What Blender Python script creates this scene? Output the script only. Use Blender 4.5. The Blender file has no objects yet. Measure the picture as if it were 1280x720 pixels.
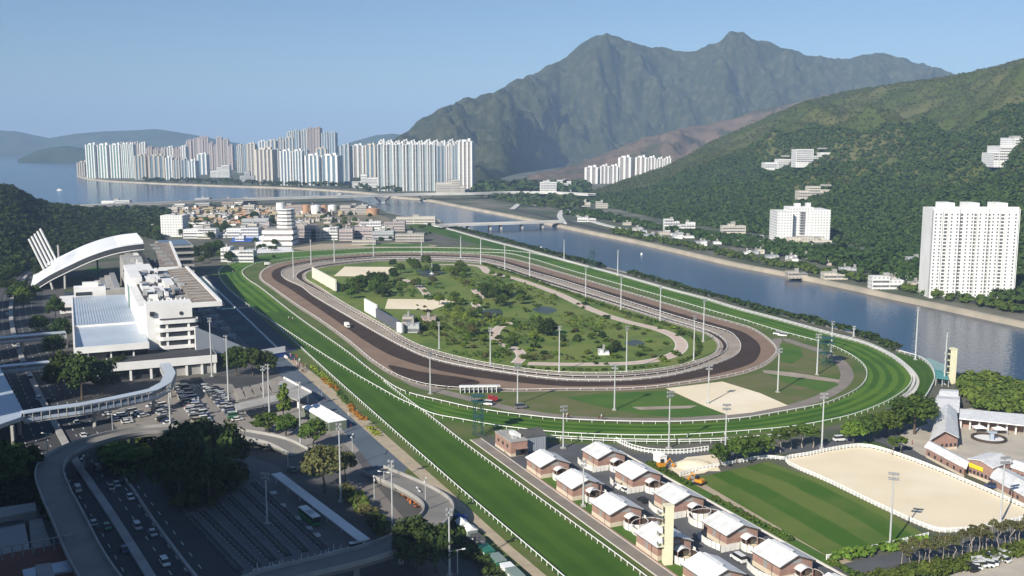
import bpy, math, random
import numpy as np
from mathutils import Vector, Matrix, noise
from mathutils.geometry import tessellate_polygon

sc = bpy.context.scene
col = sc.collection
random.seed(7); rng = np.random.default_rng(7)

# ---------------------------------------------------------------- camera, sky, sun, exposure
F, H, HY = 1244.0, 110.0, 178.0            # focal length in photo pixels, camera height, horizon row
PITCH = math.atan((360 - HY) / F)
cam_data = bpy.data.cameras.new("camera"); cam = bpy.data.objects.new("camera", cam_data); col.objects.link(cam)
cam.location = (0, 0, H); cam.rotation_euler = (math.radians(90) - PITCH, 0, 0)
cam_data.sensor_width = 36.0; cam_data.lens = 36.0 * F / 1280.0
cam_data.clip_start = 1.0; cam_data.clip_end = 60000.0
sc.camera = cam

SUN_EL, SUN_AZ = 31.0, 214.0               # azimuth clockwise from +Y
world = bpy.data.worlds.new("World"); sc.world = world; world.use_nodes = True
wn = world.node_tree; wn.nodes.clear()
sky = wn.nodes.new("ShaderNodeTexSky"); sky.sky_type = 'NISHITA'; sky.sun_disc = False
sky.sun_elevation = math.radians(SUN_EL); sky.sun_rotation = math.radians(SUN_AZ)
sky.altitude = 100; sky.air_density = 1.0; sky.dust_density = 0.15; sky.ozone_density = 6.0
bg = wn.nodes.new("ShaderNodeBackground"); bg.inputs[1].default_value = 0.060
wo = wn.nodes.new("ShaderNodeOutputWorld")
wn.links.new(sky.outputs[0], bg.inputs[0]); wn.links.new(bg.outputs[0], wo.inputs[0])
sd = bpy.data.lights.new("sun", 'SUN'); sd.energy = 5.0; sd.angle = math.radians(0.5); sd.color = (1.0, 0.94, 0.84)
sun = bpy.data.objects.new("sun", sd); col.objects.link(sun)
_a = math.radians(SUN_AZ); _e = math.radians(SUN_EL)
sun.rotation_euler = Vector((math.sin(_a)*math.cos(_e), math.cos(_a)*math.cos(_e), math.sin(_e))).to_track_quat('Z', 'Y').to_euler()
sun.location = (-300, -400, 500)
vs = sc.view_settings
vs.view_transform = 'Standard'; vs.look = 'None'; vs.exposure = 0.6; vs.gamma = 1.0; vs.use_curve_mapping = False
sc.cycles.max_bounces = 5; sc.cycles.diffuse_bounces = 2; sc.cycles.glossy_bounces = 2; sc.cycles.transparent_max_bounces = 4
sc.cycles.volume_bounces = 0; sc.cycles.use_denoising = True
sc.cycles.sample_clamp_indirect = 4.0

# ---------------------------------------------------------------- photo pixel -> place
CP, SP = math.cos(PITCH), math.sin(PITCH)
def ray(x, y):
    u = (x - 640) / F; v = (360 - y) / F
    return (u, CP + v * SP, -SP + v * CP)
def G(x, y, z=0.0):                         # where the pixel's ray meets height z
    d = ray(x, y); t = (z - H) / d[2]
    return (d[0] * t, d[1] * t)
def at(x, y, Y):                            # point on the pixel's ray at forward distance Y
    d = ray(x, y); t = Y / d[1]
    return (d[0] * t, Y, H + d[2] * t)
def hgt(X, Y, y):                           # height above z=0 at ground point X,Y that shows at row y
    v = (360 - y) / F
    return H + Y * (-SP + v * CP) / (CP + v * SP)
AX = math.radians(-24.0)                    # bearing of the home straight; most buildings follow it
EA = (math.sin(AX), math.cos(AX)); EE = (math.cos(AX), -math.sin(AX))
ROT = -AX                                   # z rotation for things whose local +Y runs along the straight
def ST(X, Y): return (X*EE[0] + Y*EE[1], X*EA[0] + Y*EA[1])
def XY(s, t): return (s*EE[0] + t*EA[0], s*EE[1] + t*EA[1])
def GST(x, y, z=0.0): return ST(*G(x, y, z))

# ---------------------------------------------------------------- materials
MATS = {}
def mat(name, c1, c2=None, scale=0.2, rough=0.8, detail=4.0, bump=0.0, bscale=None, spec=0.3, metal=0.0, rnd=0.0, stretch=None, c3=None, scale3=1.0, f3=0.4, hue=0.0):
    if name in MATS: return MATS[name]
    m = bpy.data.materials.new(name); m.use_nodes = True
    nt = m.node_tree; b = nt.nodes["Principled BSDF"]
    b.inputs["Roughness"].default_value = rough; b.inputs["Specular IOR Level"].default_value = spec; b.inputs["Metallic"].default_value = metal
    L = nt.links.new; N = nt.nodes.new
    tc = N("ShaderNodeTexCoord"); vec = tc.outputs["Object"]
    if stretch:
        mp = N("ShaderNodeMapping"); mp.inputs["Scale"].default_value = stretch[0]; mp.inputs["Rotation"].default_value = (0, 0, stretch[1])
        L(vec, mp.inputs[0]); vec = mp.outputs[0]
    out = None
    if c2 is None:
        c2 = tuple(c * 0.82 for c in c1)
    nz = N("ShaderNodeTexNoise"); nz.inputs["Scale"].default_value = scale; nz.inputs["Detail"].default_value = detail; L(vec, nz.inputs["Vector"])
    rp = N("ShaderNodeValToRGB"); rp.color_ramp.elements[0].position = 0.32; rp.color_ramp.elements[1].position = 0.68
    rp.color_ramp.elements[0].color = (*c1, 1); rp.color_ramp.elements[1].color = (*c2, 1)
    L(nz.outputs["Fac"], rp.inputs[0]); out = rp.outputs[0]
    if c3 is not None:
        n3 = N("ShaderNodeTexNoise"); n3.inputs["Scale"].default_value = scale3; n3.inputs["Detail"].default_value = 5; L(vec, n3.inputs["Vector"])
        r3 = N("ShaderNodeValToRGB"); r3.color_ramp.elements[0].position = 0.5; r3.color_ramp.elements[1].position = 0.62
        r3.color_ramp.elements[0].color = (0, 0, 0, 1); r3.color_ramp.elements[1].color = (f3, f3, f3, 1); L(n3.outputs["Fac"], r3.inputs[0])
        mx = N("ShaderNodeMixRGB"); L(r3.outputs[0], mx.inputs[0]); L(out, mx.inputs[1]); mx.inputs[2].default_value = (*c3, 1); out = mx.outputs[0]
    if rnd or hue:
        oi = N("ShaderNodeObjectInfo"); hs = N("ShaderNodeHueSaturation")
        mr = N("ShaderNodeMapRange"); mr.inputs[3].default_value = 1 - rnd; mr.inputs[4].default_value = 1 + rnd
        L(oi.outputs["Random"], mr.inputs[0]); L(mr.outputs[0], hs.inputs["Value"])
        if hue:
            wnz = N("ShaderNodeTexWhiteNoise"); wnz.noise_dimensions = '1D'; L(oi.outputs["Random"], wnz.inputs["W"])
            mh = N("ShaderNodeMapRange"); mh.inputs[3].default_value = 0.5 - hue; mh.inputs[4].default_value = 0.5 + hue
            L(wnz.outputs[0], mh.inputs[0]); L(mh.outputs[0], hs.inputs["Hue"])
        L(out, hs.inputs["Color"]); out = hs.outputs[0]
    L(out, b.inputs["Base Color"])
    if bump:
        nb = N("ShaderNodeTexNoise"); nb.inputs["Scale"].default_value = bscale or scale * 4; nb.inputs["Detail"].default_value = 6; L(vec, nb.inputs["Vector"])
        bp = N("ShaderNodeBump"); bp.inputs["Strength"].default_value = 0.8; bp.inputs["Distance"].default_value = bump
        L(nb.outputs["Fac"], bp.inputs["Height"]); L(bp.outputs[0], b.inputs["Normal"])
    MATS[name] = m
    return m

def leafmat(name, c1, c2, rnd=0.25, hue=0.02, trans=0.25):
    """foliage: colour per leaf cluster (face attribute 'tone'), slightly translucent"""
    if name in MATS: return MATS[name]
    m = bpy.data.materials.new(name); m.use_nodes = True
    nt = m.node_tree; b = nt.nodes["Principled BSDF"]; L = nt.links.new; N = nt.nodes.new
    b.inputs["Roughness"].default_value = 0.75; b.inputs["Specular IOR Level"].default_value = 0.15
    at_ = N("ShaderNodeAttribute"); at_.attribute_name = "tone"
    mx = N("ShaderNodeMixRGB"); L(at_.outputs["Fac"], mx.inputs[0]); mx.inputs[1].default_value = (*c1, 1); mx.inputs[2].default_value = (*c2, 1)
    oi = N("ShaderNodeObjectInfo"); hs = N("ShaderNodeHueSaturation")
    mr = N("ShaderNodeMapRange"); mr.inputs[3].default_value = 1 - rnd; mr.inputs[4].default_value = 1 + rnd
    L(oi.outputs["Random"], mr.inputs[0]); L(mr.outputs[0], hs.inputs["Value"])
    wnz = N("ShaderNodeTexWhiteNoise"); wnz.noise_dimensions = '1D'; L(oi.outputs["Random"], wnz.inputs["W"])
    mh = N("ShaderNodeMapRange"); mh.inputs[3].default_value = 0.5 - hue; mh.inputs[4].default_value = 0.5 + hue
    L(wnz.outputs[0], mh.inputs[0]); L(mh.outputs[0], hs.inputs["Hue"]); L(mx.outputs[0], hs.inputs["Color"])
    L(hs.outputs[0], b.inputs["Base Color"])
    MATS[name] = m
    return m

# ---------------------------------------------------------------- mesh builder
class MB:
    def __init__(s, origin=(0, 0, 0)):
        s.v = []; s.f = []; s.m = []; s.o = origin
    def add(s, verts, faces, mi=0):
        n = len(s.v); s.v.extend(verts)
        for f in faces: s.f.append(tuple(i + n for i in f)); s.m.append(mi)
    def box(s, cx, cy, z0, sx, sy, sz, rot=0.0, mi=0):
        c, n = math.cos(rot), math.sin(rot); P = []
        for z in (z0, z0 + sz):
            for (a, b) in ((-1, -1), (1, -1), (1, 1), (-1, 1)):
                x, y = a * sx / 2, b * sy / 2
                P.append((cx + x * c - y * n, cy + x * n + y * c, z))
        s.add(P, [(0, 3, 2, 1), (4, 5, 6, 7), (0, 1, 5, 4), (1, 2, 6, 5), (2, 3, 7, 6), (3, 0, 4, 7)], mi)
    def stbox(s, s0, s1, t0, t1, z0, z1, mi=0):       # box given in the home-straight frame
        P = []
        for z in (z0, z1):
            for (a, b) in ((s0, t0), (s1, t0), (s1, t1), (s0, t1)): P.append((*XY(a, b), z))
        s.add(P, [(0, 3, 2, 1), (4, 5, 6, 7), (0, 1, 5, 4), (1, 2, 6, 5), (2, 3, 7, 6), (3, 0, 4, 7)], mi)
    def hexa(s, P, mi=0):                              # 8 corners, bottom four then top four
        s.add(P, [(0, 3, 2, 1), (4, 5, 6, 7), (0, 1, 5, 4), (1, 2, 6, 5), (2, 3, 7, 6), (3, 0, 4, 7)], mi)
    def prism(s, pts, z0, z1, mi=0, top=None):
        n = len(pts); z0s = z0 if hasattr(z0, '__len__') else [z0] * n; z1s = z1 if hasattr(z1, '__len__') else [z1] * n
        V = [(p[0], p[1], z0s[i]) for i, p in enumerate(pts)] + [(p[0], p[1], z1s[i]) for i, p in enumerate(pts)]
        area = sum(pts[i][0] * pts[(i + 1) % n][1] - pts[(i + 1) % n][0] * pts[i][1] for i in range(n))
        tris = tessellate_polygon([[Vector((p[0], p[1], 0)) for p in pts]])
        fs = []
        for t in tris:
            a, b, c = t
            cr = (pts[b][0]-pts[a][0])*(pts[c][1]-pts[a][1]) - (pts[b][1]-pts[a][1])*(pts[c][0]-pts[a][0])
            if cr < 0: a, c = c, a
            fs.append((a + n, b + n, c + n)); fs.append((c, b, a))
        for i in range(n):
            j = (i + 1) % n
            fs.append((i, j, j + n, i + n) if area > 0 else (j, i, i + n, j + n))
        s.add(V, fs, mi)
    def sheet(s, pts, z, mi=0):
        n = len(pts); fs = []
        for t in tessellate_polygon([[Vector((p[0], p[1], 0)) for p in pts]]):
            a, b, c = t
            cr = (pts[b][0]-pts[a][0])*(pts[c][1]-pts[a][1]) - (pts[b][1]-pts[a][1])*(pts[c][0]-pts[a][0])
            fs.append((a, b, c) if cr > 0 else (c, b, a))
        s.add([(p[0], p[1], z) for p in pts], fs, mi)
    def tube(s, p0, p1, r0, r1=None, n=6, mi=0, cap=True):
        r1 = r0 if r1 is None else r1
        a, b = Vector(p0), Vector(p1); d = (b - a).normalized()
        u = d.orthogonal().normalized(); w = d.cross(u)
        V = []
        for (c, r) in ((a, r0), (b, r1)):
            for i in range(n):
                an = 2 * math.pi * i / n
                q = c + (u * math.cos(an) + w * math.sin(an)) * r; V.append(tuple(q))
        fs = [(i, (i + 1) % n, n + (i + 1) % n, n + i) for i in range(n)]
        if cap: fs += [tuple(range(n))[::-1], tuple(range(n, 2 * n))]
        s.add(V, fs, mi)
    def ribbon(s, L, R, z, mi=0, thick=0):             # strip between two polylines; z number or list
        n = len(L); zs = z if hasattr(z, '__len__') else [z] * n
        V = [(p[0], p[1], zs[i]) for i, p in enumerate(L)] + [(p[0], p[1], zs[i]) for i, p in enumerate(R)]
        s.add(V, [(i, n + i, n + i + 1, i + 1) for i in range(n - 1)], mi)
        if thick:
            V2 = [(a, b, c - thick) for (a, b, c) in V]
            s.add(V2, [(i + 1, n + i + 1, n + i, i) for i in range(n - 1)], mi)
            s.add([V[i] for i in range(n)] + [V2[i] for i in range(n)], [(i, i + 1, n + i + 1, n + i) for i in range(n - 1)], mi)
            s.add([V[n + i] for i in range(n)] + [V2[n + i] for i in range(n)], [(n + i, n + i + 1, i + 1, i) for i in range(n - 1)], mi)
            s.add([V[0], V[n], V2[n], V2[0]], [(0, 3, 2, 1)], mi); s.add([V[n-1], V[2*n-1], V2[2*n-1], V2[n-1]], [(0, 1, 2, 3)], mi)
    def build(s, name, mats, parent=None, smooth=False):
        me = bpy.data.meshes.new(name)
        o3 = s.o
        me.from_pydata([(x - o3[0], y - o3[1], z - o3[2]) for (x, y, z) in s.v], [], s.f)
        mats = mats if isinstance(mats, (list, tuple)) else [mats]
        for m in mats: me.materials.append(m)
        if len(mats) > 1: me.polygons.foreach_set("material_index", s.m)
        if smooth: me.polygons.foreach_set("use_smooth", [True] * len(me.polygons))
        me.update()
        o = bpy.data.objects.new(name, me); col.objects.link(o)
        if parent is not None: o.parent = parent
        else: o.location = o3
        return o

def tag(o, label=None, cat=None, group=None, kind=None):
    if label: o["label"] = label
    if cat: o["category"] = cat
    if group: o["group"] = group
    if kind: o["kind"] = kind
    return o
def thing(name, label, cat, loc=(0, 0, 0), rz=0.0, group=None):
    o = bpy.data.objects.new(name, None); col.objects.link(o); o.location = loc; o.rotation_euler = (0, 0, rz); o.empty_display_size = 1.0
    return tag(o, label, cat, group)
def dup(root, loc, rz=0.0, scale=None, label=None, group=None):
    r = root.copy(); col.objects.link(r); r.location = loc; r.rotation_euler = (0, 0, rz)
    if scale is not None: r.scale = scale if hasattr(scale, '__len__') else (scale,) * 3
    if label: r["label"] = label
    if group: r["group"] = group
    for ch in KIDS.setdefault(root.name, list(root.children)):
        c = ch.copy(); col.objects.link(c); c.parent = r
        for g in KIDS.setdefault(ch.name, list(ch.children)):
            d = g.copy(); col.objects.link(d); d.parent = c
    return r
KIDS = {}
ORD = ['first','second','third','fourth','fifth','sixth','seventh','eighth','ninth','tenth','eleventh','twelfth','thirteenth','fourteenth','fifteenth','sixteenth','seventeenth','eighteenth','nineteenth','twentieth']

def catmull(pts, n=8, closed=False):
    P = [np.array(p, float) for p in pts]; out = []; N = len(P)
    rngi = range(N if closed else N - 1)
    for i in rngi:
        if closed: p0, p1, p2, p3 = P[(i-1) % N], P[i], P[(i+1) % N], P[(i+2) % N]
        else: p0, p1, p2, p3 = P[max(i-1, 0)], P[i], P[i+1], P[min(i+2, N-1)]
        t0 = 0.0; t1 = max(np.linalg.norm(p1-p0), 1e-6)**.5; t2 = t1 + max(np.linalg.norm(p2-p1), 1e-6)**.5; t3 = t2 + max(np.linalg.norm(p3-p2), 1e-6)**.5
        if not closed and i == 0: p0 = 2*p1 - p2; t1 = max(np.linalg.norm(p1-p0), 1e-6)**.5; t2 = t1 + np.linalg.norm(p2-p1)**.5; t3 = t2 + max(np.linalg.norm(p3-p2), 1e-6)**.5
        if not closed and i == N-2: p3 = 2*p2 - p1; t3 = t2 + max(np.linalg.norm(p3-p2), 1e-6)**.5
        for k in range(n):
            t = t1 + (t2 - t1) * k / n
            A1 = (t1-t)/(t1-t0)*p0 + (t-t0)/(t1-t0)*p1; A2 = (t2-t)/(t2-t1)*p1 + (t-t1)/(t2-t1)*p2; A3 = (t3-t)/(t3-t2)*p2 + (t-t2)/(t3-t2)*p3
            B1 = (t2-t)/(t2-t0)*A1 + (t-t0)/(t2-t0)*A2; B2 = (t3-t)/(t3-t1)*A2 + (t-t1)/(t3-t1)*A3
            out.append(tuple((t2-t)/(t2-t1)*B1 + (t-t1)/(t2-t1)*B2))
    if not closed: out.append(tuple(P[-1]))
    return out
def resample(pts, step, closed=False):
    P = list(pts) + ([pts[0]] if closed else [])
    P = np.array([p[:2] for p in P]); d = np.r_[0, np.cumsum(np.hypot(*np.diff(P, axis=0).T))]
    n = max(2, int(round(d[-1] / step)) + 1); q = np.linspace(0, d[-1], n)
    R = np.c_[np.interp(q, d, P[:, 0]), np.interp(q, d, P[:, 1])]
    return [tuple(r) for r in (R[:-1] if closed else R)]
def offset(pts, w):                                    # offset an open polyline to its right by w
    P = np.array(pts, float); T = np.gradient(P, axis=0); T /= np.linalg.norm(T, axis=1)[:, None] + 1e-9
    return [tuple(p) for p in P + np.c_[T[:, 1], -T[:, 0]] * w]
def gp(px, z=0.0): return [G(x, y, z) for (x, y) in px]

def patch(name, px, z, m, smooth=False, closed_n=8, world_pts=False, kind="structure"):
    pts = px if world_pts else gp(px)
    if smooth: pts = catmull(pts, closed_n, True)
    b = MB(); b.sheet(pts, z); o = b.build(name, m); tag(o, kind=kind); return o

# ---------------------------------------------------------------- ground, water, land
M_ground = mat("seabed", (0.10, 0.10, 0.08))
b = MB(); b.sheet([(-26000, -3000), (26000, -3000), (26000, 26000), (-26000, 26000)], -9.0); tag(b.build("ground", M_ground), kind="structure")
def watermat():
    m = bpy.data.materials.new("water"); m.use_nodes = True; nt = m.node_tree; b = nt.nodes["Principled BSDF"]; L = nt.links.new; N = nt.nodes.new
    b.inputs["Roughness"].default_value = 0.16; b.inputs["IOR"].default_value = 1.33; b.inputs["Specular IOR Level"].default_value = 0.5
    tc = N("ShaderNodeTexCoord"); n0 = N("ShaderNodeTexNoise"); n0.inputs["Scale"].default_value = 0.004; n0.inputs["Detail"].default_value = 5; L(tc.outputs["Object"], n0.inputs["Vector"])
    rp = N("ShaderNodeValToRGB"); rp.color_ramp.elements[0].position = .35; rp.color_ramp.elements[1].position = .7
    rp.color_ramp.elements[0].color = (0.006, 0.026, 0.062, 1); rp.color_ramp.elements[1].color = (0.010, 0.036, 0.078, 1); L(n0.outputs[0], rp.inputs[0]); L(rp.outputs[0], b.inputs["Base Color"])
    n1 = N("ShaderNodeTexNoise"); n1.inputs["Scale"].default_value = 0.35; n1.inputs["Detail"].default_value = 4; L(tc.outputs["Object"], n1.inputs["Vector"])
    bp = N("ShaderNodeBump"); bp.inputs["Strength"].default_value = 0.6; bp.inputs["Distance"].default_value = 0.35; L(n1.outputs[0], bp.inputs["Height"]); L(bp.outputs[0], b.inputs["Normal"])
    return m
b = MB(); b.sheet([(-26000, -2500), (26000, -2500), (26000, 25500), (-26000, 25500)], -3.0); tag(b.build("river_water", watermat()), kind="structure")

M_land = mat("dry_ground", (0.135, 0.125, 0.10), (0.085, 0.09, 0.065), scale=0.03, c3=(0.05, 0.075, 0.025), scale3=0.02, f3=0.8)
M_bank = mat("concrete_bank", (0.42, 0.38, 0.31), (0.30, 0.27, 0.22), scale=0.05, detail=6)
near_bank = [(485,266),(510,270),(544,273),(556,281),(590,289.5),(662,308.5),(720,324),(775,338),(860,361),(920,377),(1000,398),(1042,409),(1080,419),(1110,430),(1140,444),(1165,454),(1200,466),(1230,471),(1300,486),(1500,530)]
sea_shore = [(-900,262),(-300,262),(0,257),(120,255),(180,252.5),(250,250.5),(330,248),(400,247),(445,250),(470,259)]
shore_world = catmull(gp(sea_shore), 3) + catmull(gp(near_bank), 3)
land_pts = [(-2500, -600)] + shore_world + [(900, 250), (900, -600)]
b = MB(); b.prism(land_pts, -9.0, 0.0); tag(b.build("near_ground", M_land), kind="structure")
# sloping riverside revetment + promenade edge of the near bank
L0 = catmull(gp(near_bank), 4); b = MB()
b.ribbon(offset(L0, 0.0), offset(L0, 3.5), 0.03)
n = len(L0); A = offset(L0, -5.0)
b.add([(p[0], p[1], 0.02) for p in L0] + [(p[0], p[1], -3.4) for p in A], [(i + 1, i, n + i, n + i + 1) for i in range(n - 1)])
tag(b.build("river_embankment_path", M_bank), kind="structure")

far_bank = [(97,219),(105,222),(130,225.5),(200,229),(280,232),(360,234.5),(420,238),(460,241),(495,246),(530,249),(565,255.5),(600,262),(640,269.5),(697,281),(745,291),(790,300),(865,317),(922,330),(960,337),(1060,357),(1110,368),(1170,380.5),(1280,404),(1500,450)]
fb = catmull(gp(far_bank), 3)
far_pts = fb + [(2200, 300), (9000, 300), (9000, 9500), (-1200, 9500), (-1800, 6500), (-1720, 4200), (-1600, 3700)]
M_farland = mat("far_ground", (0.10, 0.11, 0.07), (0.06, 0.075, 0.04), scale=0.01, c3=(0.20, 0.18, 0.15), scale3=0.012, f3=0.8)
b = MB(); b.prism(far_pts, -9.0, -0.4); tag(b.build("far_ground", M_farland), kind="structure")
M_beach = mat("pale_seawall", (0.42, 0.36, 0.28), (0.29, 0.26, 0.20), scale=0.04, detail=6)
b = MB(); n = len(fb)
wd = [max(2.6, 0.0036 * p[1]) for p in fb]
P = np.array(fb); T = np.gradient(P, axis=0); T /= np.linalg.norm(T, axis=1)[:, None]
NR = np.c_[-T[:, 1], T[:, 0]]
IN = P + NR * np.array(wd)[:, None]; OUT = P - NR * np.array(wd)[:, None] * 0.35
b.add([(p[0], p[1], 0.1) for p in P] + [(p[0], p[1], 0.6) for p in IN], [(i, i + 1, n + i + 1, n + i) for i in range(n - 1)])
b.add([(p[0], p[1], 0.1) for p in P] + [(p[0], p[1], -3.4) for p in OUT], [(i + 1, i, n + i, n + i + 1) for i in range(n - 1)])
tag(b.build("far_shore_path", M_beach), kind="structure")

# ---------------------------------------------------------------- hills
def interp(tab, x):
    xs = [p[0] for p in tab]; return [float(np.interp(x, xs, [p[k] for p in tab])) for k in range(1, len(tab[0]))]
class Ridge:
    """height sheet from a foot line up to a crest and down behind it, broken by spurs and gullies"""
    def __init__(s, crest, foot, nx, nt, amp, nscale, back=900.0, seed=0.0, zfoot=-1.0, lower=0.0, prof=1.0, crag=0.0):
        s.nx, s.nt = nx, nt; x0, x1 = crest[0][0], crest[-1][0]; s.x0, s.x1 = x0, x1
        s.g = np.zeros((nx, nt, 3)); tb = int(nt * 0.8); s.tb = tb
        for i in range(nx):
            x = x0 + (x1 - x0) * i / (nx - 1)
            y, Yr = interp(crest, x); y += lower; C = Vector(at(x, y, Yr)); C.z += crag * noise.fractal(Vector((x * 0.045, seed, 0.3)), 0.8, 2.0, 5); fy, = interp(foot, x)[:1]
            if fy > 180:
                fX, fY = G(x, fy)
                if fY > Yr * 0.93: fX, fY = C.x * 0.9, C.y * 0.9
            Ft = Vector((fX, fY, zfoot))
            for j in range(nt):
                if j <= tb:
                    t = j / tb; p = Ft.lerp(C, t); q = t ** prof; q = 0.55 * q + 0.45 * (q * q * (3 - 2 * q))
                    z = zfoot + (C.z - zfoot) * q; env = min(1, 4 * t * (1 - t) + 0.03 * t) * min(1, t * 3)
                else:
                    t = (j - tb) / (nt - 1 - tb); dd = Vector((C.x - Ft.x, C.y - Ft.y, 0)).normalized(); p = C + dd * back * t
                    z = C.z + (zfoot - 30 - C.z) * (t ** 1.3); env = 0.03
                nv = noise.ridged_multi_fractal(Vector((p.x * nscale + seed, p.y * nscale * 0.75, seed * 0.7)), 1.0, 2.1, 5, 0.9, 2.0)
                nv2 = noise.fractal(Vector((p.x * nscale * 3.1, p.y * nscale * 3.1, seed)), 1.0, 2.0, 4)
                hh = max(0.15, (C.z - zfoot) / 300.0)
                dz = env * min(1.3, hh) * amp * ((nv - 1.0) * 0.8 + nv2 * 0.55)
                zz = z + dz
                if j < tb: zz = min(zz, H + (C.z - H) * (p.y / C.y) - (1 - t) * 0.02 * (C.z - zfoot))   # spurs stay below the crest
                s.g[i, j] = (p.x, p.y, zz)
    def point(s, u, v):
        i = min(u * (s.nx - 1), s.nx - 1.001); j = min(v * (s.nt - 1), s.nt - 1.001); a, c = int(i), int(j); fu, fv = i - a, j - c
        g = s.g; return (g[a, c]*(1-fu)*(1-fv) + g[a+1, c]*fu*(1-fv) + g[a, c+1]*(1-fu)*fv + g[a+1, c+1]*fu*fv)
    def column(s, x, y):
        """first point of the slope that the pixel's ray meets"""
        i = (x - s.x0) / (s.x1 - s.x0) * (s.nx - 1); a = int(i); fu = i - a; d = ray(x, y)
        prev = None
        for j in range(s.tb + 1):
            p = s.g[a, j] * (1 - fu) + s.g[min(a+1, s.nx-1), j] * fu
            rz = H + d[2] * p[1] / d[1]
            if p[2] >= rz: return (d[0]*p[1]/d[1], p[1], p[2])
        return None
    def build(s, name, m):
        nx, nt = s.nx, s.nt; idx = np.arange(nx * nt).reshape(nx, nt)
        a = idx[:-1, :-1].ravel(); b_ = idx[1:, :-1].ravel(); c = idx[1:, 1:].ravel(); d = idx[:-1, 1:].ravel()
        f = np.c_[a, b_, c, d]
        me = bpy.data.meshes.new(name); me.from_pydata(s.g.reshape(-1, 3).tolist(), [], f.tolist()); me.materials.append(m)
        me.polygons.foreach_set("use_smooth", [True] * len(me.polygons)); me.update()
        o = bpy.data.objects.new(name, me); col.objects.link(o); return tag(o, kind="structure")

M_mtn = mat("mountain_scrub", (0.028, 0.034, 0.011), (0.045, 0.048, 0.016), scale=0.016, detail=12, bump=22.0, bscale=0.012, c3=(0.26, 0.22, 0.17), scale3=0.03, f3=0.13, rough=1.0, spec=0.0)
M_brown = mat("eroded_slope", (0.155, 0.108, 0.078), (0.10, 0.08, 0.055), scale=0.014, detail=10, bump=10.0, bscale=0.03, c3=(0.05, 0.06, 0.028), scale3=0.010, f3=0.85, rough=1.0, spec=0.0)
M_green = mat("wooded_slope", (0.042, 0.066, 0.013), (0.085, 0.096, 0.028), scale=0.010, detail=10, bump=5.0, bscale=0.07, c3=(0.17, 0.14, 0.08), scale3=0.009, f3=0.30, rough=1.0, spec=0.0)
M_dist = mat("distant_hill", (0.06, 0.08, 0.05), (0.04, 0.06, 0.04), scale=0.003, rough=1.0, spec=0.0)

crest_far = [(360,228,3600),(420,212,3800),(460,197,4000),(480,186,4200),(500,171,4400),(530,149,4600),(560,132,4700),(590,121,4800),(620,112,4900),(650,99,5000),(680,84,5100),(700,73,5200),(730,53,5300),(745,44,5350),(758,41.5,5350),(775,47,5400),(800,54,5400),(830,60,5500),(860,62,5500),(880,60,5500),(900,51,5500),(914,41.5,5450),(930,40.5,5450),(945,48,5450),(970,55,5500),(1000,66,5600),(1030,73,5700),(1060,71,5700),(1095,67.5,5700),(1130,73,5700),(1170,84,5700),(1190,91,5700),(1240,108,5800),(1330,130,5800)]
RF = Ridge(crest_far, [(360,232),(560,234),(600,230),(650,216),(700,209),(1330,205)], 440, 200, 165, 0.0026, seed=3.1, crag=16)
RF.build("mountain_terrain", M_mtn)
crest_brown = [(640,226,3300),(680,214,3350),(710,208,3400),(740,199,3500),(770,186,3600),(800,174,3650),(830,166,3700),(860,159,3750),(885,155,3800),(900,151,3800),(940,139,3850),(980,131,3900),(1010,123,3950),(1060,112,4000),(1100,125,4000),(1160,150,4000)]
RB = Ridge(crest_brown, [(640,229),(1160,224)], 200, 70, 150, 0.003, back=500, seed=8.4, crag=6)
RB.build("eroded_ridge_terrain", M_brown)
crest_g = [(700,246,1900),(735,237,2050),(760,229,2150),(790,218,2250),(830,205,2300),(860,190,2350),(890,173,2400),(930,156,2450),(960,141,2500),(990,130,2500),(1010,121.5,2500),(1050,112,2500),(1100,103.5,2450),(1150,97,2400),(1200,88,2350),(1240,80,2300),(1280,70,2250),(1400,45,2100),(1560,30,1900)]
foot_g = [(700,250),(735,252),(800,268),(860,280),(930,290),(1000,298),(1080,308),(1150,318),(1200,326),(1280,345),(1560,390)]
RG = Ridge(crest_g, foot_g, 300, 130, 75, 0.0034, back=500, seed=1.7, lower=4.0)
RG.build("green_hill_terrain", M_green)
crest_l = [(-420,190,1050),(-200,205,1100),(-60,222,1200),(0,229,1250),(15,231,1260),(40,245,1290),(62,253,1310),(85,255,1330),(105,258,1350),(130,261,1360),(160,266,1340),(200,277,1250)]
foot_l = [(-420,420),(-60,372),(0,352),(40,335),(80,318),(110,308),(150,298),(200,288)]
RL = Ridge(crest_l, foot_l, 120, 60, 22, 0.008, back=260, seed=5.2, zfoot=-0.5, lower=5.0)
RL.build("wooded_hill_terrain", M_green)
for (nm, cr, ft) in (("distant_hills_terrain", [(-300,168,9500),(-60,165,9500),(0,163,9500),(20,164,9500),(50,170.5,9500),(63,173,9400),(70,171,9300),(95,167,9200),(130,164,9200),(165,163,9200),(195,161,9200),(215,164,9200),(245,169,9200),(280,176,9200),(330,184,9200)], 191),
                     ("headland_terrain", [(22,199,5900),(36,193,6000),(50,187,6100),(66,184,6200),(82,182.5,6200),(100,185,6200),(125,189,6200),(170,194,6200)], 199.5),
                     ("distant_ridge_terrain", [(400,190,8000),(425,182,8000),(445,176,8000),(470,169,8000),(492,167,8000),(510,170,8000),(530,178,8000),(560,188,8000)], 193)):
    Ridge(cr, [(cr[0][0], ft), (cr[-1][0], ft)], 90, 24, 60, 0.0012, back=900, seed=ft * 0.3, zfoot=-6).build(nm, M_dist)

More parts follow.
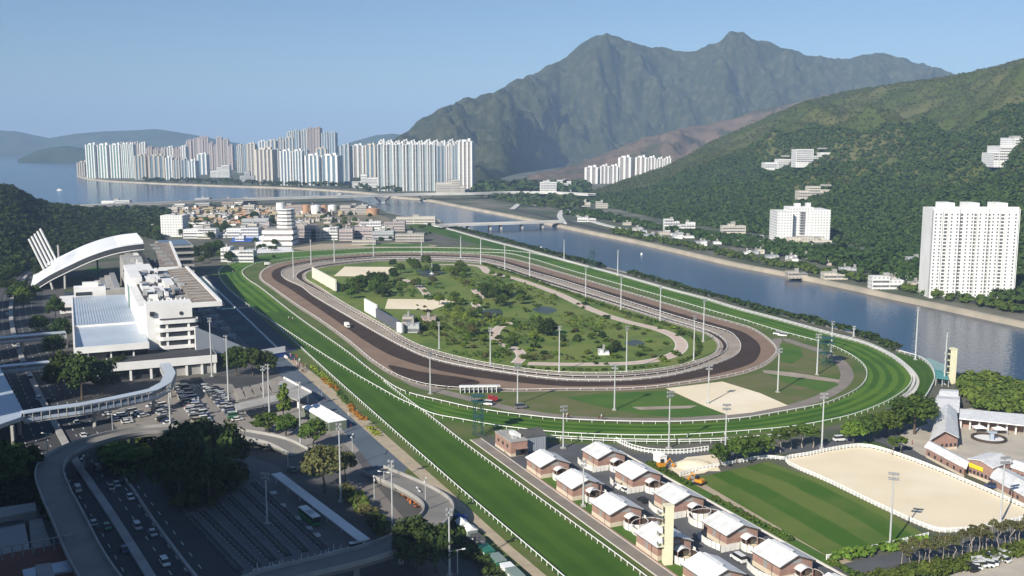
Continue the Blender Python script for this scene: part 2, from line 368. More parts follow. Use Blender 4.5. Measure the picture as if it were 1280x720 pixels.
# ---------------------------------------------------------------- the racecourse
turf_out_px = [(335,400),(322,391.5),(300,375),(282,358.5),(274.5,347),(274,340),(279,334.5),(295,328),(322,320.8),(340,318.2),(382,315),(430,312.6),(470,311),(526,310.6),(580,311.5),(618,313.2),(662.5,317.5),(700,326),(775,345.6),(840,364.4),(881,375),(920,387),(980,403),(1042,420.5),(1080,431),(1108,444),(1127,457),(1137,468),(1139.5,476),(1134,487),(1120,498),(1100,508.5),(1063,522),(1022,531),(989,536.5),(942,541),(880,545.5),(836,547.5),(769,547),(700,544),(660,540),(620,535),(575,527),(537,519)]
turf_in_px = [(507,492.5),(470,470),(435,442.5),(375,400),(324,360),(311,351.5),(304,344.5),(303,339.6),(311,333.8),(324,329),(357,324.8),(395,321.6),(430,318.8),(470,316.6),(507,315.8),(560,316.4),(600,316.8),(630,317.6),(662,324),(700,335.6),(775,357),(840,375.6),(880,387.5),(927,401),(972,415),(1024,429),(1042,435),(1067,448),(1080,459),(1083.5,468),(1081.5,477.5),(1072,488.4),(1047,501),(1030,507),(974,518),(924,526),(880,529),(837,530.5),(769,529.7),(700,526.5),(660,522.5),(620,517.5),(590,512.5),(550,503.5)]
dirt_out_px = [(340,360),(375,385),(400,401),(437,428),(470,455),(500,472.5),(535,483),(572,487),(640,489.5),(700,488.5),(769,488),(809,486),(836,483),(884,476),(924,468),(950,459),(966,447),(970.5,439),(966,431),(952,419),(937,411),(910,403),(880,395),(840,383),(775,363.7),(700,341.5),(662,330.5),(630,322.8),(600,319),(560,317.6),(507,317),(470,317.6),(430,319.9),(382,324.4),(350,329.5),(332,336.5),(326,344),(328,351)]
dark_out_px = [(360,360),(385,377),(420,401),(462,430),(495,447.5),(550,464),(620,475.5),(700,483),(769,482.6),(825,480),(900,467),(939,455),(948,446),(950.6,436),(946,427.5),(927,415),(890,404),(840,389.5),(775,369.3),(700,347),(660,335),(630,326.3),(602,321.6),(560,319.6),(507,319),(470,319.6),(430,322),(395,325.3),(362,331.2),(346,336.2),(339.5,342),(343,350)]
dirt_in_px = [(377,359.6),(390,370),(432,395),(475,420),(507,437),(535,449),(575,459),(620,466.5),(700,476.5),(769,477.5),(825,473),(856,467),(884,459.5),(913,449),(923.5,441.5),(926,434),(922,425.5),(910,416),(880,407.3),(840,395.5),(775,375),(700,351),(661,340),(630,330.5),(602,324.8),(560,322.8),(507,322.2),(470,322.8),(430,325.4),(395,328.2),(370,332.6),(356,337.4),(351.5,342.5),(357,350)]
inner_out_px = [(382,356.5),(400,366.5),(440,390),(480,412),(505,430),(550,447),(620,462),(700,471.5),(769,472.5),(825,468),(860,461.5),(899,446),(908,438),(908,431),(901,423),(890,417),(865,409),(840,401.5),(775,380.5),(700,357),(660,344.5),(628,334),(600,328),(560,325.4),(507,324.6),(470,325.2),(430,328.4),(400,332.6),(378,339),(370,346),(373,351)]
infield_px = [(394,357),(430,380),(475,405.5),(522,432.5),(562,445.5),(620,458),(700,467.4),(769,467.8),(825,463),(862,455.5),(889,446.5),(898,438),(898,430),(890,422),(880,417),(862,411),(840,404.5),(775,384),(700,360.5),(660,348),(628,337),(602,330.2),(560,327.6),(507,326.6),(470,327.4),(432,330.6),(402,335),(384,341),(381,347),(385,352)]
LOOP = {k: resample(catmull(gp(v), 6, True), 3.0, True) for k, v in dict(turf_out=turf_out_px, turf_in=turf_in_px, dirt_out=dirt_out_px, dark_out=dark_out_px, dirt_in=dirt_in_px, inner_out=inner_out_px, infield=infield_px).items()}

def stripes_mat(name, c1, c2, count, amt=0.5, ctone=None):
    m = bpy.data.materials.new(name); m.use_nodes = True; nt = m.node_tree; b = nt.nodes["Principled BSDF"]; L = nt.links.new; N = nt.nodes.new
    b.inputs["Roughness"].default_value = 0.85; b.inputs["Specular IOR Level"].default_value = 0.2
    uv = N("ShaderNodeUVMap"); sp = N("ShaderNodeSeparateXYZ"); L(uv.outputs[0], sp.inputs[0])
    tc = N("ShaderNodeTexCoord"); nz = N("ShaderNodeTexNoise"); nz.inputs["Scale"].default_value = 0.05; nz.inputs["Detail"].default_value = 7; L(tc.outputs["Object"], nz.inputs["Vector"])
    mu = N("ShaderNodeMath"); mu.operation = 'MULTIPLY'; mu.inputs[1].default_value = count * math.pi * 2; L(sp.outputs[0], mu.inputs[0])
    si = N("ShaderNodeMath"); si.operation = 'SINE'; L(mu.outputs[0], si.inputs[0])
    mr = N("ShaderNodeMapRange"); mr.inputs[1].default_value = -0.25; mr.inputs[2].default_value = 0.25; mr.inputs[3].default_value = 0.5 - amt/2; mr.inputs[4].default_value = 0.5 + amt/2; L(si.outputs[0], mr.inputs[0])
    n2 = N("ShaderNodeMapRange"); n2.inputs[1].default_value = 0.3; n2.inputs[2].default_value = 0.7; n2.inputs[3].default_value = -0.6; n2.inputs[4].default_value = 0.6; L(nz.outputs[0], n2.inputs[0])
    ad = N("ShaderNodeMath"); ad.use_clamp = True; L(mr.outputs[0], ad.inputs[0]); L(n2.outputs[0], ad.inputs[1])
    mx = N("ShaderNodeMixRGB"); L(ad.outputs[0], mx.inputs[0]); mx.inputs[1].default_value = (*c1, 1); mx.inputs[2].default_value = (*c2, 1); L(mx.outputs[0], b.inputs["Base Color"])
    nb = N("ShaderNodeTexNoise"); nb.inputs["Scale"].default_value = 1.2; L(tc.outputs["Object"], nb.inputs["Vector"])
    bp = N("ShaderNodeBump"); bp.inputs["Strength"].default_value = 0.5; bp.inputs["Distance"].default_value = 0.12; L(nb.outputs[0], bp.inputs["Height"]); L(bp.outputs[0], b.inputs["Normal"])
    return m
M_turf = stripes_mat("mown_turf", (0.036, 0.100, 0.007), (0.092, 0.172, 0.015), 3.5, 0.9)
M_turfs = stripes_mat("straight_turf", (0.036, 0.088, 0.007), (0.055, 0.115, 0.010), 2.5, 0.5)
M_verge = mat("verge_grass", (0.062, 0.112, 0.016), (0.105, 0.128, 0.028), scale=0.06, c3=(0.16, 0.14, 0.07), scale3=0.05, f3=0.35, bump=0.1, bscale=1.5)
M_lawn = mat("lawn_grass", (0.045, 0.115, 0.010), (0.082, 0.145, 0.018), scale=0.05, bump=0.1, bscale=1.2)
M_drygrass = mat("dry_grass", (0.135, 0.135, 0.045), (0.088, 0.122, 0.026), scale=0.05, c3=(0.17, 0.14, 0.08), scale3=0.08, f3=0.5)
M_tan = mat("dry_dirt_track", (0.255, 0.180, 0.132), (0.205, 0.144, 0.105), scale=0.08, detail=8, rough=0.95, spec=0.1)
M_dark = mat("harrowed_dark_dirt", (0.066, 0.046, 0.036), (0.048, 0.033, 0.027), scale=0.12, detail=8, rough=0.95, spec=0.1)
M_pale = mat("pale_dirt_strip", (0.38, 0.32, 0.26), (0.29, 0.24, 0.19), scale=0.1, detail=7)
M_gravel = mat("gravel_road", (0.26, 0.225, 0.19), (0.20, 0.175, 0.15), scale=0.15, detail=8)
M_sand = mat("sand", (0.80, 0.69, 0.50), (0.74, 0.63, 0.45), scale=0.05, c3=(0.84, 0.76, 0.60), scale3=0.03, f3=0.6, bump=0.05, bscale=1.0)
M_white = mat("white_rail_paint", (0.82, 0.82, 0.79), (0.74, 0.74, 0.71), scale=0.5, rough=0.5)

# grass round the track, then the rings one above the other
patch("verge_lawn", [(262,345),(275,331),(320,318),(380,311.5),(470,308.5),(560,308),(600,306),(560,289),(520,284),(540,281),(600,297),(700,324),(860,367),(1000,405.5),(1080,428),(1130,452),(1150,472),(1140,495),(1090,520),(1020,538),(940,550),(820,556),(700,555),(640,548),(590,540)] + [(640,575),(700,622),(825,719),(900,790),(720,790),(640,719),(575,660),(500,585),(400,490),(330,425),(290,385)], 0.05, M_verge)
def ring(name, A, B, z, m, closed=True):
    A_ = np.array(A); B_ = np.array(B); R = []
    for p in A_:
        R.append(int(np.argmin(((B_ - p) ** 2).sum(1))))
    n = len(A); V = [(p[0], p[1], z) for p in A_] + [(B_[k][0], B_[k][1], z) for k in R]
    fs = [(i, n + i, n + (i + 1) % n, (i + 1) % n) for i in range(n if closed else n - 1)]
    me = bpy.data.meshes.new(name); me.from_pydata(V, [], fs); me.materials.append(m)
    uv = me.uv_layers.new(name="UVMap")
    for poly in me.polygons:
        for li in poly.loop_indices:
            vi = me.loops[li].vertex_index; uv.data[li].uv = (0.0 if vi < n else 1.0, (vi % n) / n)
    o = bpy.data.objects.new(name, me); col.objects.link(o); return tag(o, kind="structure")
# outer rail ring: open where the straight leaves the oval
OUTL = LOOP["turf_out"]; INL = LOOP["turf_in"]
ring("turf_track", OUTL, INL, 0.09, M_turf)
def line_px(a, b, y0, y1): return [(a[0] + (b[0] - a[0]) * (y - a[1]) / (b[1] - a[1]), y) for y in (y0, y1)]
def rl(px, step=3.0): return resample(catmull(gp(px), 6), step)
ST_L = rl([(322,391.5),(335,400),(435,490),(535,579),(600,636),(697,719),(760,773)])
ST_R = rl([(304,344.5),(324,360),(375,400),(435,442.5),(470,470),(495,491),(535,521),(575,552.5),(610,579),(680,631),(797,717.5),(870,774)])
ring("turf_straight_track", ST_L, ST_R, 0.13, M_turfs, closed=False)
BK_R = rl([(520,279.5),(540,282.5),(560,287.5),(602,299.4),(662,315),(700,325.6)])
BK_L = rl([(508,283),(530,287.5),(560,296),(600,306.5),(650,319),(675,327)])
ring("turf_chute_track", BK_R, BK_L, 0.11, M_turfs, closed=False)
b = MB(); b.sheet(INL, 0.17); tag(b.build("inner_verge_lawn", M_verge), kind="structure")
b = MB(); rp_ = rl([(350,362),(380,384),(415,404),(452,430),(490,459),(520,481),(560,492),(600,502),(640,512),(700,521.5),(769,525),(837,525.5),(880,523.5),(934,518.5),(981,510.5),(1017,501),(1044,488),(1057.5,475),(1058.5,466),(1049,452),(1030,441),(1000,431),(976,424),(966,436)])
b.ribbon(offset(rp_, -3.0), offset(rp_, 3.0), 0.22); tag(b.build("gravel_service_road", M_gravel), kind="structure")
for nm, px, m, z in (("bare_ground_patch", [(660,495),(690,490),(760,489.5),(800,488),(836,486),(870,482),(910,475),(945,467),(985,478),(1042,492),(1000,506),(930,519.5),(880,523),(760,524),(690,520),(640,510),(600,500)], M_drygrass, 0.19),
                     ("mown_lawn_patch", [(704,497),(760,491.5),(830,489),(880,508),(912,520),(860,523.5),(800,519),(760,511),(735,505)], M_lawn, 0.21),
                     ("sand_yard", [(832,486),(870,481.5),(903,477.5),(950,492),(985,507.5),(940,516.5),(910,519.5),(880,508)], M_sand, 0.25),
                     ("dirt_patch_path", [(790,509.5),(850,508),(872,507.5),(862,511),(800,513)], M_pale, 0.25),
                     ("tan_lawn_patch", [(905,476),(950,466),(1030,491),(985,506.5)], M_drygrass, 0.23),
                     ("green_lawn_patch", [(955,466),(1048,480),(1048,482),(1030,491),(980,478)], M_lawn, 0.24),
                     ("pale_path", [(953,463),(990,466),(1050,475.5),(1048,479),(985,471),(955,467)], M_pale, 0.28),
                     ("olive_lawn_patch", [(975,427),(1000,433),(1030,443),(1047,455),(1052,466),(1020,470),(975,462),(972,445)], M_drygrass, 0.20),
                     ("light_lawn_patch", [(975,430),(1000,434),(1004,446),(990,455),(976,452)], M_lawn, 0.23)):
    patch(nm, px, z, m)
for nm, key, z, m in (("dirt_track", "dirt_out", 0.26, M_tan), ("dark_dirt_track", "dark_out", 0.30, M_dark), ("rail_strip_path", "dirt_in", 0.34, M_pale), ("training_track", "inner_out", 0.38, M_dark), ("infield_park_lawn", "infield", 0.42, mat("park_grass", (0.110, 0.168, 0.024), (0.165, 0.190, 0.040), scale=0.03, c3=(0.060, 0.110, 0.018), scale3=0.04, f3=0.6, bump=0.15, bscale=0.8))):
    b = MB(); b.sheet(LOOP[key], z); tag(b.build(nm, m), kind="structure")
b = MB(); b.sheet(catmull(gp([(486,457),(530,466),(580,473),(600,479),(572,486),(540,483.5),(505,472.5)]), 5, True), 0.32); tag(b.build("dark_dirt_chute_track", M_dark), kind="structure")
# pale shoulders just outside the dirt and training tracks
def closed_strip(name, loop, w0, w1, z, m):
    L2 = list(loop) + [loop[0]]; b = MB(); b.ribbon(offset(L2, w0), offset(L2, w1), z); tag(b.build(name, m), kind="structure")
closed_strip("dirt_shoulder_path", LOOP["dirt_out"], -0.6, 1.6, 0.285, M_pale)
closed_strip("training_shoulder_path", LOOP["infield"], -1.2, 2.2, 0.45, M_pale)

# ---------------------------------------------------------------- rails (a thing each: top rail and its row of posts)
def rail(name, pts, label, h=1.2, gap=6.0, tr=0.13, lean=0.5, closed=False, cat="rail", group=None, double=False):
    P = list(pts) + ([pts[0]] if closed else [])
    P = resample(P, 3.0); o = (P[0][0], P[0][1], 0.1); root = thing(name, label, cat, o, group=group)
    b = MB(o)
    for hh in ((h, h * 0.55) if double else (h,)):
        for p, q in zip(P[:-1], P[1:]):
            d = Vector((q[0]-p[0], q[1]-p[1], 0)).normalized(); nx, ny = -d.y * tr, d.x * tr
            b.add([(p[0]+nx, p[1]+ny, hh-tr), (p[0]-nx, p[1]-ny, hh-tr), (p[0]-nx, p[1]-ny, hh+tr), (p[0]+nx, p[1]+ny, hh+tr),
                   (q[0]+nx, q[1]+ny, hh-tr), (q[0]-nx, q[1]-ny, hh-tr), (q[0]-nx, q[1]-ny, hh+tr), (q[0]+nx, q[1]+ny, hh+tr)],
                  [(0, 1, 5, 4), (1, 2, 6, 5), (2, 3, 7, 6), (3, 0, 4, 7)])
    b.build("top_rail", M_white, root)
    b = MB(o)
    for p in resample(P, gap): b.box(p[0], p[1], 0.05, 0.16, 0.16, h - 0.05)
    tag(b.build("post_row", M_white, root), kind="stuff")
    return root
rail("running_rail", OUTL[:-0 or None], "white outer running rail round the oval turf track", h=1.3, gap=5, tr=0.12, cat="running rail")
rail("running_rail", INL, "white inner running rail between oval turf and service road", h=1.3, gap=5, tr=0.12, closed=False, cat="running rail")
rail("running_rail", ST_L, "white rail along the home straight beside the apron", h=1.3, gap=3.2, tr=0.10, cat="running rail")
rail("running_rail", [p for p in ST_R if p[1] < 452], "white rail along the straight chute beside the stable path", h=1.3, gap=3.2, tr=0.10, cat="running rail")
rail("running_rail", LOOP["dirt_out"], "white rail on the outside edge of the brown dirt track", gap=6, tr=0.08, closed=True, cat="running rail")
rail("running_rail", LOOP["dirt_in"], "thick white rail on the inside edge of the dark dirt track", gap=5, tr=0.11, closed=True, cat="running rail")
rail("running_rail", LOOP["inner_out"], "white rail on the outside of the narrow training track", gap=6, tr=0.08, closed=True, cat="running rail")
rail("running_rail", LOOP["infield"], "white rail between training track and infield park", gap=6, tr=0.08, closed=True, cat="running rail")
BKO = rl([(508,276.5),(524,279),(548,283.5),(602,298.6),(662,314),(720,330),(775,344.6),(840,363.2),(881,374),(920,386),(980,402),(1042,419.3),(1080,429.4),(1110,442.5),(1130,456),(1141,468),(1144,477),(1139,489),(1125,500)])
b = MB(); b.ribbon(offset(BKO, -1.8), offset(BKO, 1.4), 0.12); tag(b.build("riverside_track_path", mat("pale_track_path", (0.66, 0.63, 0.56), (0.54, 0.51, 0.45), scale=0.1)), kind="structure")
rail("running_rail", BKO, "double white rail along the river side of the back straight", h=1.4, gap=5, tr=0.10, double=True, cat="running rail")
rail("running_rail", rl([(625,543.5),(680,549),(760,553.5),(836,555),(900,553.5),(960,549),(1015,541)]), "double white rail behind the stables beside the near bend", h=1.8, gap=4, tr=0.11, double=True, cat="running rail")
# small second turf bend beside the river basin
CH = rl([(1124,441),(1150,449),(1163,460),(1168,474),(1163,488),(1156,500)])
CHI = rl([(1112,447),(1134,459),(1143,470),(1145,479),(1138,492),(1126,505)])
ring("small_turf_bend_track", CH, CHI, 0.10, M_turfs, closed=False)
rail("running_rail", CH, "curved white rail round the small turf bend by the river basin", h=1.4, gap=4, tr=0.18, cat="running rail")

# ---------------------------------------------------------------- towers across the water
def facade(name, c, glass=(0.10, 0.13, 0.16), floor=3.0, bay=3.2, amt=0.55):
    """painted wall with storeys of small windows, too far away to model singly"""
    if name in MATS: return MATS[name]
    m = bpy.data.materials.new(name); m.use_nodes = True; nt = m.node_tree; b = nt.nodes["Principled BSDF"]; L = nt.links.new; N = nt.nodes.new
    b.inputs["Roughness"].default_value = 0.7
    tc = N("ShaderNodeTexCoord"); sp = N("ShaderNodeSeparateXYZ"); L(tc.outputs["Object"], sp.inputs[0])
    def saw(sock, per, duty):
        d = N("ShaderNodeMath"); d.operation = 'DIVIDE'; d.inputs[1].default_value = per; L(sock, d.inputs[0])
        f = N("ShaderNodeMath"); f.operation = 'FRACT'; L(d.outputs[0], f.inputs[0])
        g = N("ShaderNodeMath"); g.operation = 'LESS_THAN'; g.inputs[1].default_value = duty; L(f.outputs[0], g.inputs[0]); return g.outputs[0]
    ad = N("ShaderNodeMath"); L(sp.outputs[0], ad.inputs[0]); L(sp.outputs[1], ad.inputs[1])
    mu = N("ShaderNodeMath"); mu.operation = 'MULTIPLY'; L(saw(sp.outputs[2], floor, 0.5), mu.inputs[0]); L(saw(ad.outputs[0], bay, 0.55), mu.inputs[1])
    m2 = N("ShaderNodeMath"); m2.operation = 'MULTIPLY'; m2.inputs[1].default_value = amt; L(mu.outputs[0], m2.inputs[0])
    mx = N("ShaderNodeMixRGB"); L(m2.outputs[0], mx.inputs[0]); mx.inputs[1].default_value = (*c, 1); mx.inputs[2].default_value = (*glass, 1)
    nz = N("ShaderNodeTexNoise"); nz.inputs["Scale"].default_value = 0.08; nz.inputs["Detail"].default_value = 6; L(tc.outputs["Object"], nz.inputs["Vector"])
    mr = N("ShaderNodeMapRange"); mr.inputs[3].default_value = 0.82; mr.inputs[4].default_value = 1.12; L(nz.outputs[0], mr.inputs[0])
    hs = N("ShaderNodeHueSaturation"); L(mr.outputs[0], hs.inputs["Value"]); L(mx.outputs[0], hs.inputs["Color"])
    L(hs.outputs[0], b.inputs["Base Color"]); MATS[name] = m; return m
FC = dict(white=facade("white_tower_wall", (0.74, 0.73, 0.70)), cream=facade("cream_tower_wall", (0.58, 0.53, 0.44)), pink=facade("pink_tower_wall", (0.47, 0.39, 0.36)),
          beige=facade("beige_tower_wall", (0.46, 0.41, 0.34)), grey=facade("grey_tower_wall", (0.42, 0.43, 0.43)), brown=facade("brown_tower_wall", (0.38, 0.29, 0.24)))
GL = dict(green=facade("green_tower_glass", (0.14, 0.255, 0.235), (0.07, 0.14, 0.14), bay=9), blue=facade("blue_tower_glass", (0.12, 0.19, 0.24), (0.07, 0.11, 0.15), bay=9),
          teal=facade("teal_tower_glass", (0.30, 0.355, 0.365), (0.2, 0.25, 0.26), bay=9), dark=facade("dark_tower_glass", (0.15, 0.15, 0.16), (0.09, 0.09, 0.1), bay=9), shade=facade("taupe_tower_recess", (0.26, 0.23, 0.21), bay=9))
M_roofgrey = mat("roof_grey", (0.33, 0.32, 0.30), (0.24, 0.23, 0.22), scale=0.1)

def tower(x0, x1, yt, yb, wall, glass, label, group, bays=3, rnd=False, z0=0.0, Y=None, depth=None, cat="tower", name="apartment_tower", cap=1, drop=2.0):
    """high-rise: recessed glazing core with projecting wall bays on all sides, parapet and roof plant"""
    xc = (x0 + x1) / 2
    if Y is None: X, Yd = G(xc, yb)
    else: X, Yd, z0 = at(xc, yb, Y)
    w = (x1 - x0) / F * Yd * 0.97; hh = hgt(X, Yd, yt) - z0; d = depth or max(16.0, min(w, 30.0)); Yc = Yd + d / 2
    X = X * (Yc / Yd) if Y is None and False else X
    o = (X, Yc, z0 - drop); r = thing(name, label, cat, o, 0.0 if rnd else random.uniform(-.32, .1), group); hh += drop
    a = MB(); a.box(0, 0, 0, w * 0.9, d * 0.88, hh * 0.985); a.build("glazing", GL[glass], r)
    bw = w / (bays * 1.95)
    for k in range(bays):
        cx = -w / 2 + bw / 2 + (w - bw) * (k / (bays - 1) if bays > 1 else 0.5)
        a = MB()
        if rnd:
            pts = [(cx + bw * 0.62 * math.cos(t), d / 2 * 0.2 + (d * 0.72) * math.sin(t) - d * 0.12) for t in np.linspace(-math.pi, 0, 9)] + [(cx + bw * 0.62, d * 0.47), (cx - bw * 0.62, d * 0.47)]
            a.prism(pts, 0, hh)
        else:
            a.box(cx, 0, 0, bw, d, hh)
        if k == 0 or k == bays - 1: a.box(cx * 0.97, 0, 0, bw * 1.12, d * 0.34, hh * 1.0 + 0.6)
        a.build("wall_bay", FC[wall], r)
    a = MB()
    a.box(-w * 0.12, 0, hh, w * 0.34, d * 0.5, 4.5 * cap); a.box(w * 0.2, d * 0.1, hh, w * 0.2, d * 0.3, 7.0 * cap); a.build("roof_plant", FC[wall], r)
    return r
gw = "green glazed white towers on the point"
for i, (a0, a1) in enumerate(((109,122),(123,138),(139,152.5),(153,162),(162.5,169))):
    tower(a0, a1, 181 + random.uniform(-.6, .6), 222.5, "white", "green", "white tower with green glass, %s from the tip of the far shore" % ORD[i], gw, bays=4)
tower(97, 109, 203, 219.8, "beige", "dark", "low grey-beige block at the very tip of the far shore", "", bays=4, name="apartment_block", cat="block")
gb = "beige mid-rise blocks along the far shore"
for i, (a0, a1, t_) in enumerate(((169,184,195),(185.5,206.5,195),(207.5,216.5,197),(217,225.5,200),(226,235.5,200),(236.5,246,201),(247,259.5,193))):
    tower(a0, a1, t_, 224.5 if a0 < 246 else 218, "beige" if a0 < 207 else random.choice(["white", "grey", "beige"]), random.choice(["blue", "dark"]), "beige or grey waterfront block, %s along from the green glass towers" % ORD[i], gb, bays=4 if a1 - a0 > 14 else 3)
gk = "low pinkish blocks behind the far shore"
for i, a0 in enumerate(np.arange(150, 234, 8.5)):
    tower(a0, a0 + 7.8, (178 if a0 < 176 else 184) + random.uniform(-1, 2.5), 214, random.choice(["pink", "beige", "brown", "white"]), "shade", "pinkish mid-rise block, %s of the row behind the far waterfront" % ORD[i], gk, bays=3)
gt = "tall slim brown towers of the far town"
for i, (a0, a1, t_) in enumerate(((234,241,176),(242,249.5,174),(250,255.5,171.5),(256,261.5,171.5),(262.5,267.5,179),(268,272,182),(271.5,278.5,172),(279.5,286.5,174.5),(286.5,292,182))):
    tower(a0, a1, t_, 212, "pink", "shade", "tall slim pinkish-brown tower, %s of its row counted from the point" % ORD[i], gt, bays=2)
gm = "white towers of the far town"
for (a0, a1, t_, bb) in ((297,303,182,216),(303.5,309,182,216),(309.5,320,180,219),(324,333,177,214),(334,346,176,214),(347,356,173,212),(357,367,172,212),(360,367,165,209),(368,376,163.5,209),(377,385,163,209),(345,351,187,222),(379,386,188,222),(426,439,182.5,229),(440,455,182,226),(457,471,181.5,226),(395,408,186,222)):
    tower(a0, a1, t_, bb, random.choice(["white", "white", "cream", "grey"]), random.choice(["blue", "shade", "blue"]), "pale high-rise tower among the crowded far town centre", gm, bays=3)
for (a0, a1, t_) in ((385,393,160.5),(393.5,402,160)):
    tower(a0, a1, t_, 209, "brown", "shade", "brown tower standing highest over the far town", "highest brown towers", bays=3)
for (a0, a1, t_) in ((403,411.5,166),(412,421,166)):
    tower(a0, a1, t_, 209, "grey", "blue", "grey-blue tower beside the highest brown towers", "grey-blue high towers", bays=3)
tower(320, 344, 187, 230.5, "cream", "dark", "broad beige block alone on the far waterfront", "", bays=5, name="apartment_block", cat="block")
gq = "blue-grey slab blocks on the far waterfront"
for i, (a0, a1, t_) in enumerate(((351,365.5,189),(366,379,189),(382,401,194.5),(401.5,426,194.5))):
    tower(a0, a1, t_, 231.5, "white", "blue", "white slab block with blue-grey glass, %s from the broad beige block" % ORD[i], gq, bays=4)
gc = "round-fronted white towers by the bridge"
for i, (a0, a1) in enumerate(((472,482.5),(483,494),(494.5,506.5),(507,518.5),(519,527.5),(528,536.5),(537,545))):
    tower(a0, a1, 180.5, 238.5, "white", "teal", "white round-fronted tower, %s from the low stepped white building" % ORD[i], gc, bays=2, rnd=True)
for i, a0 in enumerate(np.arange(474, 574, 9.5)):
    tower(a0, a0 + 8.5, 176.5 + (i % 3) * 0.8, 226, "white", "shade", "white tower in the second row behind round-fronted ones, %s from the town centre" % ORD[i], "second row of white towers", bays=2)
for (a0, a1, g_) in ((545.5,557,"blue"),(557.5,565,"shade"),(565.5,573.5,"blue")):
    tower(a0, a1, 182, 234, "white" if g_ == "shade" else "grey", g_, "blue-grey tower between the round white towers and the end slab", "blue-grey towers by the bridge", bays=3)
tower(574, 592, 177, 241.5, "white", "shade", "wide white slab tower at the right end of the far town", "", bays=4)
# low buildings of the waterfront
def low_block(pxr, yt, yb, wall, label, name="low_building", cat="building", steps=((0, 1, 1.0),), Y=None, depth=None, group=None, strip=True):
    x0, x1 = pxr; xc = (x0 + x1) / 2
    if Y is None: X, Yd = G(xc, yb); z0 = 0
    else: X, Yd, z0 = at(xc, yb, Y)
    w = (x1 - x0) / F * Yd; hh = hgt(X, Yd, yt) - z0; d = depth or max(10, w * 0.35)
    base = 1.5 if Y is None else 9.0
    r = thing(name, label, cat, (X, Yd + d / 2, z0 - base), group=group)
    for (u0, u1, fh) in steps:
        a = MB(); a.box((u0 + u1) / 2 * w - w / 2, 0, 0, (u1 - u0) * w, d * (0.8 + 0.2 * fh), hh * fh + base); a.build("wall", FC[wall], r)
        if strip:
            a = MB(); nst = max(1, int(hh * fh / 3.6))
            for k in range(nst):
                a.box((u0 + u1) / 2 * w - w / 2, 0, base + 1.2 + k * 3.6, (u1 - u0) * w * 0.94, d * (0.8 + 0.2 * fh) + 0.3, 1.5)
            a.build("window_band", GL["dark"], r)
    a = MB(); a.box(0, 0, hh * max(s_[2] for s_ in steps) + base, w * 0.18, d * 0.3, 2.6); a.build("roof_plant", M_roofgrey, r)
    return r
low_block((440, 472), 218, 234.5, "white", "low white stepped building before the far towers", steps=((0, .35, .45), (.35, .6, 1.0), (.6, 1, .75)))
low_block((545, 581), 226, 243, "cream", "cream low block in front of the white end towers", steps=((0, .8, .85), (.55, .8, 1.05), (.8, 1, .6)))
low_block((263, 287), 206.5, 221.5, "white", "pale low hall on the far shore below slim towers", steps=((0, .6, .55), (.35, .8, .8), (.6, 1, 1.0)))
low_block((300, 318), 215, 227, "grey", "small grey hall on the far shore beside beige block", steps=((0, 1, .6), (.3, .7, 1)))
gh = "white towers behind the green slope"
for i, (a0, a1, t_, bb) in enumerate(((732,749,209.5,240),(750,761.5,208,237),(762,774,208,236),(774,790.5,197,230),(795,809.5,197,222),(810,820.5,197.5,218),(821,830,199,215),(831,840,198,212))):
    tower(a0, a1, t_, bb, "white", "shade", "bright white tower half hidden by the green slope, %s going uphill" % ORD[i], gh, bays=3, Y=2700, drop=60)
low_block((675, 695.5), 226, 241, "white", "white six-storey block left of the towers under the mountain", steps=((0, 1, .9), (.2, .6, 1.0)))
low_block((696, 714), 225, 240, "white", "white stepped block right of its twin under the mountain", steps=((0, .4, 1.0), (.4, .7, .7), (.7, 1, .9)))
low_block((646, 668), 228, 234, "white", "white house group at the foot of the far mountain", steps=((0, .4, .6), (.3, .7, 1.0), (.7, 1, .5)))

def on_slope(x, y, R=None):
    p = (R or RG).column(x, y); return p[1] if p else 1800
low_block((956, 1010), 196, 210, "white", "long white low building on the wooded slope", steps=((0, .3, .5), (.3, .75, .8), (.75, 1, 1.0)), Y=on_slope(985, 210), depth=25)
low_block((995, 1067), 186.5, 203, "white", "white terraced complex above the long low building on the slope", steps=((0, .3, 1.0), (.3, .4, .5), (.42, .72, .75), (.72, 1, .95)), Y=on_slope(1035, 203), depth=30)
low_block((998, 1070), 233, 247, "cream", "cream villa group lower on the wooded slope", steps=((0, .2, .6), (.18, .38, 1.0), (.38, .6, .7), (.6, 1, .25)), Y=on_slope(1030, 247), depth=18)
low_block((1243, 1310), 172, 201, "white", "white stepped complex high on the slope beside a clearing", steps=((0, .3, .35), (.1, .45, .65), (.35, 1, 1.0)), Y=on_slope(1265, 201), depth=40)
low_block((902, 932), 280, 295, "cream", "cream five-storey block beside the white hospital", steps=((0, 1, .85), (.3, .55, 1.0)))
low_block((830, 849.5), 274, 289, "white", "white low-rise block at the foot of the green slope", steps=((0, .6, 1), (.6, 1, .8)))
low_block((851, 869), 278, 292, "white", "white block with a set-back wing at the foot of slope", steps=((0, .5, .8), (.4, 1, 1)))
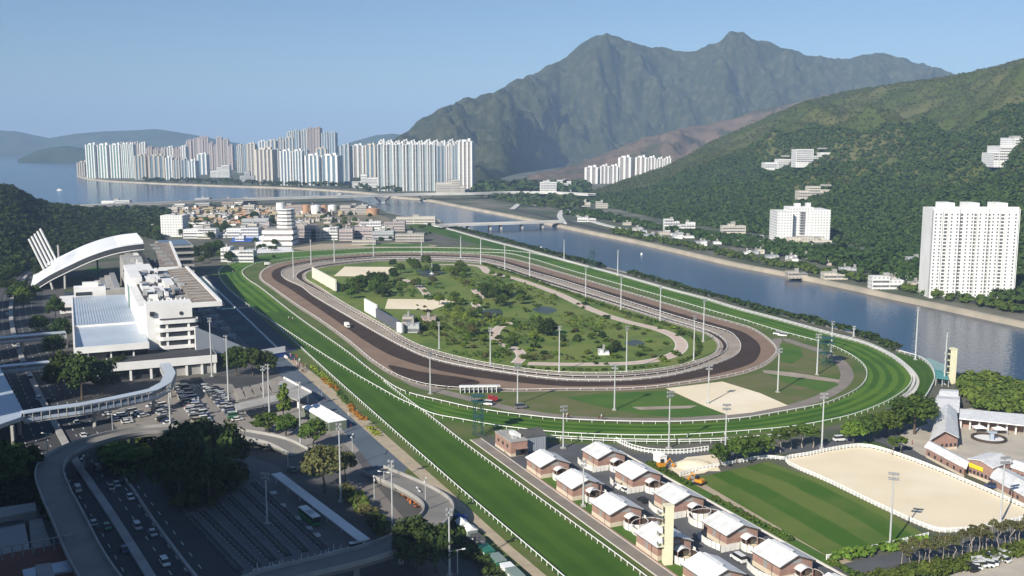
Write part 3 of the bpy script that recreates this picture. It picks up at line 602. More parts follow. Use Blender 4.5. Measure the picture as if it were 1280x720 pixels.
# hospital: two white slabs either side of a taller core
hp = thing("hospital_building", "big white hospital block with louvred centre below the green slope", "hospital", (*G(1003, 303), 0))
X0, Y0 = G(1003, 303); pxm = Y0 / F
for (u0, u1, yt, dd, off) in ((969, 988, 264, 34, -6), (987, 1017, 259.5, 26, 4), (1015, 1037, 262.5, 40, 0)):
    a = MB(); a.box(((u0 + u1) / 2 - 1003) * pxm, dd / 2 + off, 0, (u1 - u0) * pxm, dd, hgt(X0, Y0, yt)); a.build("wall", FC["white"], hp)
a = MB()
for k in range(9): a.box(0, 3.2, 9 + k * 2.9, 6 * pxm, 1.2, 1.5)
tag(a.build("louvre", GL["dark"], hp), kind="stuff")
a = MB(); a.box(0, -6, 0, 46 * pxm, 18, 7); a.build("podium", FC["cream"], hp)
a = MB(); a.box(-3, 16, hgt(X0, Y0, 259.5), 6, 6, 4); a.box(9, 16, hgt(X0, Y0, 259.5), 5, 5, 4.5); a.build("roof_plant", FC["white"], hp)
# big white slab by the river with modelled windows
def big_slab():
    X, Y = G(1214, 372); pm = Y / F; w = 108 * pm; hh = hgt(X, Y, 262); d = 22
    r = thing("slab_block", "tall white housing slab with window columns on the far bank", "tower", (X, Y, -0.5), -0.06)
    wm = FC["white"]; wm = mat("white_render", (0.80, 0.79, 0.76), (0.70, 0.69, 0.66), scale=0.08, detail=7)
    gm_ = mat("dark_window", (0.07, 0.08, 0.09), (0.16, 0.17, 0.18), scale=0.6, rough=0.25, spec=0.5)
    a = MB(); a.box(0, d / 2, 0, w * 0.98, d, hh); a.build("wall", wm, r)
    cols = []
    for (u, bw, pr) in ((-.44, .10, 1.6), (-.26, .12, 2.2), (-.085, .10, 1.6), (.06, .12, 2.2), (.205, .10, 1.6), (.39, .14, 2.2)):
        a = MB(); a.box(u * w, -pr / 2 + 1, 0, bw * w, pr + 2, hh + (2.5 if pr > 2 else 0)); a.build("wall_bay", wm, r); cols += [(u * w - bw * w * .27, -pr), (u * w + bw * w * .27, -pr)]
    nfl = 24; fh = (hh - 3) / nfl; a = MB()
    for (cx, yy) in cols:
        for k in range(nfl): a.box(cx, yy + 0.02, 2 + k * fh, 1.1, 0.12, fh * 0.5)
    tag(a.build("window_grid", gm_, r), kind="stuff")
    a = MB()
    for u in (-.345, -.17, -.01, .135, .295):
        for k in range(nfl): a.box(u * w, -0.1, 1.6 + k * fh, 2.2, 0.3, fh * 0.62)
    tag(a.build("balcony_opening_grid", gm_, r), kind="stuff")
    for u in (-.3, -.02, .3):
        a = MB(); a.box(u * w, d / 2, hh, w * 0.13, d * 0.7, 5.0); a.build("roof_plant", wm, r)
    a = MB(); a.box(0, d / 2, hh, w * 0.98, d, 1.1); a.build("parapet", wm, r)
big_slab()
patch("sports_pitch_lawn", [(1016,326),(1030,317),(1140,318.5),(1152,331),(1090,333)], 0.3, M_lawn)
# riverside road on the far bank with low sheds
M_asph = mat("asphalt", (0.060, 0.062, 0.066), (0.045, 0.046, 0.05), scale=0.08, detail=8, rough=0.9)
M_conc = mat("concrete", (0.40, 0.385, 0.36), (0.30, 0.29, 0.27), scale=0.15, detail=8)
fr = rl([(640,262),(700,275),(760,289),(820,299),(900,314),(960,326),(1060,345),(1160,366),(1290,392)], 10)
b = MB(); b.ribbon(offset(fr, -5), offset(fr, 5), 0.9, thick=1.5); tag(b.build("far_bank_road", M_asph), kind="structure")
for (a0, a1, yt, yb, c, l) in ((805,828,293,299,"grey","long grey shed beside the far bank road"),(1090,1130,346,361,"white","white boat shed beside the far bank path"),(1030,1060,341,349,"cream","cream shed beside the far bank path"),(985,1010,340,346,"beige","low beige hut row on the far bank"),(722,745,272,277,"white","small white house on the road below towers"),(745,760,252,260,"cream","cream villa at the foot of the slope by towers"),(726,738,251,258,"cream","small cream villa left of another at slope foot"),(1135,1160,322,331,"grey","grey clubhouse at the end of the sports pitch"),(940,966,297,302,"white","low white annex left of the hospital"),(1005,1040,299,306,"cream","low cream annex in front of the hospital")):
    low_block((a0, a1), yt, yb, c, l, steps=((0, .55, 1), (.55, 1, .7)))

# ---------------------------------------------------------------- bridges
M_bridge = mat("bridge_concrete", (0.62, 0.60, 0.56), (0.50, 0.49, 0.46), scale=0.05, detail=6)
def bridge(px, zdeck, width, thick, label, piers, vpier=False, zs=None):
    pts = []
    for (x, y) in px: pts.append(G(x, y, zdeck))
    P = resample(catmull(pts, 5), 15); o = (P[0][0], P[0][1], -3.0)
    r = thing("road_bridge", label, "bridge", o)
    b = MB(o); b.ribbon(offset(P, -width/2), offset(P, width/2), zdeck, thick=thick); b.build("deck", M_bridge, r)
    b = MB(o)
    for sgn in (-1, 1):
        Q = offset(P, sgn * width / 2); b.ribbon(offset(Q, -0.25), offset(Q, 0.25), zdeck + 1.2, thick=1.3)
    b.build("parapet", M_bridge, r)
    b = MB(o); b.ribbon(offset(P, -width/2 + 0.6), offset(P, width/2 - 0.6), zdeck + 0.06); b.build("carriageway", M_asph, r)
    for x in piers:
        k = min(range(len(P)), key=lambda i: abs(640 + F * P[i][0] / (P[i][1] * CP - (zdeck - H) * SP) - x)); p = P[k]
        d = Vector((P[min(k+1, len(P)-1)][0] - P[max(k-1, 0)][0], P[min(k+1, len(P)-1)][1] - P[max(k-1, 0)][1], 0)).normalized()
        b = MB(o)
        if vpier:
            for sg in (-1, 1): b.tube((p[0] + d.x * 3 * sg, p[1] + d.y * 3 * sg, -4), (p[0] + d.x * 17 * sg, p[1] + d.y * 17 * sg, zdeck - thick + 0.2), 2.0, 1.6, 4)
            b.box(p[0], p[1], -5, 12, 12, 3.0)
        else:
            b.box(p[0], p[1], -5, 2.4, width * 0.6, zdeck - thick + 5.1, math.atan2(d.y, d.x))
        b.build("pier", M_bridge, r)
    return r
bridge([(-40,262),(60,258.5),(130,256),(220,252.5),(300,249),(380,246.5),(450,244.5),(520,242.5),(590,241.5),(640,240),(690,240.5),(740,243)], 11.0, 22, 2.6, "long white road bridge crossing the river mouth on splayed piers", [477, 532], vpier=True)
bridge([(545,281.8),(560,281),(600,279.8),(640,278.6),(680,277.2),(702,276.4)], 4.5, 14, 1.6, "low flat white bridge over the river near the back straight", [566, 583, 607, 632, 656, 680])
b = MB()
for px, wz in (([(690,241),(655,252),(640,262)], 9), ([(720,252),(700,268),(705,280)], 8), ([(690,250),(715,266),(750,280),(810,293)], 8), ([(610,243),(640,249),(676,258)], 8)):
    q = rl(px, 8); b.ribbon(offset(q, -wz/2), offset(q, wz/2), 1.0, thick=1.2)
tag(b.build("interchange_road", M_bridge), kind="structure")

# ---------------------------------------------------------------- vegetation
def quads_mesh(name, C, N, S, tone, m, parent=None, extra=None):
    """leaf clusters: centres C, facing N, size S (numpy) as one mesh with a per-face 'tone'"""
    n = len(C); R = rng.normal(size=(n, 3)); U = np.cross(N, R); U /= np.linalg.norm(U, axis=1)[:, None] + 1e-9; W = np.cross(N, U)
    S = S[:, None]; asp = (0.6 + 0.6 * rng.random((n, 1)))
    V = np.empty((n, 4, 3)); V[:, 0] = C - U*S - W*S*asp*0.6; V[:, 1] = C + U*S*0.9 - W*S*asp; V[:, 2] = C + U*S*0.7 + W*S*asp; V[:, 3] = C - U*S*0.8 + W*S*asp*0.8
    me = bpy.data.meshes.new(name); me.vertices.add(n * 4); me.vertices.foreach_set("co", V.ravel())
    me.loops.add(n * 4); me.loops.foreach_set("vertex_index", np.arange(n * 4, dtype=np.int32))
    me.polygons.add(n); me.polygons.foreach_set("loop_start", np.arange(0, n * 4, 4, dtype=np.int32))
    me.update(calc_edges=True)
    at_ = me.attributes.new("tone", 'FLOAT', 'FACE'); at_.data.foreach_set("value", tone.astype(np.float32))
    me.materials.append(m)
    o = bpy.data.objects.new(name, me); col.objects.link(o)
    if parent is not None: o.parent = parent
    return o
def crown_arrays(rx, rz, zc, nclump, nleaf, size, seed, flat=0.0, hollow=0.45):
    r = np.random.default_rng(seed)
    d = r.normal(size=(nclump, 3)); d /= np.linalg.norm(d, axis=1)[:, None]; d[:, 2] = np.where(d[:, 2] < -0.35, -d[:, 2], d[:, 2])
    rad = hollow + (1 - hollow) * r.random(nclump) ** 0.6; rad *= 0.82 + 0.3 * r.random(nclump)
    cc = d * rad[:, None] * np.array([rx, rx, rz]) + np.array([0, 0, zc])
    C = np.repeat(cc, nleaf, 0); cs = (0.20 + 0.16 * r.random(nclump)) * rx
    off = r.normal(size=(nclump * nleaf, 3)); off /= np.linalg.norm(off, axis=1)[:, None]
    P = C + off * (np.repeat(cs, nleaf) * (0.55 + 0.45 * r.random(nclump * nleaf)))[:, None] * np.array([1, 1, 0.75])
    Nn = off * 0.9 + np.array([0, 0, 0.5]) + r.normal(size=P.shape) * 0.35; Nn /= np.linalg.norm(Nn, axis=1)[:, None]
    tone = np.clip(np.repeat(r.random(nclump), nleaf) * 0.6 + r.random(len(P)) * 0.5 - 0.05, 0, 1)
    return P, Nn, size * (0.6 + 0.7 * r.random(len(P))), tone
L_mid = leafmat("leaves_mid", (0.030, 0.062, 0.010), (0.098, 0.138, 0.022), 0.22)
L_dark = leafmat("leaves_dark", (0.016, 0.034, 0.008), (0.050, 0.078, 0.016), 0.2)
L_olive = leafmat("leaves_olive", (0.050, 0.060, 0.018), (0.125, 0.115, 0.042), 0.2)
L_bright = leafmat("leaves_bright", (0.052, 0.102, 0.010), (0.140, 0.195, 0.028), 0.2)
M_bark = mat("bark", (0.12, 0.09, 0.065), (0.07, 0.055, 0.04), scale=1.5, detail=6)
M_palebark = mat("pale_bark", (0.40, 0.35, 0.28), (0.28, 0.24, 0.19), scale=1.5, detail=6)
def trunk_mb(h, r, limbs, spread, seed):
    rr = random.Random(seed); a = MB(); p = Vector((0, 0, -0.3)); segs = 3
    pts = [p]
    for k in range(segs): pts.append(Vector((rr.uniform(-.04, .04) * h * (k + 1), rr.uniform(-.04, .04) * h * (k + 1), h * (k + 1) / segs)))
    for k in range(segs): a.tube(pts[k], pts[k+1], r * (1 - .22 * k), r * (1 - .22 * (k + 1)), 6)
    for k in range(limbs):
        an = k * 2.4 + rr.random(); st = pts[2].lerp(pts[3], rr.random())
        a.tube(st, st + Vector((math.cos(an) * spread, math.sin(an) * spread, h * rr.uniform(.25, .6))), r * .4, r * .12, 5)
    return a
PROTO = {}
def make_tree(kind):
    """unit: metres, ~10 m tall; placed copies are scaled"""
    i = len(PROTO) * 17 + 5
    base = {"round": (4.6, 4.4, 5.7, 85, 34, .33, L_mid), "dark": (5.0, 4.8, 5.4, 90, 36, .33, L_dark), "olive": (4.6, 3.8, 6.3, 70, 34, .31, L_olive),
            "bright": (4.4, 3.8, 6.2, 85, 34, .31, L_bright), "spread": (5.6, 3.0, 7.0, 90, 34, .34, L_mid), "thin": (1.6, 2.0, 8.0, 24, 20, .22, L_olive), "column": (1.6, 4.9, 5.1, 70, 30, .28, L_bright),
            "thin_dark": (2.3, 2.9, 7.0, 38, 22, .27, L_mid)}
    stem_ = kind.rstrip("0123456789"); rx, rz, zc, nc, nl, sz, lm = base[stem_]
    t = thing("tree", "tree", "tree")
    trunk_mb(zc * 0.9, 0.16 if stem_.startswith("thin") else 0.34, 4 if not stem_.startswith("thin") else 3, rx * .5, i).build("trunk", M_palebark if stem_.startswith("thin") else M_bark, t)
    P, N_, S, T = crown_arrays(rx, rz, zc, nc, nl, sz, i)
    quads_mesh("crown", P, N_, S, T, lm, t)
    t["used"] = 0
    return t
def tree(x, y, ytop, kind="round", label="tree", group=None, wpx=None, var=3, world_pos=None, hm=None, name="tree"):
    k = kind + str(random.randrange(var))
    if k not in PROTO: PROTO[k] = make_tree(k)
    X, Y = world_pos if world_pos else G(x, y)
    hm = hm or hgt(X, Y, ytop); sc_ = hm / 10.0; sx = sc_
    if wpx: sx = (wpx / F * math.hypot(Y, H)) / {"round": 9.2, "dark": 10, "olive": 9.2, "bright": 8.8, "spread": 11.2, "thin": 4, "column": 3.4, "thin_dark": 4.8}[kind]
    p = PROTO[k]
    if p["used"] == 0:
        p["used"] = 1; KIDS[p.name] = list(p.children); o = p; o.location = (X, Y, 0); o.rotation_euler = (0, 0, random.random() * 6.28); o.scale = (sx, sx, sc_); o["label"] = label
        if group: o["group"] = group
    else:
        o = dup(p, (X, Y, 0), random.random() * 6.28, (sx, sx, sc_), label, group)
        if not group and "group" in o: del o["group"]
    return o
BUSH = {}
def bush(x, y, r=1.6, kind="mid", label="bush", group=None, hf=0.8, name="bush", z=0.35):
    k = kind + str(random.randrange(3))
    if k not in BUSH:
        P, N_, S, T = crown_arrays(1.0, 0.85, 0.5, 14, 12, .22, len(BUSH) * 7 + 3, hollow=0.3)
        me = quads_mesh("bush", P, N_, S, T, dict(mid=L_mid, dark=L_dark, bright=L_bright, olive=L_olive)[kind]); BUSH[k] = me.data; bpy.data.objects.remove(me)
    X, Y = G(x, y); o = bpy.data.objects.new(name, BUSH[k]); col.objects.link(o); o.location = (X, Y, z - 0.1); o.scale = (r, r, r * hf); o.rotation_euler = (0, 0, random.random() * 6.28)
    return tag(o, label, "bush", group)

def forest(name, pts, rad, m, K=16, leaf=1.0, label=None):
    """a wood that reads as one mass: many small leafy crowns in one object"""
    pts = np.array(pts); rad = np.array(rad); n = len(pts)
    d = rng.normal(size=(n, K, 3)); d /= np.linalg.norm(d, axis=2)[..., None]; d[..., 2] = np.abs(d[..., 2]) * 1.0 - 0.15
    C = pts[:, None, :] + d * rad[:, None, None] * np.array([1, 1, 0.95]) * (0.7 + 0.4 * rng.random((n, K, 1)))
    C[..., 2] += rad[:, None] * 0.55
    N_ = d * 0.9 + np.array([0, 0, 0.35]) + rng.normal(size=d.shape) * 0.3; N_ /= np.linalg.norm(N_, axis=2)[..., None]
    S = np.repeat(rad, K) * 0.42 * (0.7 + 0.6 * rng.random(n * K)) * leaf
    tone = np.clip(np.repeat(rng.random(n), K) * 0.75 + rng.random(n * K) * 0.35 - 0.05, 0, 1)
    o = quads_mesh(name, C.reshape(-1, 3), N_.reshape(-1, 3), S, tone, m); tag(o, label, "wood", kind="stuff"); return o
# woods on the slopes
def slope_points(R, n, vmax=0.8, vmin=0.0, rmin=4, rmax=8, keep=None, vpow=1.0):
    P, Q = [], []
    while len(P) < n:
        u = random.random(); v = vmin + (vmax - vmin) * random.random() ** vpow; p = R.point(u, v)
        if keep and not keep(p): continue
        P.append(p); Q.append(random.uniform(rmin, rmax))
    return P, Q
L_hill = leafmat("leaves_hillside", (0.026, 0.050, 0.009), (0.050, 0.082, 0.015), 0)
L_scrub = leafmat("leaves_scrub", (0.040, 0.060, 0.015), (0.080, 0.092, 0.026), 0)
def inview(p, m=40):
    dep = p[1]*CP - (p[2]-H)*SP; x = 640 + F*p[0]/dep; return -m < x < 1280 + m
def fb(p, s=0.004): return noise.fractal(Vector((p[0]*s, p[1]*s, 3.3)), 1.0, 2.0, 3)
P1, Q1 = slope_points(RG, 27000, 0.47, 0.0, 2.2, 4.6, lambda p: inview(p) and fb(p) > -9, 0.9); forest("hillside_woodland", P1, Q1, L_hill, 11, label="dense green wood covering the lower slope across the river")
P2, Q2 = slope_points(RG, 15000, 0.81, 0.36, 1.2, 2.8, lambda p: inview(p) and fb(p, 0.006) > -0.22, 1.0); forest("upper_slope_scrub", P2, Q2, L_scrub, 10, label="olive scrub on the upper part of the slope across the river")
P3, Q3 = slope_points(RL, 7500, 0.92, 0.0, 2.4, 4.6, lambda p: p[0]/p[1] > -0.56); forest("left_hill_woodland", P3, Q3, leafmat("leaves_left_hill_shade", (0.010, 0.023, 0.006), (0.034, 0.054, 0.012), 0), 18, label="dark dense wood on the small hill by the bay")  # leaf colours darkened to carry the shade on this hill
# belts of trees on flat ground
def belt(name, px_poly, n, rmin, rmax, m, label, K=18, leaf=1.0):
    poly = gp(px_poly); xs = [p[0] for p in poly]; ys = [p[1] for p in poly]; P, Q = [], []
    def inside(x, y):
        c = False; j = len(poly) - 1
        for i in range(len(poly)):
            if (poly[i][1] > y) != (poly[j][1] > y) and x < (poly[j][0]-poly[i][0])*(y-poly[i][1])/(poly[j][1]-poly[i][1]) + poly[i][0]: c = not c
            j = i
        return c
    while len(P) < n:
        x, y = random.uniform(min(xs), max(xs)), random.uniform(min(ys), max(ys))
        if inside(x, y): P.append((x, y, random.uniform(0, rmax * .5))); Q.append(random.uniform(rmin, rmax))
    return forest(name, P, Q, m, K, leaf, label=label)
belt("bayside_woodland", [(95,262),(205,263),(215,272),(205,282),(150,290),(100,296),(70,290)], 420, 3.5, 6.5, L_dark, "dark tree belt between small hill and treatment works", 20)
belt("far_bank_woodland", [(700,268),(760,276),(860,296),(960,318),(1060,338),(1160,356),(1280,380),(1280,356),(1150,330),(1040,318),(980,306),(900,296),(800,280),(740,266)], 1100, 2.2, 4.8, L_hill, "line of trees along the road on the far bank")
belt("far_bank_scrub_woodland", [(760,291),(865,312),(922,325),(1060,350),(1170,373),(1290,396),(1290,388),(1170,366),(1060,344),(930,321),(860,306),(770,287)], 420, 1.6, 3.4, L_mid, "scrubby trees along the foot path of the far bank")
belt("slope_foot_woodland", [(1000,312),(1100,312),(1160,320),(1160,335),(1060,335),(1020,330)], 140, 3, 5.5, L_hill, "trees round the sports pitch across the river")
belt("tower_foot_woodland", [(1120,345),(1160,352),(1290,385),(1290,366),(1200,352),(1150,340)], 160, 2.5, 4.5, L_hill, "trees round the foot of the white housing slab")
belt("riverside_woodland", [(1205,474),(1240,478),(1300,492),(1330,530),(1280,522),(1215,512),(1202,500)], 220, 1.8, 3.6, L_mid, "thick wood beside the river behind the training yard", 80, 0.5)
belt("mainland_foot_woodland", [(590,246),(700,246),(735,252),(720,268),(660,258)], 200, 4, 7, L_dark, "dark trees round the road interchange across the river")
belt("waterfront_treeline", [(180,228),(300,231),(420,236),(500,243),(500,239),(420,233),(300,228),(180,225.5)], 200, 5, 8, L_dark, "low tree line along the far town waterfront", 8)
belt("mountain_foot_woodland", [(595,243),(690,240),(735,243),(735,236),(600,236)], 260, 8, 14, L_hill, "green wood at the foot of the far mountain", 14)
# hedge along the river: separate bushes
hl = resample(offset(rl([(556,283),(590,291.5),(662,310.5),(720,326),(752,334.5)], 2), -1.0), 6.5) + resample(rl([(788,342.5),(860,362.5),(948,387)], 2), 6.5) + resample(rl([(955,388.5),(985,396),(1012,402)], 2), 5) + resample(rl([(1018,404),(1040,409.5),(1060,415)], 2), 5) + resample(rl([(1072,419),(1100,428.5),(1120,437)], 2), 5)
for p in hl:
    px = 640 + F * p[0] / (p[1]*CP + H*SP); py = 360 - F * (p[1]*SP - H*CP) / (p[1]*CP + H*SP)
    bush(px, py, random.uniform(2.6, 3.9), "dark", "dark hedge bush in the row along the river wall", "hedge bushes along the river", 0.85, "hedge_bush", z=0.1)

# ---------------------------------------------------------------- infield park
PK = "park trees inside the track"
def rnd_in(x0, x1, y0, y1): return random.uniform(x0, x1), random.uniform(y0, y1)
for (x0, x1, y0, y1, n, kinds, h0, h1, lab) in (
    (424,484,354,376,16,("dark","round"),7,11,"dark leafy tree in the grove behind the white screen"),
    (487,548,333,350,10,("round","dark"),6,10,"leafy tree in the grove at the far end of the park"),
    (552,584,338,350,8,("round","bright"),5,9,"round green tree beside the park fountain"),
    (498,560,352,374,8,("round","bright","olive"),4,7,"small green tree between the two pale sand rectangles"),
    (600,662,366,392,11,("dark","round"),7,11,"big dark tree in the grove above the park pond"),
    (545,600,378,405,10,("round","bright"),5,8,"leafy tree on the near side of the second sand rectangle"),
    (520,610,400,440,14,("bright","round","olive"),3,6,"small garden tree near the garden beds of the park"),
    (628,668,405,440,8,("round","bright"),3,6,"small tree along the winding pink path"),
    (575,640,345,366,10,("bright","olive","round"),3,6,"low green tree on the open lawn of the park")):
    for _ in range(n):
        x, y = rnd_in(x0, x1, y0, y1); X, Y = G(x, y); tree(x, y, 0, random.choice(kinds), lab, PK, hm=random.uniform(h0, h1))
for (x, y, h, k) in ((683,421,10,"dark"),(690,420,8,"dark"),(770,440,6,"dark"),(764,442,4,"dark"),(703,428,4,"dark"),(722,427,4,"dark"),(738,425,4,"round"),(753,424,4,"dark")):
    tree(x, y, 0, k, "dark round tree standing alone on the near park lawn" if h > 9 else "low dark tree in the clump on the near park lawn", "lone dark park trees" if h > 9 else "low dark park clump", hm=h)
for _ in range(330):
    x, y = rnd_in(520, 860, 335, 458)
    p = G(x, y)
    if any(math.hypot(p[0]-q[0], p[1]-q[1]) < 9 for q in LOOP["infield"][::3]): continue
    c = False; poly = LOOP["infield"][::4]; j = len(poly) - 1
    for i in range(len(poly)):
        if (poly[i][1] > p[1]) != (poly[j][1] > p[1]) and p[0] < (poly[j][0]-poly[i][0])*(p[1]-poly[i][1])/(poly[j][1]-poly[i][1]) + poly[i][0]: c = not c
        j = i
    if c: bush(x, y, random.uniform(0.9, 2.9), random.choice(("mid", "bright", "dark", "mid", "bright", "olive")), "low garden shrub scattered over the infield park", "shrubs of the infield park", 0.7, "shrub", z=0.5)
for p in resample(rl([(604,331),(640,343),(690,360),(745,380),(790,396),(830,407),(858,418),(873,431),(870,445),(850,455)], 2), 5.0):
    px = 640 + F * p[0] / (p[1]*CP + H*SP); py = 360 - F * (p[1]*SP - H*CP) / (p[1]*CP + H*SP)
    bush(px, py, random.uniform(1.5, 2.3), "mid", "clipped bush in the row between park path and training track", "park border bushes", 0.8, "hedge_bush", z=0.5)
for p in resample(rl([(655,461),(700,463.5),(760,464),(820,459)], 2), 4.0):
    px = 640 + F * p[0] / (p[1]*CP + H*SP); py = 360 - F * (p[1]*SP - H*CP) / (p[1]*CP + H*SP)
    bush(px, py, random.uniform(0.9, 1.5), "mid", "low bush along the near edge of the park path", "near park border bushes", 0.7, "hedge_bush", z=0.5)
M_path = mat("pink_path", (0.60, 0.47, 0.39), (0.52, 0.41, 0.34), scale=0.2)
M_kerb = mat("path_kerb", (0.72, 0.67, 0.60), (0.62, 0.58, 0.52), scale=0.3)
for k, px in enumerate(([(548,331.5),(580,331.5),(600,333.5),(612,342),(640,348),(660,354),(700,369),(740,388),(780,402),(820,412),(844,422),(852,432),(846,442),(825,450),(790,455),(740,456.5),(700,456.5),(660,455.5)], [(645,455),(652,447),(646,438),(630,432),(619,424),(620,414),(628,408),(640,404)], [(535,372),(528,362),(520,356),(505,350)], [(600,388),(594,380),(600,372),(592,362)])):
    q = rl(px, 3); w = 2.8 if k == 0 else 2.2
    b = MB(); b.ribbon(offset(q, -w - .7), offset(q, w + .7), 0.50); tag(b.build("kerb_path", M_kerb), kind="structure")
    b = MB(); b.ribbon(offset(q, -w), offset(q, w), 0.54); tag(b.build("park_path", M_path), kind="structure")
patch("sand_arena_yard", [(417,346),(431,334),(492.5,334.5),(483,346.5)], 0.56, M_sand)
patch("pale_paved_yard", [(481,387),(485,374.5),(576,375.5),(541,388)], 0.56, M_sand)
M_pond = mat("pond_water", (0.045, 0.06, 0.045), (0.06, 0.075, 0.055), rough=0.4, spec=0.3)
for px in ([(520,343),(530,337),(548,338),(552,343),(535,347)], [(592,398),(600,390),(622,387),(628,394),(615,401),(600,403)], [(665,388),(680,384),(696,388),(684,393)], [(780,430),(795,426),(806,431),(795,434)]):
    patch("pond_water", px, 0.58, M_pond, smooth=True)
# fountain jet and island hut
ft = thing("fountain", "small fountain jet in the park pond", "fountain", (*G(540, 343), 0.55)); a = MB()
a.tube((0, 0, 0), (0, 0, 9), 0.5, 0.15, 6); a.tube((0, 0, 0), (0, 0, 4), 1.2, 0.3, 6); a.build("water_jet", mat("spray", (0.7, 0.72, 0.74), rough=0.3), ft)
a = MB(); a.tube((0, 0, 0), (0, 0, 0.4), 2.2, 2.0, 10); a.build("basin", M_kerb, ft)

for (px, n, r0, r1, m, l) in (([(430,352),(485,350),(540,362),(560,378),(500,372),(440,366)], 120, 1.2, 2.6, L_mid, "shrub bank between the two pale rectangles"), ([(560,340),(600,345),(660,358),(700,376),(680,384),(620,372),(570,358)], 170, 1.0, 2.4, L_bright, "light green shrub bank on the far park lawn"), ([(520,400),(560,396),(606,410),(612,436),(560,432),(525,420)], 150, .9, 2.0, L_mid, "garden shrubs behind the park floodlights"), ([(545,388),(600,392),(640,400),(630,408),(570,404)], 110, .9, 2.0, L_bright, "shrub bank below the second pale rectangle"), ([(640,408),(672,400),(676,430),(650,436)], 70, .8, 1.8, L_mid, "shrub mound between pond and winding path"), ([(690,392),(750,400),(770,412),(720,414),(700,404)], 80, .8, 1.7, L_bright, "shrub mound right of the round dark tree"), ([(655,440),(700,442),(720,452),(665,452)], 60, .6, 1.2, L_olive, "reddish flower shrubs beside the pink path"), ([(630,428),(618,440),(560,441),(600,452),(640,452)], 70, .7, 1.5, L_mid, "rockery shrubs at the near edge of the park")):
    belt("park_shrubbery", px, int(n * .85), r0 * .85, r1 * .85, m, l, 30, 0.62)
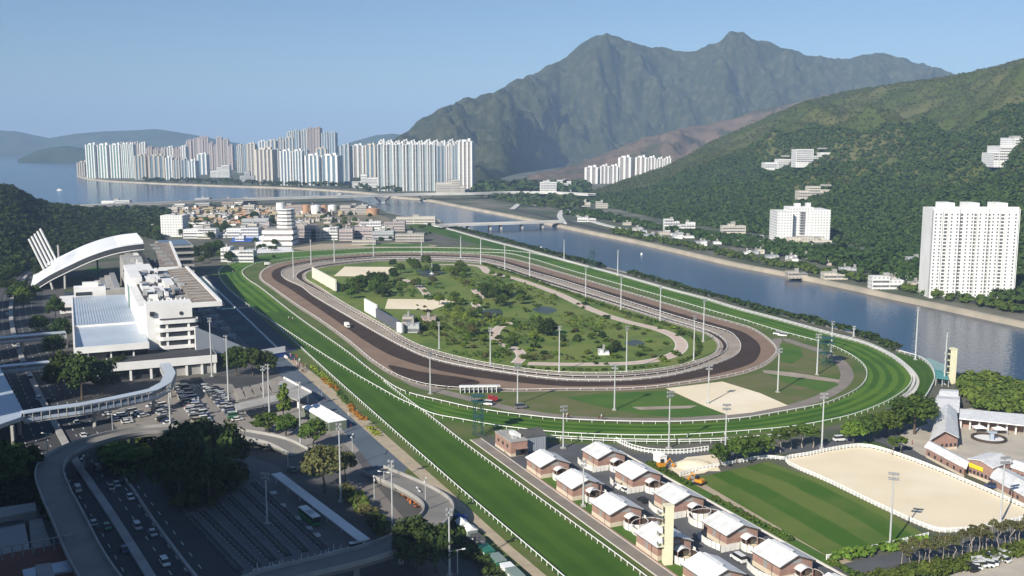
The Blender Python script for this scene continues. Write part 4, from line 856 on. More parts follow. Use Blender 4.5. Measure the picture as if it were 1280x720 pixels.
# ---------------------------------------------------------------- single trees nearer the camera
NEARBY = {}
FROM = {"dark trees by the bus terminus": ("the motorway", False), "trees at the entrance": ("the car park", False), "trees at the apron corner": ("the stand", False), "dark trees by the motorway": ("the motorway", False), "trees left of the ramp": ("the ramp", True), "trees inside the ramp bend": ("the motorway", False),
        "dark trees in the loop ramp": ("the coach park", False), "trees by the near bend": ("the stables", False), "slender trees by the near bend": ("the stables", False), "trees by the sand heap": ("the heap", False), "trees below the arched roof": ("the motorway", False), "trees on the traffic island": ("the arena", False)}
for (x, y, yt, k, w, lab, grp) in (
    (225,636,540,"dark",62,"big dark tree in shade beside the bus terminus","dark trees by the bus terminus"),(262,634,532,"dark",70,"big dark tree in shade beside the bus terminus","dark trees by the bus terminus"),
    (288,600,532,"dark",44,"big dark tree in shade beside the bus terminus","dark trees by the bus terminus"),(215,598,545,"dark",40,"big dark tree in shade beside the bus terminus","dark trees by the bus terminus"),(245,590,528,"dark",50,"big dark tree in shade beside the bus terminus","dark trees by the bus terminus"),
    (406,616,560,"olive",50,"brownish leafy tree beside the long white bus shelter",None),(432,600,566,"olive",26,"small olive tree behind the brownish tree",None),
    (335,541,516,"round",34,"leafy tree beside the ramp end by the entrance","trees at the entrance"),(358,545,520,"round",30,"leafy tree beside the ramp end by the entrance","trees at the entrance"),(392,560,526,"round",34,"leafy tree beside the ramp end by the entrance","trees at the entrance"),
    (356,531,481,"column",16,"tall narrow bright green tree by the entrance",None),
    (296,470,434,"dark",30,"dark tree at the corner of the apron","trees at the apron corner"),(316,470,436,"dark",30,"dark tree at the corner of the apron","trees at the apron corner"),(333,468,440,"dark",26,"dark tree at the corner of the apron","trees at the apron corner"),
    (78,497,444,"dark",38,"black-green tree beside the motorway footbridges","dark trees by the motorway"),(103,500,446,"dark",46,"black-green tree beside the motorway footbridges","dark trees by the motorway"),(128,492,450,"dark",34,"black-green tree beside the motorway footbridges","dark trees by the motorway"),(150,474,446,"dark",22,"black-green tree beside the motorway footbridges","dark trees by the motorway"),(68,448,420,"dark",26,"black-green tree beside the motorway footbridges","dark trees by the motorway"),
    (10,620,560,"round",50,"leafy tree on the bank left of the curved ramp","trees left of the ramp"),(36,612,560,"dark",36,"leafy tree on the bank left of the curved ramp","trees left of the ramp"),(-8,590,550,"round",40,"leafy tree on the bank left of the curved ramp","trees left of the ramp"),
    (150,590,556,"bright",44,"bright tree inside the bend of the ramp","trees inside the ramp bend"),(172,584,560,"bright",34,"bright tree inside the bend of the ramp","trees inside the ramp bend"),(135,582,560,"round",26,"bright tree inside the bend of the ramp","trees inside the ramp bend"),
    (522,716,652,"dark",60,"dark tree standing inside the loop ramp","dark trees in the loop ramp"),(545,716,660,"dark",44,"dark tree standing inside the loop ramp","dark trees in the loop ramp"),(510,690,650,"dark",34,"dark tree standing inside the loop ramp","dark trees in the loop ramp"),
    (1143,543,497,"spread",56,"wide green tree at the end of the near bend",None),(1108,545,514,"round",34,"leafy tree beside the road end by the near bend","trees by the near bend"),(1085,552,520,"round",34,"leafy tree beside the road end by the near bend","trees by the near bend"),(1066,556,526,"bright",30,"leafy tree beside the road end by the near bend","trees by the near bend"),(1122,540,510,"round",30,"leafy tree beside the road end by the near bend","trees by the near bend"),
    (975,566,536,"thin_dark",26,"slender tree in the clump behind the floodlight","slender trees by the near bend"),(988,562,532,"thin_dark",26,"slender tree in the clump behind the floodlight","slender trees by the near bend"),(1003,560,530,"thin_dark",28,"slender tree in the clump behind the floodlight","slender trees by the near bend"),(1016,560,533,"thin_dark",22,"slender tree in the clump behind the floodlight","slender trees by the near bend"),
    (900,584,556,"round",26,"small round tree beside the sand heap","trees by the sand heap"),(920,580,548,"round",30,"small round tree beside the sand heap","trees by the sand heap"),(936,576,545,"round",28,"small round tree beside the sand heap","trees by the sand heap"),(955,570,545,"round",24,"small round tree beside the sand heap","trees by the sand heap"),
    (1115,570,546,"thin_dark",16,"small palm-like tree on the traffic island","trees on the traffic island"),(1126,568,545,"thin_dark",16,"small palm-like tree on the traffic island","trees on the traffic island"),
    (50,420,395,"dark",22,"dark tree below the arched roof","trees below the arched roof"),(70,400,372,"dark",22,"dark tree below the arched roof","trees below the arched roof"),(30,388,360,"round",20,"dark tree below the arched roof","trees below the arched roof"),(78,430,398,"dark",24,"dark tree below the arched roof","trees below the arched roof")):
    o_ = tree(x, y, yt, k, lab, grp, w)
    if grp in FROM: NEARBY.setdefault(grp, []).append((x, o_))
for g_, L_ in NEARBY.items():
    side, rev = FROM[g_]
    for i_, (x_, o_) in enumerate(sorted(L_, key=lambda q: q[0], reverse=rev)): o_["label"] = o_["label"] + ", %s from %s" % (ORD[i_], side)
for (x, y) in ((1127,714),(1135,716),(1148,712),(1162,711),(1177,707),(1192,703),(1202,698),(1212,697),(1222,699),(1233,695),(1247,692),(1262,688),(1274,687),(1285,684),(1240,686),(1255,684),(1270,681),(1185,700),(1155,706),(1170,703),(1215,690),(1140,709),(1228,688),(1282,678)):
    tree(x, y, y - random.uniform(30, 40), "thin", "slender pale-trunked tree in the row below the sand arena", "slender trees below the sand arena", random.uniform(15, 21))
for p in resample(rl([(432,618),(450,636),(468,656),(484,676)], 1), 2.6):
    px = 640 + F * p[0] / (p[1]*CP + H*SP); py = 360 - F * (p[1]*SP - H*CP) / (p[1]*CP + H*SP)
    bush(px + random.uniform(-3, 3), py, random.uniform(2.2, 3.0), random.choice(("mid", "olive")), "leafy bush in the thick row beside the bus shelter", "bushes beside the bus shelter", 1.0, "hedge_bush", z=0.2)
belt("roadside_shrubbery", [(1065,728),(1140,713),(1280,685),(1280,696),(1180,722)], 170, 0.9, 1.7, L_mid, "low green shrubs under the slender tree row", 36, 0.55)
belt("verge_shrubbery", [(1040,698),(1100,688),(1160,676),(1158,680),(1100,693),(1046,704)], 60, 0.8, 1.4, L_bright, "low shrubs between green pitch and road", 12)
belt("motorway_shrubbery", [(118,566),(165,552),(205,556),(205,590),(165,606),(140,590)], 90, 1.2, 2.6, L_mid, "rough green growth inside the ramp bend", 50, 0.55)
belt("bank_shrubbery", [(-40,560),(40,575),(46,600),(70,660),(40,640),(-40,640)], 120, 2, 3.6, L_dark, "dark shrubs on the bank left of the ramp", 60, 0.5)
belt("terminus_shrubbery", [(205,600),(250,590),(300,585),(300,606),(268,634),(225,640)], 150, 1.6, 3.4, L_dark, "dark undergrowth below the big trees by the bus terminus", 60, 0.5)
belt("apron_shrubbery", [(545,665),(560,650),(640,722),(620,730)], 80, 0.9, 1.8, L_dark, "dark shrubs behind the green container huts", 14)

# ---------------------------------------------------------------- floodlight masts and lamp posts
M_steel = mat("galvanised_mast", (0.62, 0.63, 0.62), (0.52, 0.53, 0.53), scale=0.4, rough=0.45, metal=0.3)
M_lamp = mat("lamp_housing", (0.22, 0.23, 0.24), (0.30, 0.30, 0.30), scale=1.0, rough=0.5)
def mast_proto():
    r = thing("floodlight_mast", "x", "floodlight"); a = MB(); a.tube((0, 0, 0), (0, 0, 1.0), 0.021, 0.010, 8); a.build("pole", M_steel, r)
    return r
def mast(x, y, yt, label, group, wide=False):
    X, Y = G(x, y); h = hgt(X, Y, yt); o = (X, Y, 0.1)
    r = thing("floodlight_mast", label, "floodlight", o, random.uniform(-.5, .5), group)
    k = (X * X + Y * Y) ** .5 / 400.0; w0 = max(0.30, 0.36 * k ** .5)
    a = MB(); a.tube((0, 0, 0), (0, 0, h), w0, w0 * 0.55, 8); a.build("pole", M_steel, r)
    a = MB(); a.box(0, 0, 0, 1.6, 1.6, 0.5); a.build("base", M_conc, r)
    cb = MB(); cb.box(0, 0, h - 0.5, 2.6 if wide else 1.7, 0.25, 0.2); cb.box(0, 0, h - 1.9, 2.6 if wide else 1.7, 0.25, 0.2); c = cb.build("crossarm", M_steel, r)
    a = MB()
    for zz in (h - 0.4, h - 1.8):
        for u in ((-1.1, -.4, .4, 1.1) if wide else (-.6, .6)): a.box(u, -0.3, zz, 0.6, 0.55, 0.65)
    tag(a.build("lamp_head", M_lamp, r), kind="stuff")
    return r
g1 = "floodlights round the dirt and turf track"
for (x, y, yt) in ((367,348,310),(389,331,300),(418,328,297),(467,321,295),(527,319.5,292),(576,323,295),(601,331,297),(631,340,307),(662,348,315),(732,375,334),(776,388,345),(825,404,358),(879,428,374),(867,452,395),(783,466,408),(699,466,408)):
    mast(x, y, yt, "slim white floodlight mast on the inner edge of the training track", g1)
for (x, y, yt) in ((705,326,300),(772,345,313),(1144,450,384)):
    mast(x, y, yt, "white floodlight mast on the river wall behind the back straight", "floodlights on the river wall")
for (x, y, yt) in ((1021,469,418),(972,491,436),(885,505,457),(768,513,456),(538,493,440),(647,506,455)):
    mast(x, y, yt, "white floodlight mast on the verge between dirt track and turf bend", "floodlights on the bend verge", True)
for (x, y, yt) in ((836,561,490),(704,561,508),(906,581,506),(1027,561,492)):
    mast(x, y, yt, "white floodlight mast just outside the near turf bend", "floodlights outside the near bend", True)
for (x, y, yt) in ((549,437,403),(613,457,410)):
    mast(x, y, yt, "white floodlight mast among the garden beds of the infield park", "floodlights in the park")
for (x, y, yt, l) in ((337,524,456,"grey floodlight mast in the entrance plaza"),(376,560,478,"tall white mast beside the white tent roof"),(426,628,530,"thick white mast beside brownish tree"),(491,678,576,"grey mast beside the loop ramp"),(562,721,636,"white mast beside the dark loop trees"),(265,471,398,"dark grey mast before the main stand podium"),(286,506,420,"white mast at the car park edge"),(213,531,484,"short mast at the car park exit ramp"),(1112,685,592,"floodlight mast with twin lamp banks beside the green pitch"),(1250,656,572,"floodlight mast beside the sand arena and sheds"),(729,633,576,"thin mast between the brick stable lodges"),(1180,481,416,"white mast beside the yellow tower and river basin"),(1039,441,402,"slim mast behind the lattice camera tower"),(1067,421,408,"short mast on the river wall"),(320,327,302,"mast behind the far left bend"),(334,656,592,"mast in the bus terminus"),(330,509,458,"mast beside the entrance canopy")):
    mast(x, y, yt, l, None, yt in (592, 572))
# street lamps with double arms
def street_lamp(x, y, yt, label, group=None):
    X, Y = G(x, y); h = hgt(X, Y, yt); r = thing("street_lamp", label, "street lamp", (X, Y, 0.1), random.random() * 3, group)
    a = MB(); a.tube((0, 0, 0), (0, 0, h), 0.16, 0.1, 6); a.build("pole", M_steel, r)
    a = MB(); a.tube((-1.6, 0, h), (1.6, 0, h), 0.08, 0.08, 5); a.build("arm", M_steel, r)
    for u in (-1.7, 1.7):
        a = MB(); a.box(u, 0, h - 0.12, 0.9, 0.4, 0.25); a.build("lamp_head", M_white, r)
for (x, y, yt) in ((572,718,688),(441,582,545),(468,628,598),(523,626,612),(360,588,566),(60,570,542),(141,541,518),(105,602,572),(218,592,570),(532,640,600),(480,606,590)):
    street_lamp(x, y, yt, "double-armed street lamp beside the ramps and coach park", "street lamps")
# lattice camera towers
M_green_paint = mat("dark_green_steel", (0.035, 0.10, 0.075), (0.03, 0.08, 0.06), rough=0.5)
def lattice(x, y, yt, label, w=3.0):
    X, Y = G(x, y); h = hgt(X, Y, yt); r = thing("camera_tower", label, "camera tower", (X, Y, 0.1), 0.3)
    a = MB(); hw = w / 2
    for sx in (-1, 1):
        for sy in (-1, 1): a.tube((sx*hw, sy*hw, 0), (sx*hw*.8, sy*hw*.8, h), .16, .16, 4)
    n = max(3, int(h / 3))
    for k in range(n):
        z0, z1 = h * k / n, h * (k + 1) / n
        for (ax, ay, bx, by) in ((-1,-1,1,-1),(1,-1,1,1),(1,1,-1,1),(-1,1,-1,-1)):
            a.tube((ax*hw, ay*hw, z0), (bx*hw*.9, by*hw*.9, z1), .1, .1, 4); a.tube((ax*hw, ay*hw, z1), (bx*hw, by*hw, z1), .1, .1, 4)
    a.build("frame", M_green_paint, r)
    a = MB(); a.box(0, 0, h - .2, w * 1.35, w * 1.35, .3); a.build("platform", M_green_paint, r)
    a = MB(); a.box(0, 0, h * .55, w * 1.1, w * 1.1, .25); a.build("landing", M_green_paint, r)
    a = MB(); a.box(0, 0, h + 2.1, w * 1.5, w * 1.5, .2)
    for sx in (-1, 1):
        for sy in (-1, 1): a.tube((sx*w*.6, sy*w*.6, h), (sx*w*.6, sy*w*.6, h + 2.1), .08, .08, 4)
    a.build("canopy", M_green_paint, r)
lattice(1031, 458, 428, "dark green lattice camera tower inside the near bend", 5)
lattice(598, 545, 502, "dark green lattice camera tower where the straight leaves the bend", 3.4)
lattice(740, 336, 316, "green lattice tower on the river wall", 4)

# ---------------------------------------------------------------- left side: paving, roads
M_wall = mat("white_wall_render", (0.80, 0.79, 0.76), (0.70, 0.69, 0.67), scale=0.12, detail=8, rough=0.7)
M_glassd = mat("dark_glazing", (0.025, 0.030, 0.036), (0.05, 0.055, 0.06), scale=0.3, rough=0.2, spec=0.6)
M_bluepave = mat("blue_grey_paving", (0.105, 0.128, 0.158), (0.08, 0.10, 0.125), scale=0.08, detail=8)
M_teal = mat("teal_apron", (0.045, 0.105, 0.125), (0.035, 0.075, 0.11), scale=0.06, detail=6)
M_navy = mat("navy_apron", (0.030, 0.045, 0.075), (0.045, 0.06, 0.085), scale=0.1)
M_plaza = mat("plaza_paving", (0.30, 0.27, 0.235), (0.23, 0.21, 0.185), scale=0.12, detail=8)
M_roofroad = mat("flyover_concrete", (0.24, 0.225, 0.20), (0.185, 0.175, 0.16), scale=0.12, detail=8)
M_line = mat("road_paint", (0.62, 0.62, 0.60), (0.50, 0.50, 0.48), scale=0.6)
M_metalroof = mat("pale_metal_roof", (0.46, 0.52, 0.59), (0.38, 0.44, 0.51), scale=0.06, rough=0.35, spec=0.5)  # blue-grey lowered to put the shadow on the hall roof into the colour
M_roofbrown = mat("brown_roof_membrane", (0.25, 0.205, 0.165), (0.18, 0.15, 0.125), scale=0.15, detail=7, c3=(0.38, 0.35, 0.31), scale3=0.2, f3=0.5)
M_plant = mat("roof_machinery", (0.48, 0.48, 0.47), (0.30, 0.31, 0.32), scale=0.5, rough=0.6)

patch("asphalt_ground", [(-60,330),(30,322),(70,345),(110,420),(150,440),(240,475),(330,450),(350,440),(420,520),(500,580),(590,660),(660,730),(200,735),(-60,735)], 0.02, mat("worn_paving", (0.105, 0.10, 0.095), (0.075, 0.073, 0.072), scale=0.06, detail=8))
def stpatch(name, s0, s1, t0, t1, z, m):
    b = MB(); b.sheet([XY(s0, t0), XY(s1, t0), XY(s1, t1), XY(s0, t1)], z); return tag(b.build(name, m), kind="structure")
stpatch("apron_pavement", 70, 107, 524, 850, 0.06, M_teal)
stpatch("apron_track_path", 99, 107.5, 500, 850, 0.10, M_navy)
for t0 in range(535, 840, 38): stpatch("apron_dark_path", 84, 95, t0, t0 + 18, 0.10, M_navy)
b = MB(); b.stbox(97.6, 98.6, 505, 845, 0.0, 0.9); tag(b.build("apron_kerb", M_wall), kind="structure")
patch("blue_plaza_pavement", [(338,452),(350,447),(365,447),(388,466),(425,500),(480,548),(512,580),(505,592),(470,590),(440,552),(415,522),(390,492),(352,470)], 0.07, M_bluepave)
patch("apron_edge_path", [(350,442),(358,440),(400,473),(470,533),(560,612),(640,684),(690,726),(672,726),(600,663),(540,612),(470,550),(400,487)], 0.09, mat("sandy_path", (0.44, 0.36, 0.25), (0.34, 0.28, 0.20), scale=0.3))
patch("apron_edge_lawn", [(362,440),(376,438),(470,521),(560,600),(707,728),(690,726),(560,612),(470,533),(400,473)], 0.11, M_verge)
patch("entrance_plaza_pavement", [(290,492),(350,470),(392,494),(420,528),(455,560),(420,580),(370,552),(330,545),(300,535),(296,515)], 0.06, M_plaza)
patch("car_park_pavement", [(110,515),(170,498),(215,478),(300,478),(330,490),(302,535),(220,538),(150,540)], 0.05, mat("car_park_asphalt", (0.26, 0.235, 0.205), (0.20, 0.18, 0.16), scale=0.1, detail=8))
patch("podium_forecourt_pavement", [(225,480),(270,470),(330,472),(345,482),(300,495),(290,480)], 0.055, M_asph)

def flyover(name, cpx, z, w, label, zs=None, parapet=True, cols=12):
    n = len(cpx); zs = zs or [z] * n
    P3 = [(*G(x, y, zz), zz) for (x, y), zz in zip(cpx, zs)]
    C = catmull(P3, 8); P = [c[:2] for c in C]; Z = [c[2] for c in C]
    o = (P[0][0], P[0][1], 0); r = thing(name, label, "ramp", o)
    b = MB(o); b.ribbon(offset(P, -w/2), offset(P, w/2), Z, thick=1.1); b.build("deck", M_roofroad, r)
    for sg in (-1, 1):
        b = MB(o); Q = offset(P, sg * w / 2); b.ribbon(offset(Q, -.2), offset(Q, .2), [q + 1.0 for q in Z], thick=1.2); b.build("parapet", M_conc, r)
    for k in range(3, len(P) - 2, cols):
        if Z[k] > 2.5: b = MB(o); b.box(P[k][0], P[k][1], 0, 1.3, 1.3, Z[k] - 1.0); b.build("column", M_conc, r)
    return r
flyover("curved_ramp", [(150,760),(110,700),(86,650),(68,612),(62,590),(70,574),(92,561),(130,548),(170,540),(205,537),(250,537),(300,543),(345,552),(375,566)], 7, 8.0, "curved grey flyover ramp sweeping over the motorway", [8,8,8,8,8,8,8,8,7.5,7,6,4.5,2.5,0.4])
flyover("loop_ramp", [(466,588),(495,600),(525,614),(545,628),(548,640),(535,656),(512,672),(480,686),(440,698),(390,710),(330,726),(280,745)], 5, 8.5, "loop ramp with white parapets beside the coach park", [0.6,1.6,3,4.2,5,5.5,6,6,6,6,6,6])
# motorway
def road(name, px, w, z, m=M_asph): q = rl(px, 4); b = MB(); b.ribbon(offset(q, -w/2), offset(q, w/2), z); tag(b.build(name, m), kind="structure"); return q
mq = road("motorway_road", [(225,745),(180,690),(140,630),(100,565),(72,520),(45,470),(28,430),(18,395),(22,365),(38,342),(70,318),(105,300)], 34, 0.12)
b = MB(); med = rl([(200,742),(185,718),(140,646),(97,582),(68,530),(45,486),(25,442),(14,400),(17,368),(34,344)], 4); b.ribbon(offset(med, -1.2), offset(med, 1.2), 0.9, thick=0.9); tag(b.build("motorway_median_kerb", M_conc), kind="structure")
for k, off in enumerate((-12.5, -8.8, -5, 5, 8.8, 12.5)):
    b = MB(); q = resample(offset(med, off), 3.0)
    for i in range(0, len(q) - 1, 3): b.ribbon(offset(q[i:i+2], -.13), offset(q[i:i+2], .13), 0.16)
    tag(b.build("lane_marking_road", M_line), kind="structure")
road("slip_road", [(290,745),(235,700),(195,650),(165,605),(150,575)], 8, 0.10)
road("service_road", [(560,728),(520,690),(480,640),(445,595),(420,560),(400,545)], 8, 0.10, mat("pinkish_asphalt", (0.20, 0.175, 0.155), (0.16, 0.14, 0.125), scale=0.1, detail=8))
b = MB(); q = rl([(262,745),(228,702),(190,650),(160,605),(122,560)], 4); b.ribbon(offset(q, -.4), offset(q, .4), 1.0, thick=1.0); tag(b.build("motorway_barrier_kerb", M_conc), kind="structure")

# ---------------------------------------------------------------- main grandstand
def on_t(x, y, T):                       # point on the pixel's ray in the vertical plane t = T of the stand frame
    d = ray(x, y); k = T / (d[0]*EA[0] + d[1]*EA[1]); s_, t_ = ST(d[0]*k, d[1]*k); return s_, H + d[2]*k
gs = thing("grandstand", "big white grandstand with round balconies and long overhanging roof beside the track", "grandstand", (*XY(45, 520), 0)); O = (*XY(45, 520), 0)
def gpart(name, m, boxes, parent=None):
    b = MB(O)
    for q in boxes: b.stbox(*q)
    return b.build(name, m, parent or gs)
gpart("podium", M_wall, [(12, 61, 486, 512, 5.2, 9.0)]); gpart("podium_roof", M_asph, [(12.5, 60.5, 486.5, 509, 9.0, 9.25)])
gpart("podium_recess", M_glassd, [(14, 60, 489, 510, 0, 5.2)])
for s_ in (13, 22, 31, 40, 47, 54, 60): gpart("column", M_wall, [(s_ - .5, s_ + .5, 486.4, 487.4, 0, 5.2)])
gpart("podium_wall", M_conc, [(36, 60, 487.6, 489, 0, 4.2)])
gpart("front_wall", M_wall, [(31.6, 53, 509, 520, 9.0, 31.9)])
gpart("rear_wall", M_wall, [(28.8, 46, 520, 648, 0, 29.5)])
gpart("roof_deck", M_roofgrey, [(46, 54, 520, 648, 26, 30.2)])
gpart("plant_well", M_asph, [(33, 45, 535, 600, 29.5, 30.0)])
gpart("stair_tower", M_wall, [(29.5, 36, 600, 660, 29.5, 34.0)]); gpart("stair_slot", mat("green_slot", (0.20, 0.30, 0.28)), [(28.5, 28.79, 596, 612, 16, 29)])
b = MB(O); C0 = XY(34.6, 508.7); b.tube((*XY(34.2, 508.9), 27.2), (*XY(34.2, 507.8), 27.2), 1.5, 1.5, 4); b.build("sign_box", M_glassd, gs)
b = MB(O); b.tube((*XY(47.8, 509.1), 26.6), (*XY(47.8, 508.75), 26.6), 0.95, 0.95, 14); b.build("round_window", M_glassd, gs)
# rounded balconies on the front
def rounded(s0, s1, t0, t1, z0, z1, rad=2.2):
    pts = []
    for (cs, ct, a0) in ((s0 + rad, t0 + rad, math.pi), (s1 - rad, t0 + rad, 1.5 * math.pi)):
        for k in range(6): a = a0 + k / 5 * math.pi / 2; pts.append(XY(cs + rad * math.cos(a), ct + rad * math.sin(a)))
    pts += [XY(s1, t1), XY(s0, t1)]; return pts
for k, z in enumerate((9.9, 14.2, 18.5, 22.4)):
    b = MB(O); b.prism(rounded(36.6, 55.4, 504.0, 510, 0, 0), z, z + 1.7); b.build("balcony", M_wall, gs)
    if k < 3: b = MB(O); b.prism(rounded(37.4, 54.6, 505.0, 510, 0, 0), z + 1.7, z + 4.3 if k < 2 else z + 3.9); b.build("balcony_glazing", M_glassd, gs)
b = MB(O); b.prism(rounded(37.6, 54.4, 505.0, 509, 0, 0), 24.1, 24.4); b.build("balcony_roof", M_asph, gs)
for s_ in (40.5, 50.6): gpart("balcony_pier", M_wall, [(s_ - .55, s_ + .55, 504.6, 506, 9.2, 24)])
# seating tiers
b = MB(O); tiers = 16
for k in range(tiers):
    s0 = 53 + k * 1.9; z1 = 20 - k * 1.18; b.stbox(s0, s0 + 1.9, 503 + k * 1.2, 800, 0.0, z1)
b.build("seating_tier", mat("grey_terrace", (0.13, 0.135, 0.15), (0.09, 0.095, 0.11), scale=0.4), gs)
for k in range(1, 11):
    b = MB(O); t0 = 512 + k * 22; 
    for j in range(3): b.stbox(55 + j * 8.8, 60 + j * 8.8, t0 + (j % 2) * 9, t0 + 7 + (j % 2) * 9, 18.8 - j * 5.4 - 2.8, 19.3 - j * 5.4)
    tag(b.build("seat_block", mat("pale_seats", (0.34, 0.35, 0.37), (0.26, 0.27, 0.3), scale=0.5), gs), kind="stuff")
b = MB(O); b.hexa([(*XY(53, 499), 9), (*XY(84, 514), 0.2), (*XY(84, 515.5), 0.2), (*XY(53, 503), 9), (*XY(53, 499), 20.5), (*XY(84, 514), 3.0), (*XY(84, 515.5), 3.0), (*XY(53, 503), 20.5)]); b.build("flank_wall", M_wall, gs)
# overhanging roof
b = MB(O); P = []
for t_ in (500, 648):
    P.append([(*XY(54, t_ + 6 if t_ < 600 else t_), 30.2), (*XY(64.5, t_), 31.4), (*XY(64.5, t_), 32.6), (*XY(54, t_ + 6 if t_ < 600 else t_), 31.8)])
b.hexa([P[0][0], P[0][1], P[1][1], P[1][0], P[0][3], P[0][2], P[1][2], P[1][3]]); b.build("canopy_roof", M_roofbrown, gs)
b = MB(O); b.stbox(64.5, 66.2, 500, 649, 31.0, 33.2); b.build("canopy_edge", M_wall, gs)
b = MB(O); b.stbox(47, 66.2, 498.6, 500, 30.6, 32.9); b.build("canopy_front_edge", M_wall, gs)
for k in range(13):
    t_ = 512 + k * 10.8; b = MB(O); b.stbox(54.5, 64, t_, t_ + 0.3, 32.3, 32.7); b.build("roof_rib", mat("rib_grey", (0.44, 0.41, 0.37)), gs)
# roof machinery
rr = random.Random(4)
for k in range(74):
    s_, t_ = rr.uniform(33, 53), rr.uniform(524, 640); w_, l_, h_ = rr.uniform(1.2, 3.6), rr.uniform(2, 8), rr.uniform(.8, 3.0)
    gpart("roof_unit", rr.choice([M_plant, M_wall, M_glassd, M_roofgrey]), [(s_, s_ + w_, t_, t_ + l_, 30.1, 30.4 + h_)])
for (s0, s1, t0, t1, h_) in ((36, 44, 548, 566, 3.4), (38, 46, 600, 622, 3.0), (46, 51, 575, 596, 3.6), (34, 38, 570, 590, 2.4)):
    gpart("roof_house", M_wall, [(s0, s1, t0, t1, 29.5, 29.5 + h_)])
for k in range(10): gpart("parapet_stub", M_wall, [(31.6 + k * 2.1, 32.2 + k * 2.1, 519, 519.8, 31.9, 32.7)])
# second stand further along
g2 = thing("second_grandstand", "second grandstand behind the first with a narrow brown canopy roof", "grandstand", (*XY(50, 660), 0)); O2 = O; 
def g2p(name, m, boxes):
    b = MB((*XY(50, 660), 0))
    for q in boxes: b.stbox(*q)
    return b.build(name, m, g2)
g2p("rear_wall", M_wall, [(31, 47, 664, 700, 0, 30)]); g2p("rear_block", M_conc, [(34, 47, 700, 830, 0, 24)]); g2p("window_band", M_glassd, [(30.7, 31, 666, 699, 22, 24), (30.7, 31, 666, 699, 26, 27.6), (33, 46, 663.7, 664, 24.6, 26)])
g2p("roof_curb", M_wall, [(50, 62, 661, 663.6, 29.6, 31.6)])
for (nm_, m_, sa, sb, za, zb) in (("canopy_roof", M_roofbrown, 51, 62.5, 30.2, 31.4), ("canopy_edge", M_wall, 62.5, 64, 29.8, 32.4)):
    b = MB((*XY(50, 660), 0)); q_ = [XY(sa, 664), XY(sb, 664), XY(sb + 9, 830), XY(sa + 9, 830)]; b.prism(q_, za, zb); b.build(nm_, m_, g2)
g2p("lower_roof", M_asph, [(47, 50.9, 664, 830, 24, 25)])
g2p("link_roof", M_wall, [(46, 65, 652, 660, 30.6, 31.2)]); g2p("seating_tier", mat("grey_terrace", (0.13, 0.135, 0.15)), [(53 + k * 3, 56 + k * 3, 664, 830, 0, 20 - k * 1.9) for k in range(10)])
for k in range(5): g2p("floor_slab", M_conc, [(66, 92, 850, 900, 4 + k * 5.2, 5.6 + k * 5.2)])
g2p("end_block", M_glassd, [(68, 90, 852, 899, 0, 27)])
for k in range(14): g2p("roof_unit", rr.choice([M_plant, M_wall, M_roofgrey]), [(rr.uniform(36, 44), rr.uniform(45, 47), 700 + k * 9, 705 + k * 9, 24, 25 + rr.random() * 2.4)])
for k in range(6): g2p("roof_rib", M_roofgrey, [(56, 61, 675 + k * 26, 686 + k * 26, 31.4, 31.9)])
# hall with the big pale metal roof
hl_ = thing("exhibition_hall", "low hall with large pale blue metal roof beside the grandstand", "hall", (*XY(15, 500), 0)); OH = (*XY(15, 500), 0)
def hpart(name, m, boxes):
    b = MB(OH)
    for q in boxes: b.stbox(*q)
    return b.build(name, m, hl_)
hpart("hall_recess", M_glassd, [(1, 31, 502, 652, 0, 13.2)])
b = MB(OH)
for (ta, tb, za, zb) in ((497.5, 548, 15.2, 16.4), (548.6, 652, 16.9, 17.3)):
    b.hexa([(*XY(-0.8, ta), za - 1.2), (*XY(31.4, ta), za - 1.2), (*XY(31.4, tb), zb - 1.2), (*XY(-0.8, tb), zb - 1.2), (*XY(-0.8, ta), za), (*XY(31.4, ta), za), (*XY(31.4, tb), zb), (*XY(-0.8, tb), zb)])
    b.build("metal_roof", M_metalroof, hl_); b = MB(OH)
hpart("fascia", M_wall, [(-0.9, 31.4, 496.6, 497.4, 12.6, 15.6)]); hpart("fascia", M_wall, [(-1.7, -0.9, 496.6, 655, 13.0, 17.8)]); hpart("roof_step", M_wall, [(-0.8, 31.3, 547.2, 548.4, 15.6, 17.3)])
for k in range(24): hpart("roof_seam", M_metalroof, [(-0.5 + k * 1.35, -0.42 + k * 1.35, 549.5, 651, 17.25, 17.42)])
hpart("side_wall", M_conc, [(-0.4, 0.9, 500, 654, 0, 13)])
for s_ in (4, 14, 24): hpart("column", M_wall, [(s_, s_ + .7, 498, 498.7, 0, 12.6)])
hpart("rear_block", M_wall, [(0, 18, 656, 668, 0, 22)]); hpart("rear_block", M_conc, [(18, 31, 656, 664, 0, 20)]); hpart("window_band", M_glassd, [(1, 10, 655.7, 656, 17.5, 19.5)]); hpart("rear_penthouse", M_wall, [(5, 14, 660, 666, 22, 24.5)])
hpart("entrance_canopy", M_wall, [(3, 13, 488, 497, 4.4, 5.4)]); hpart("canopy_edge", M_wall, [(1, 12, 480, 488, 3.4, 4.2)])

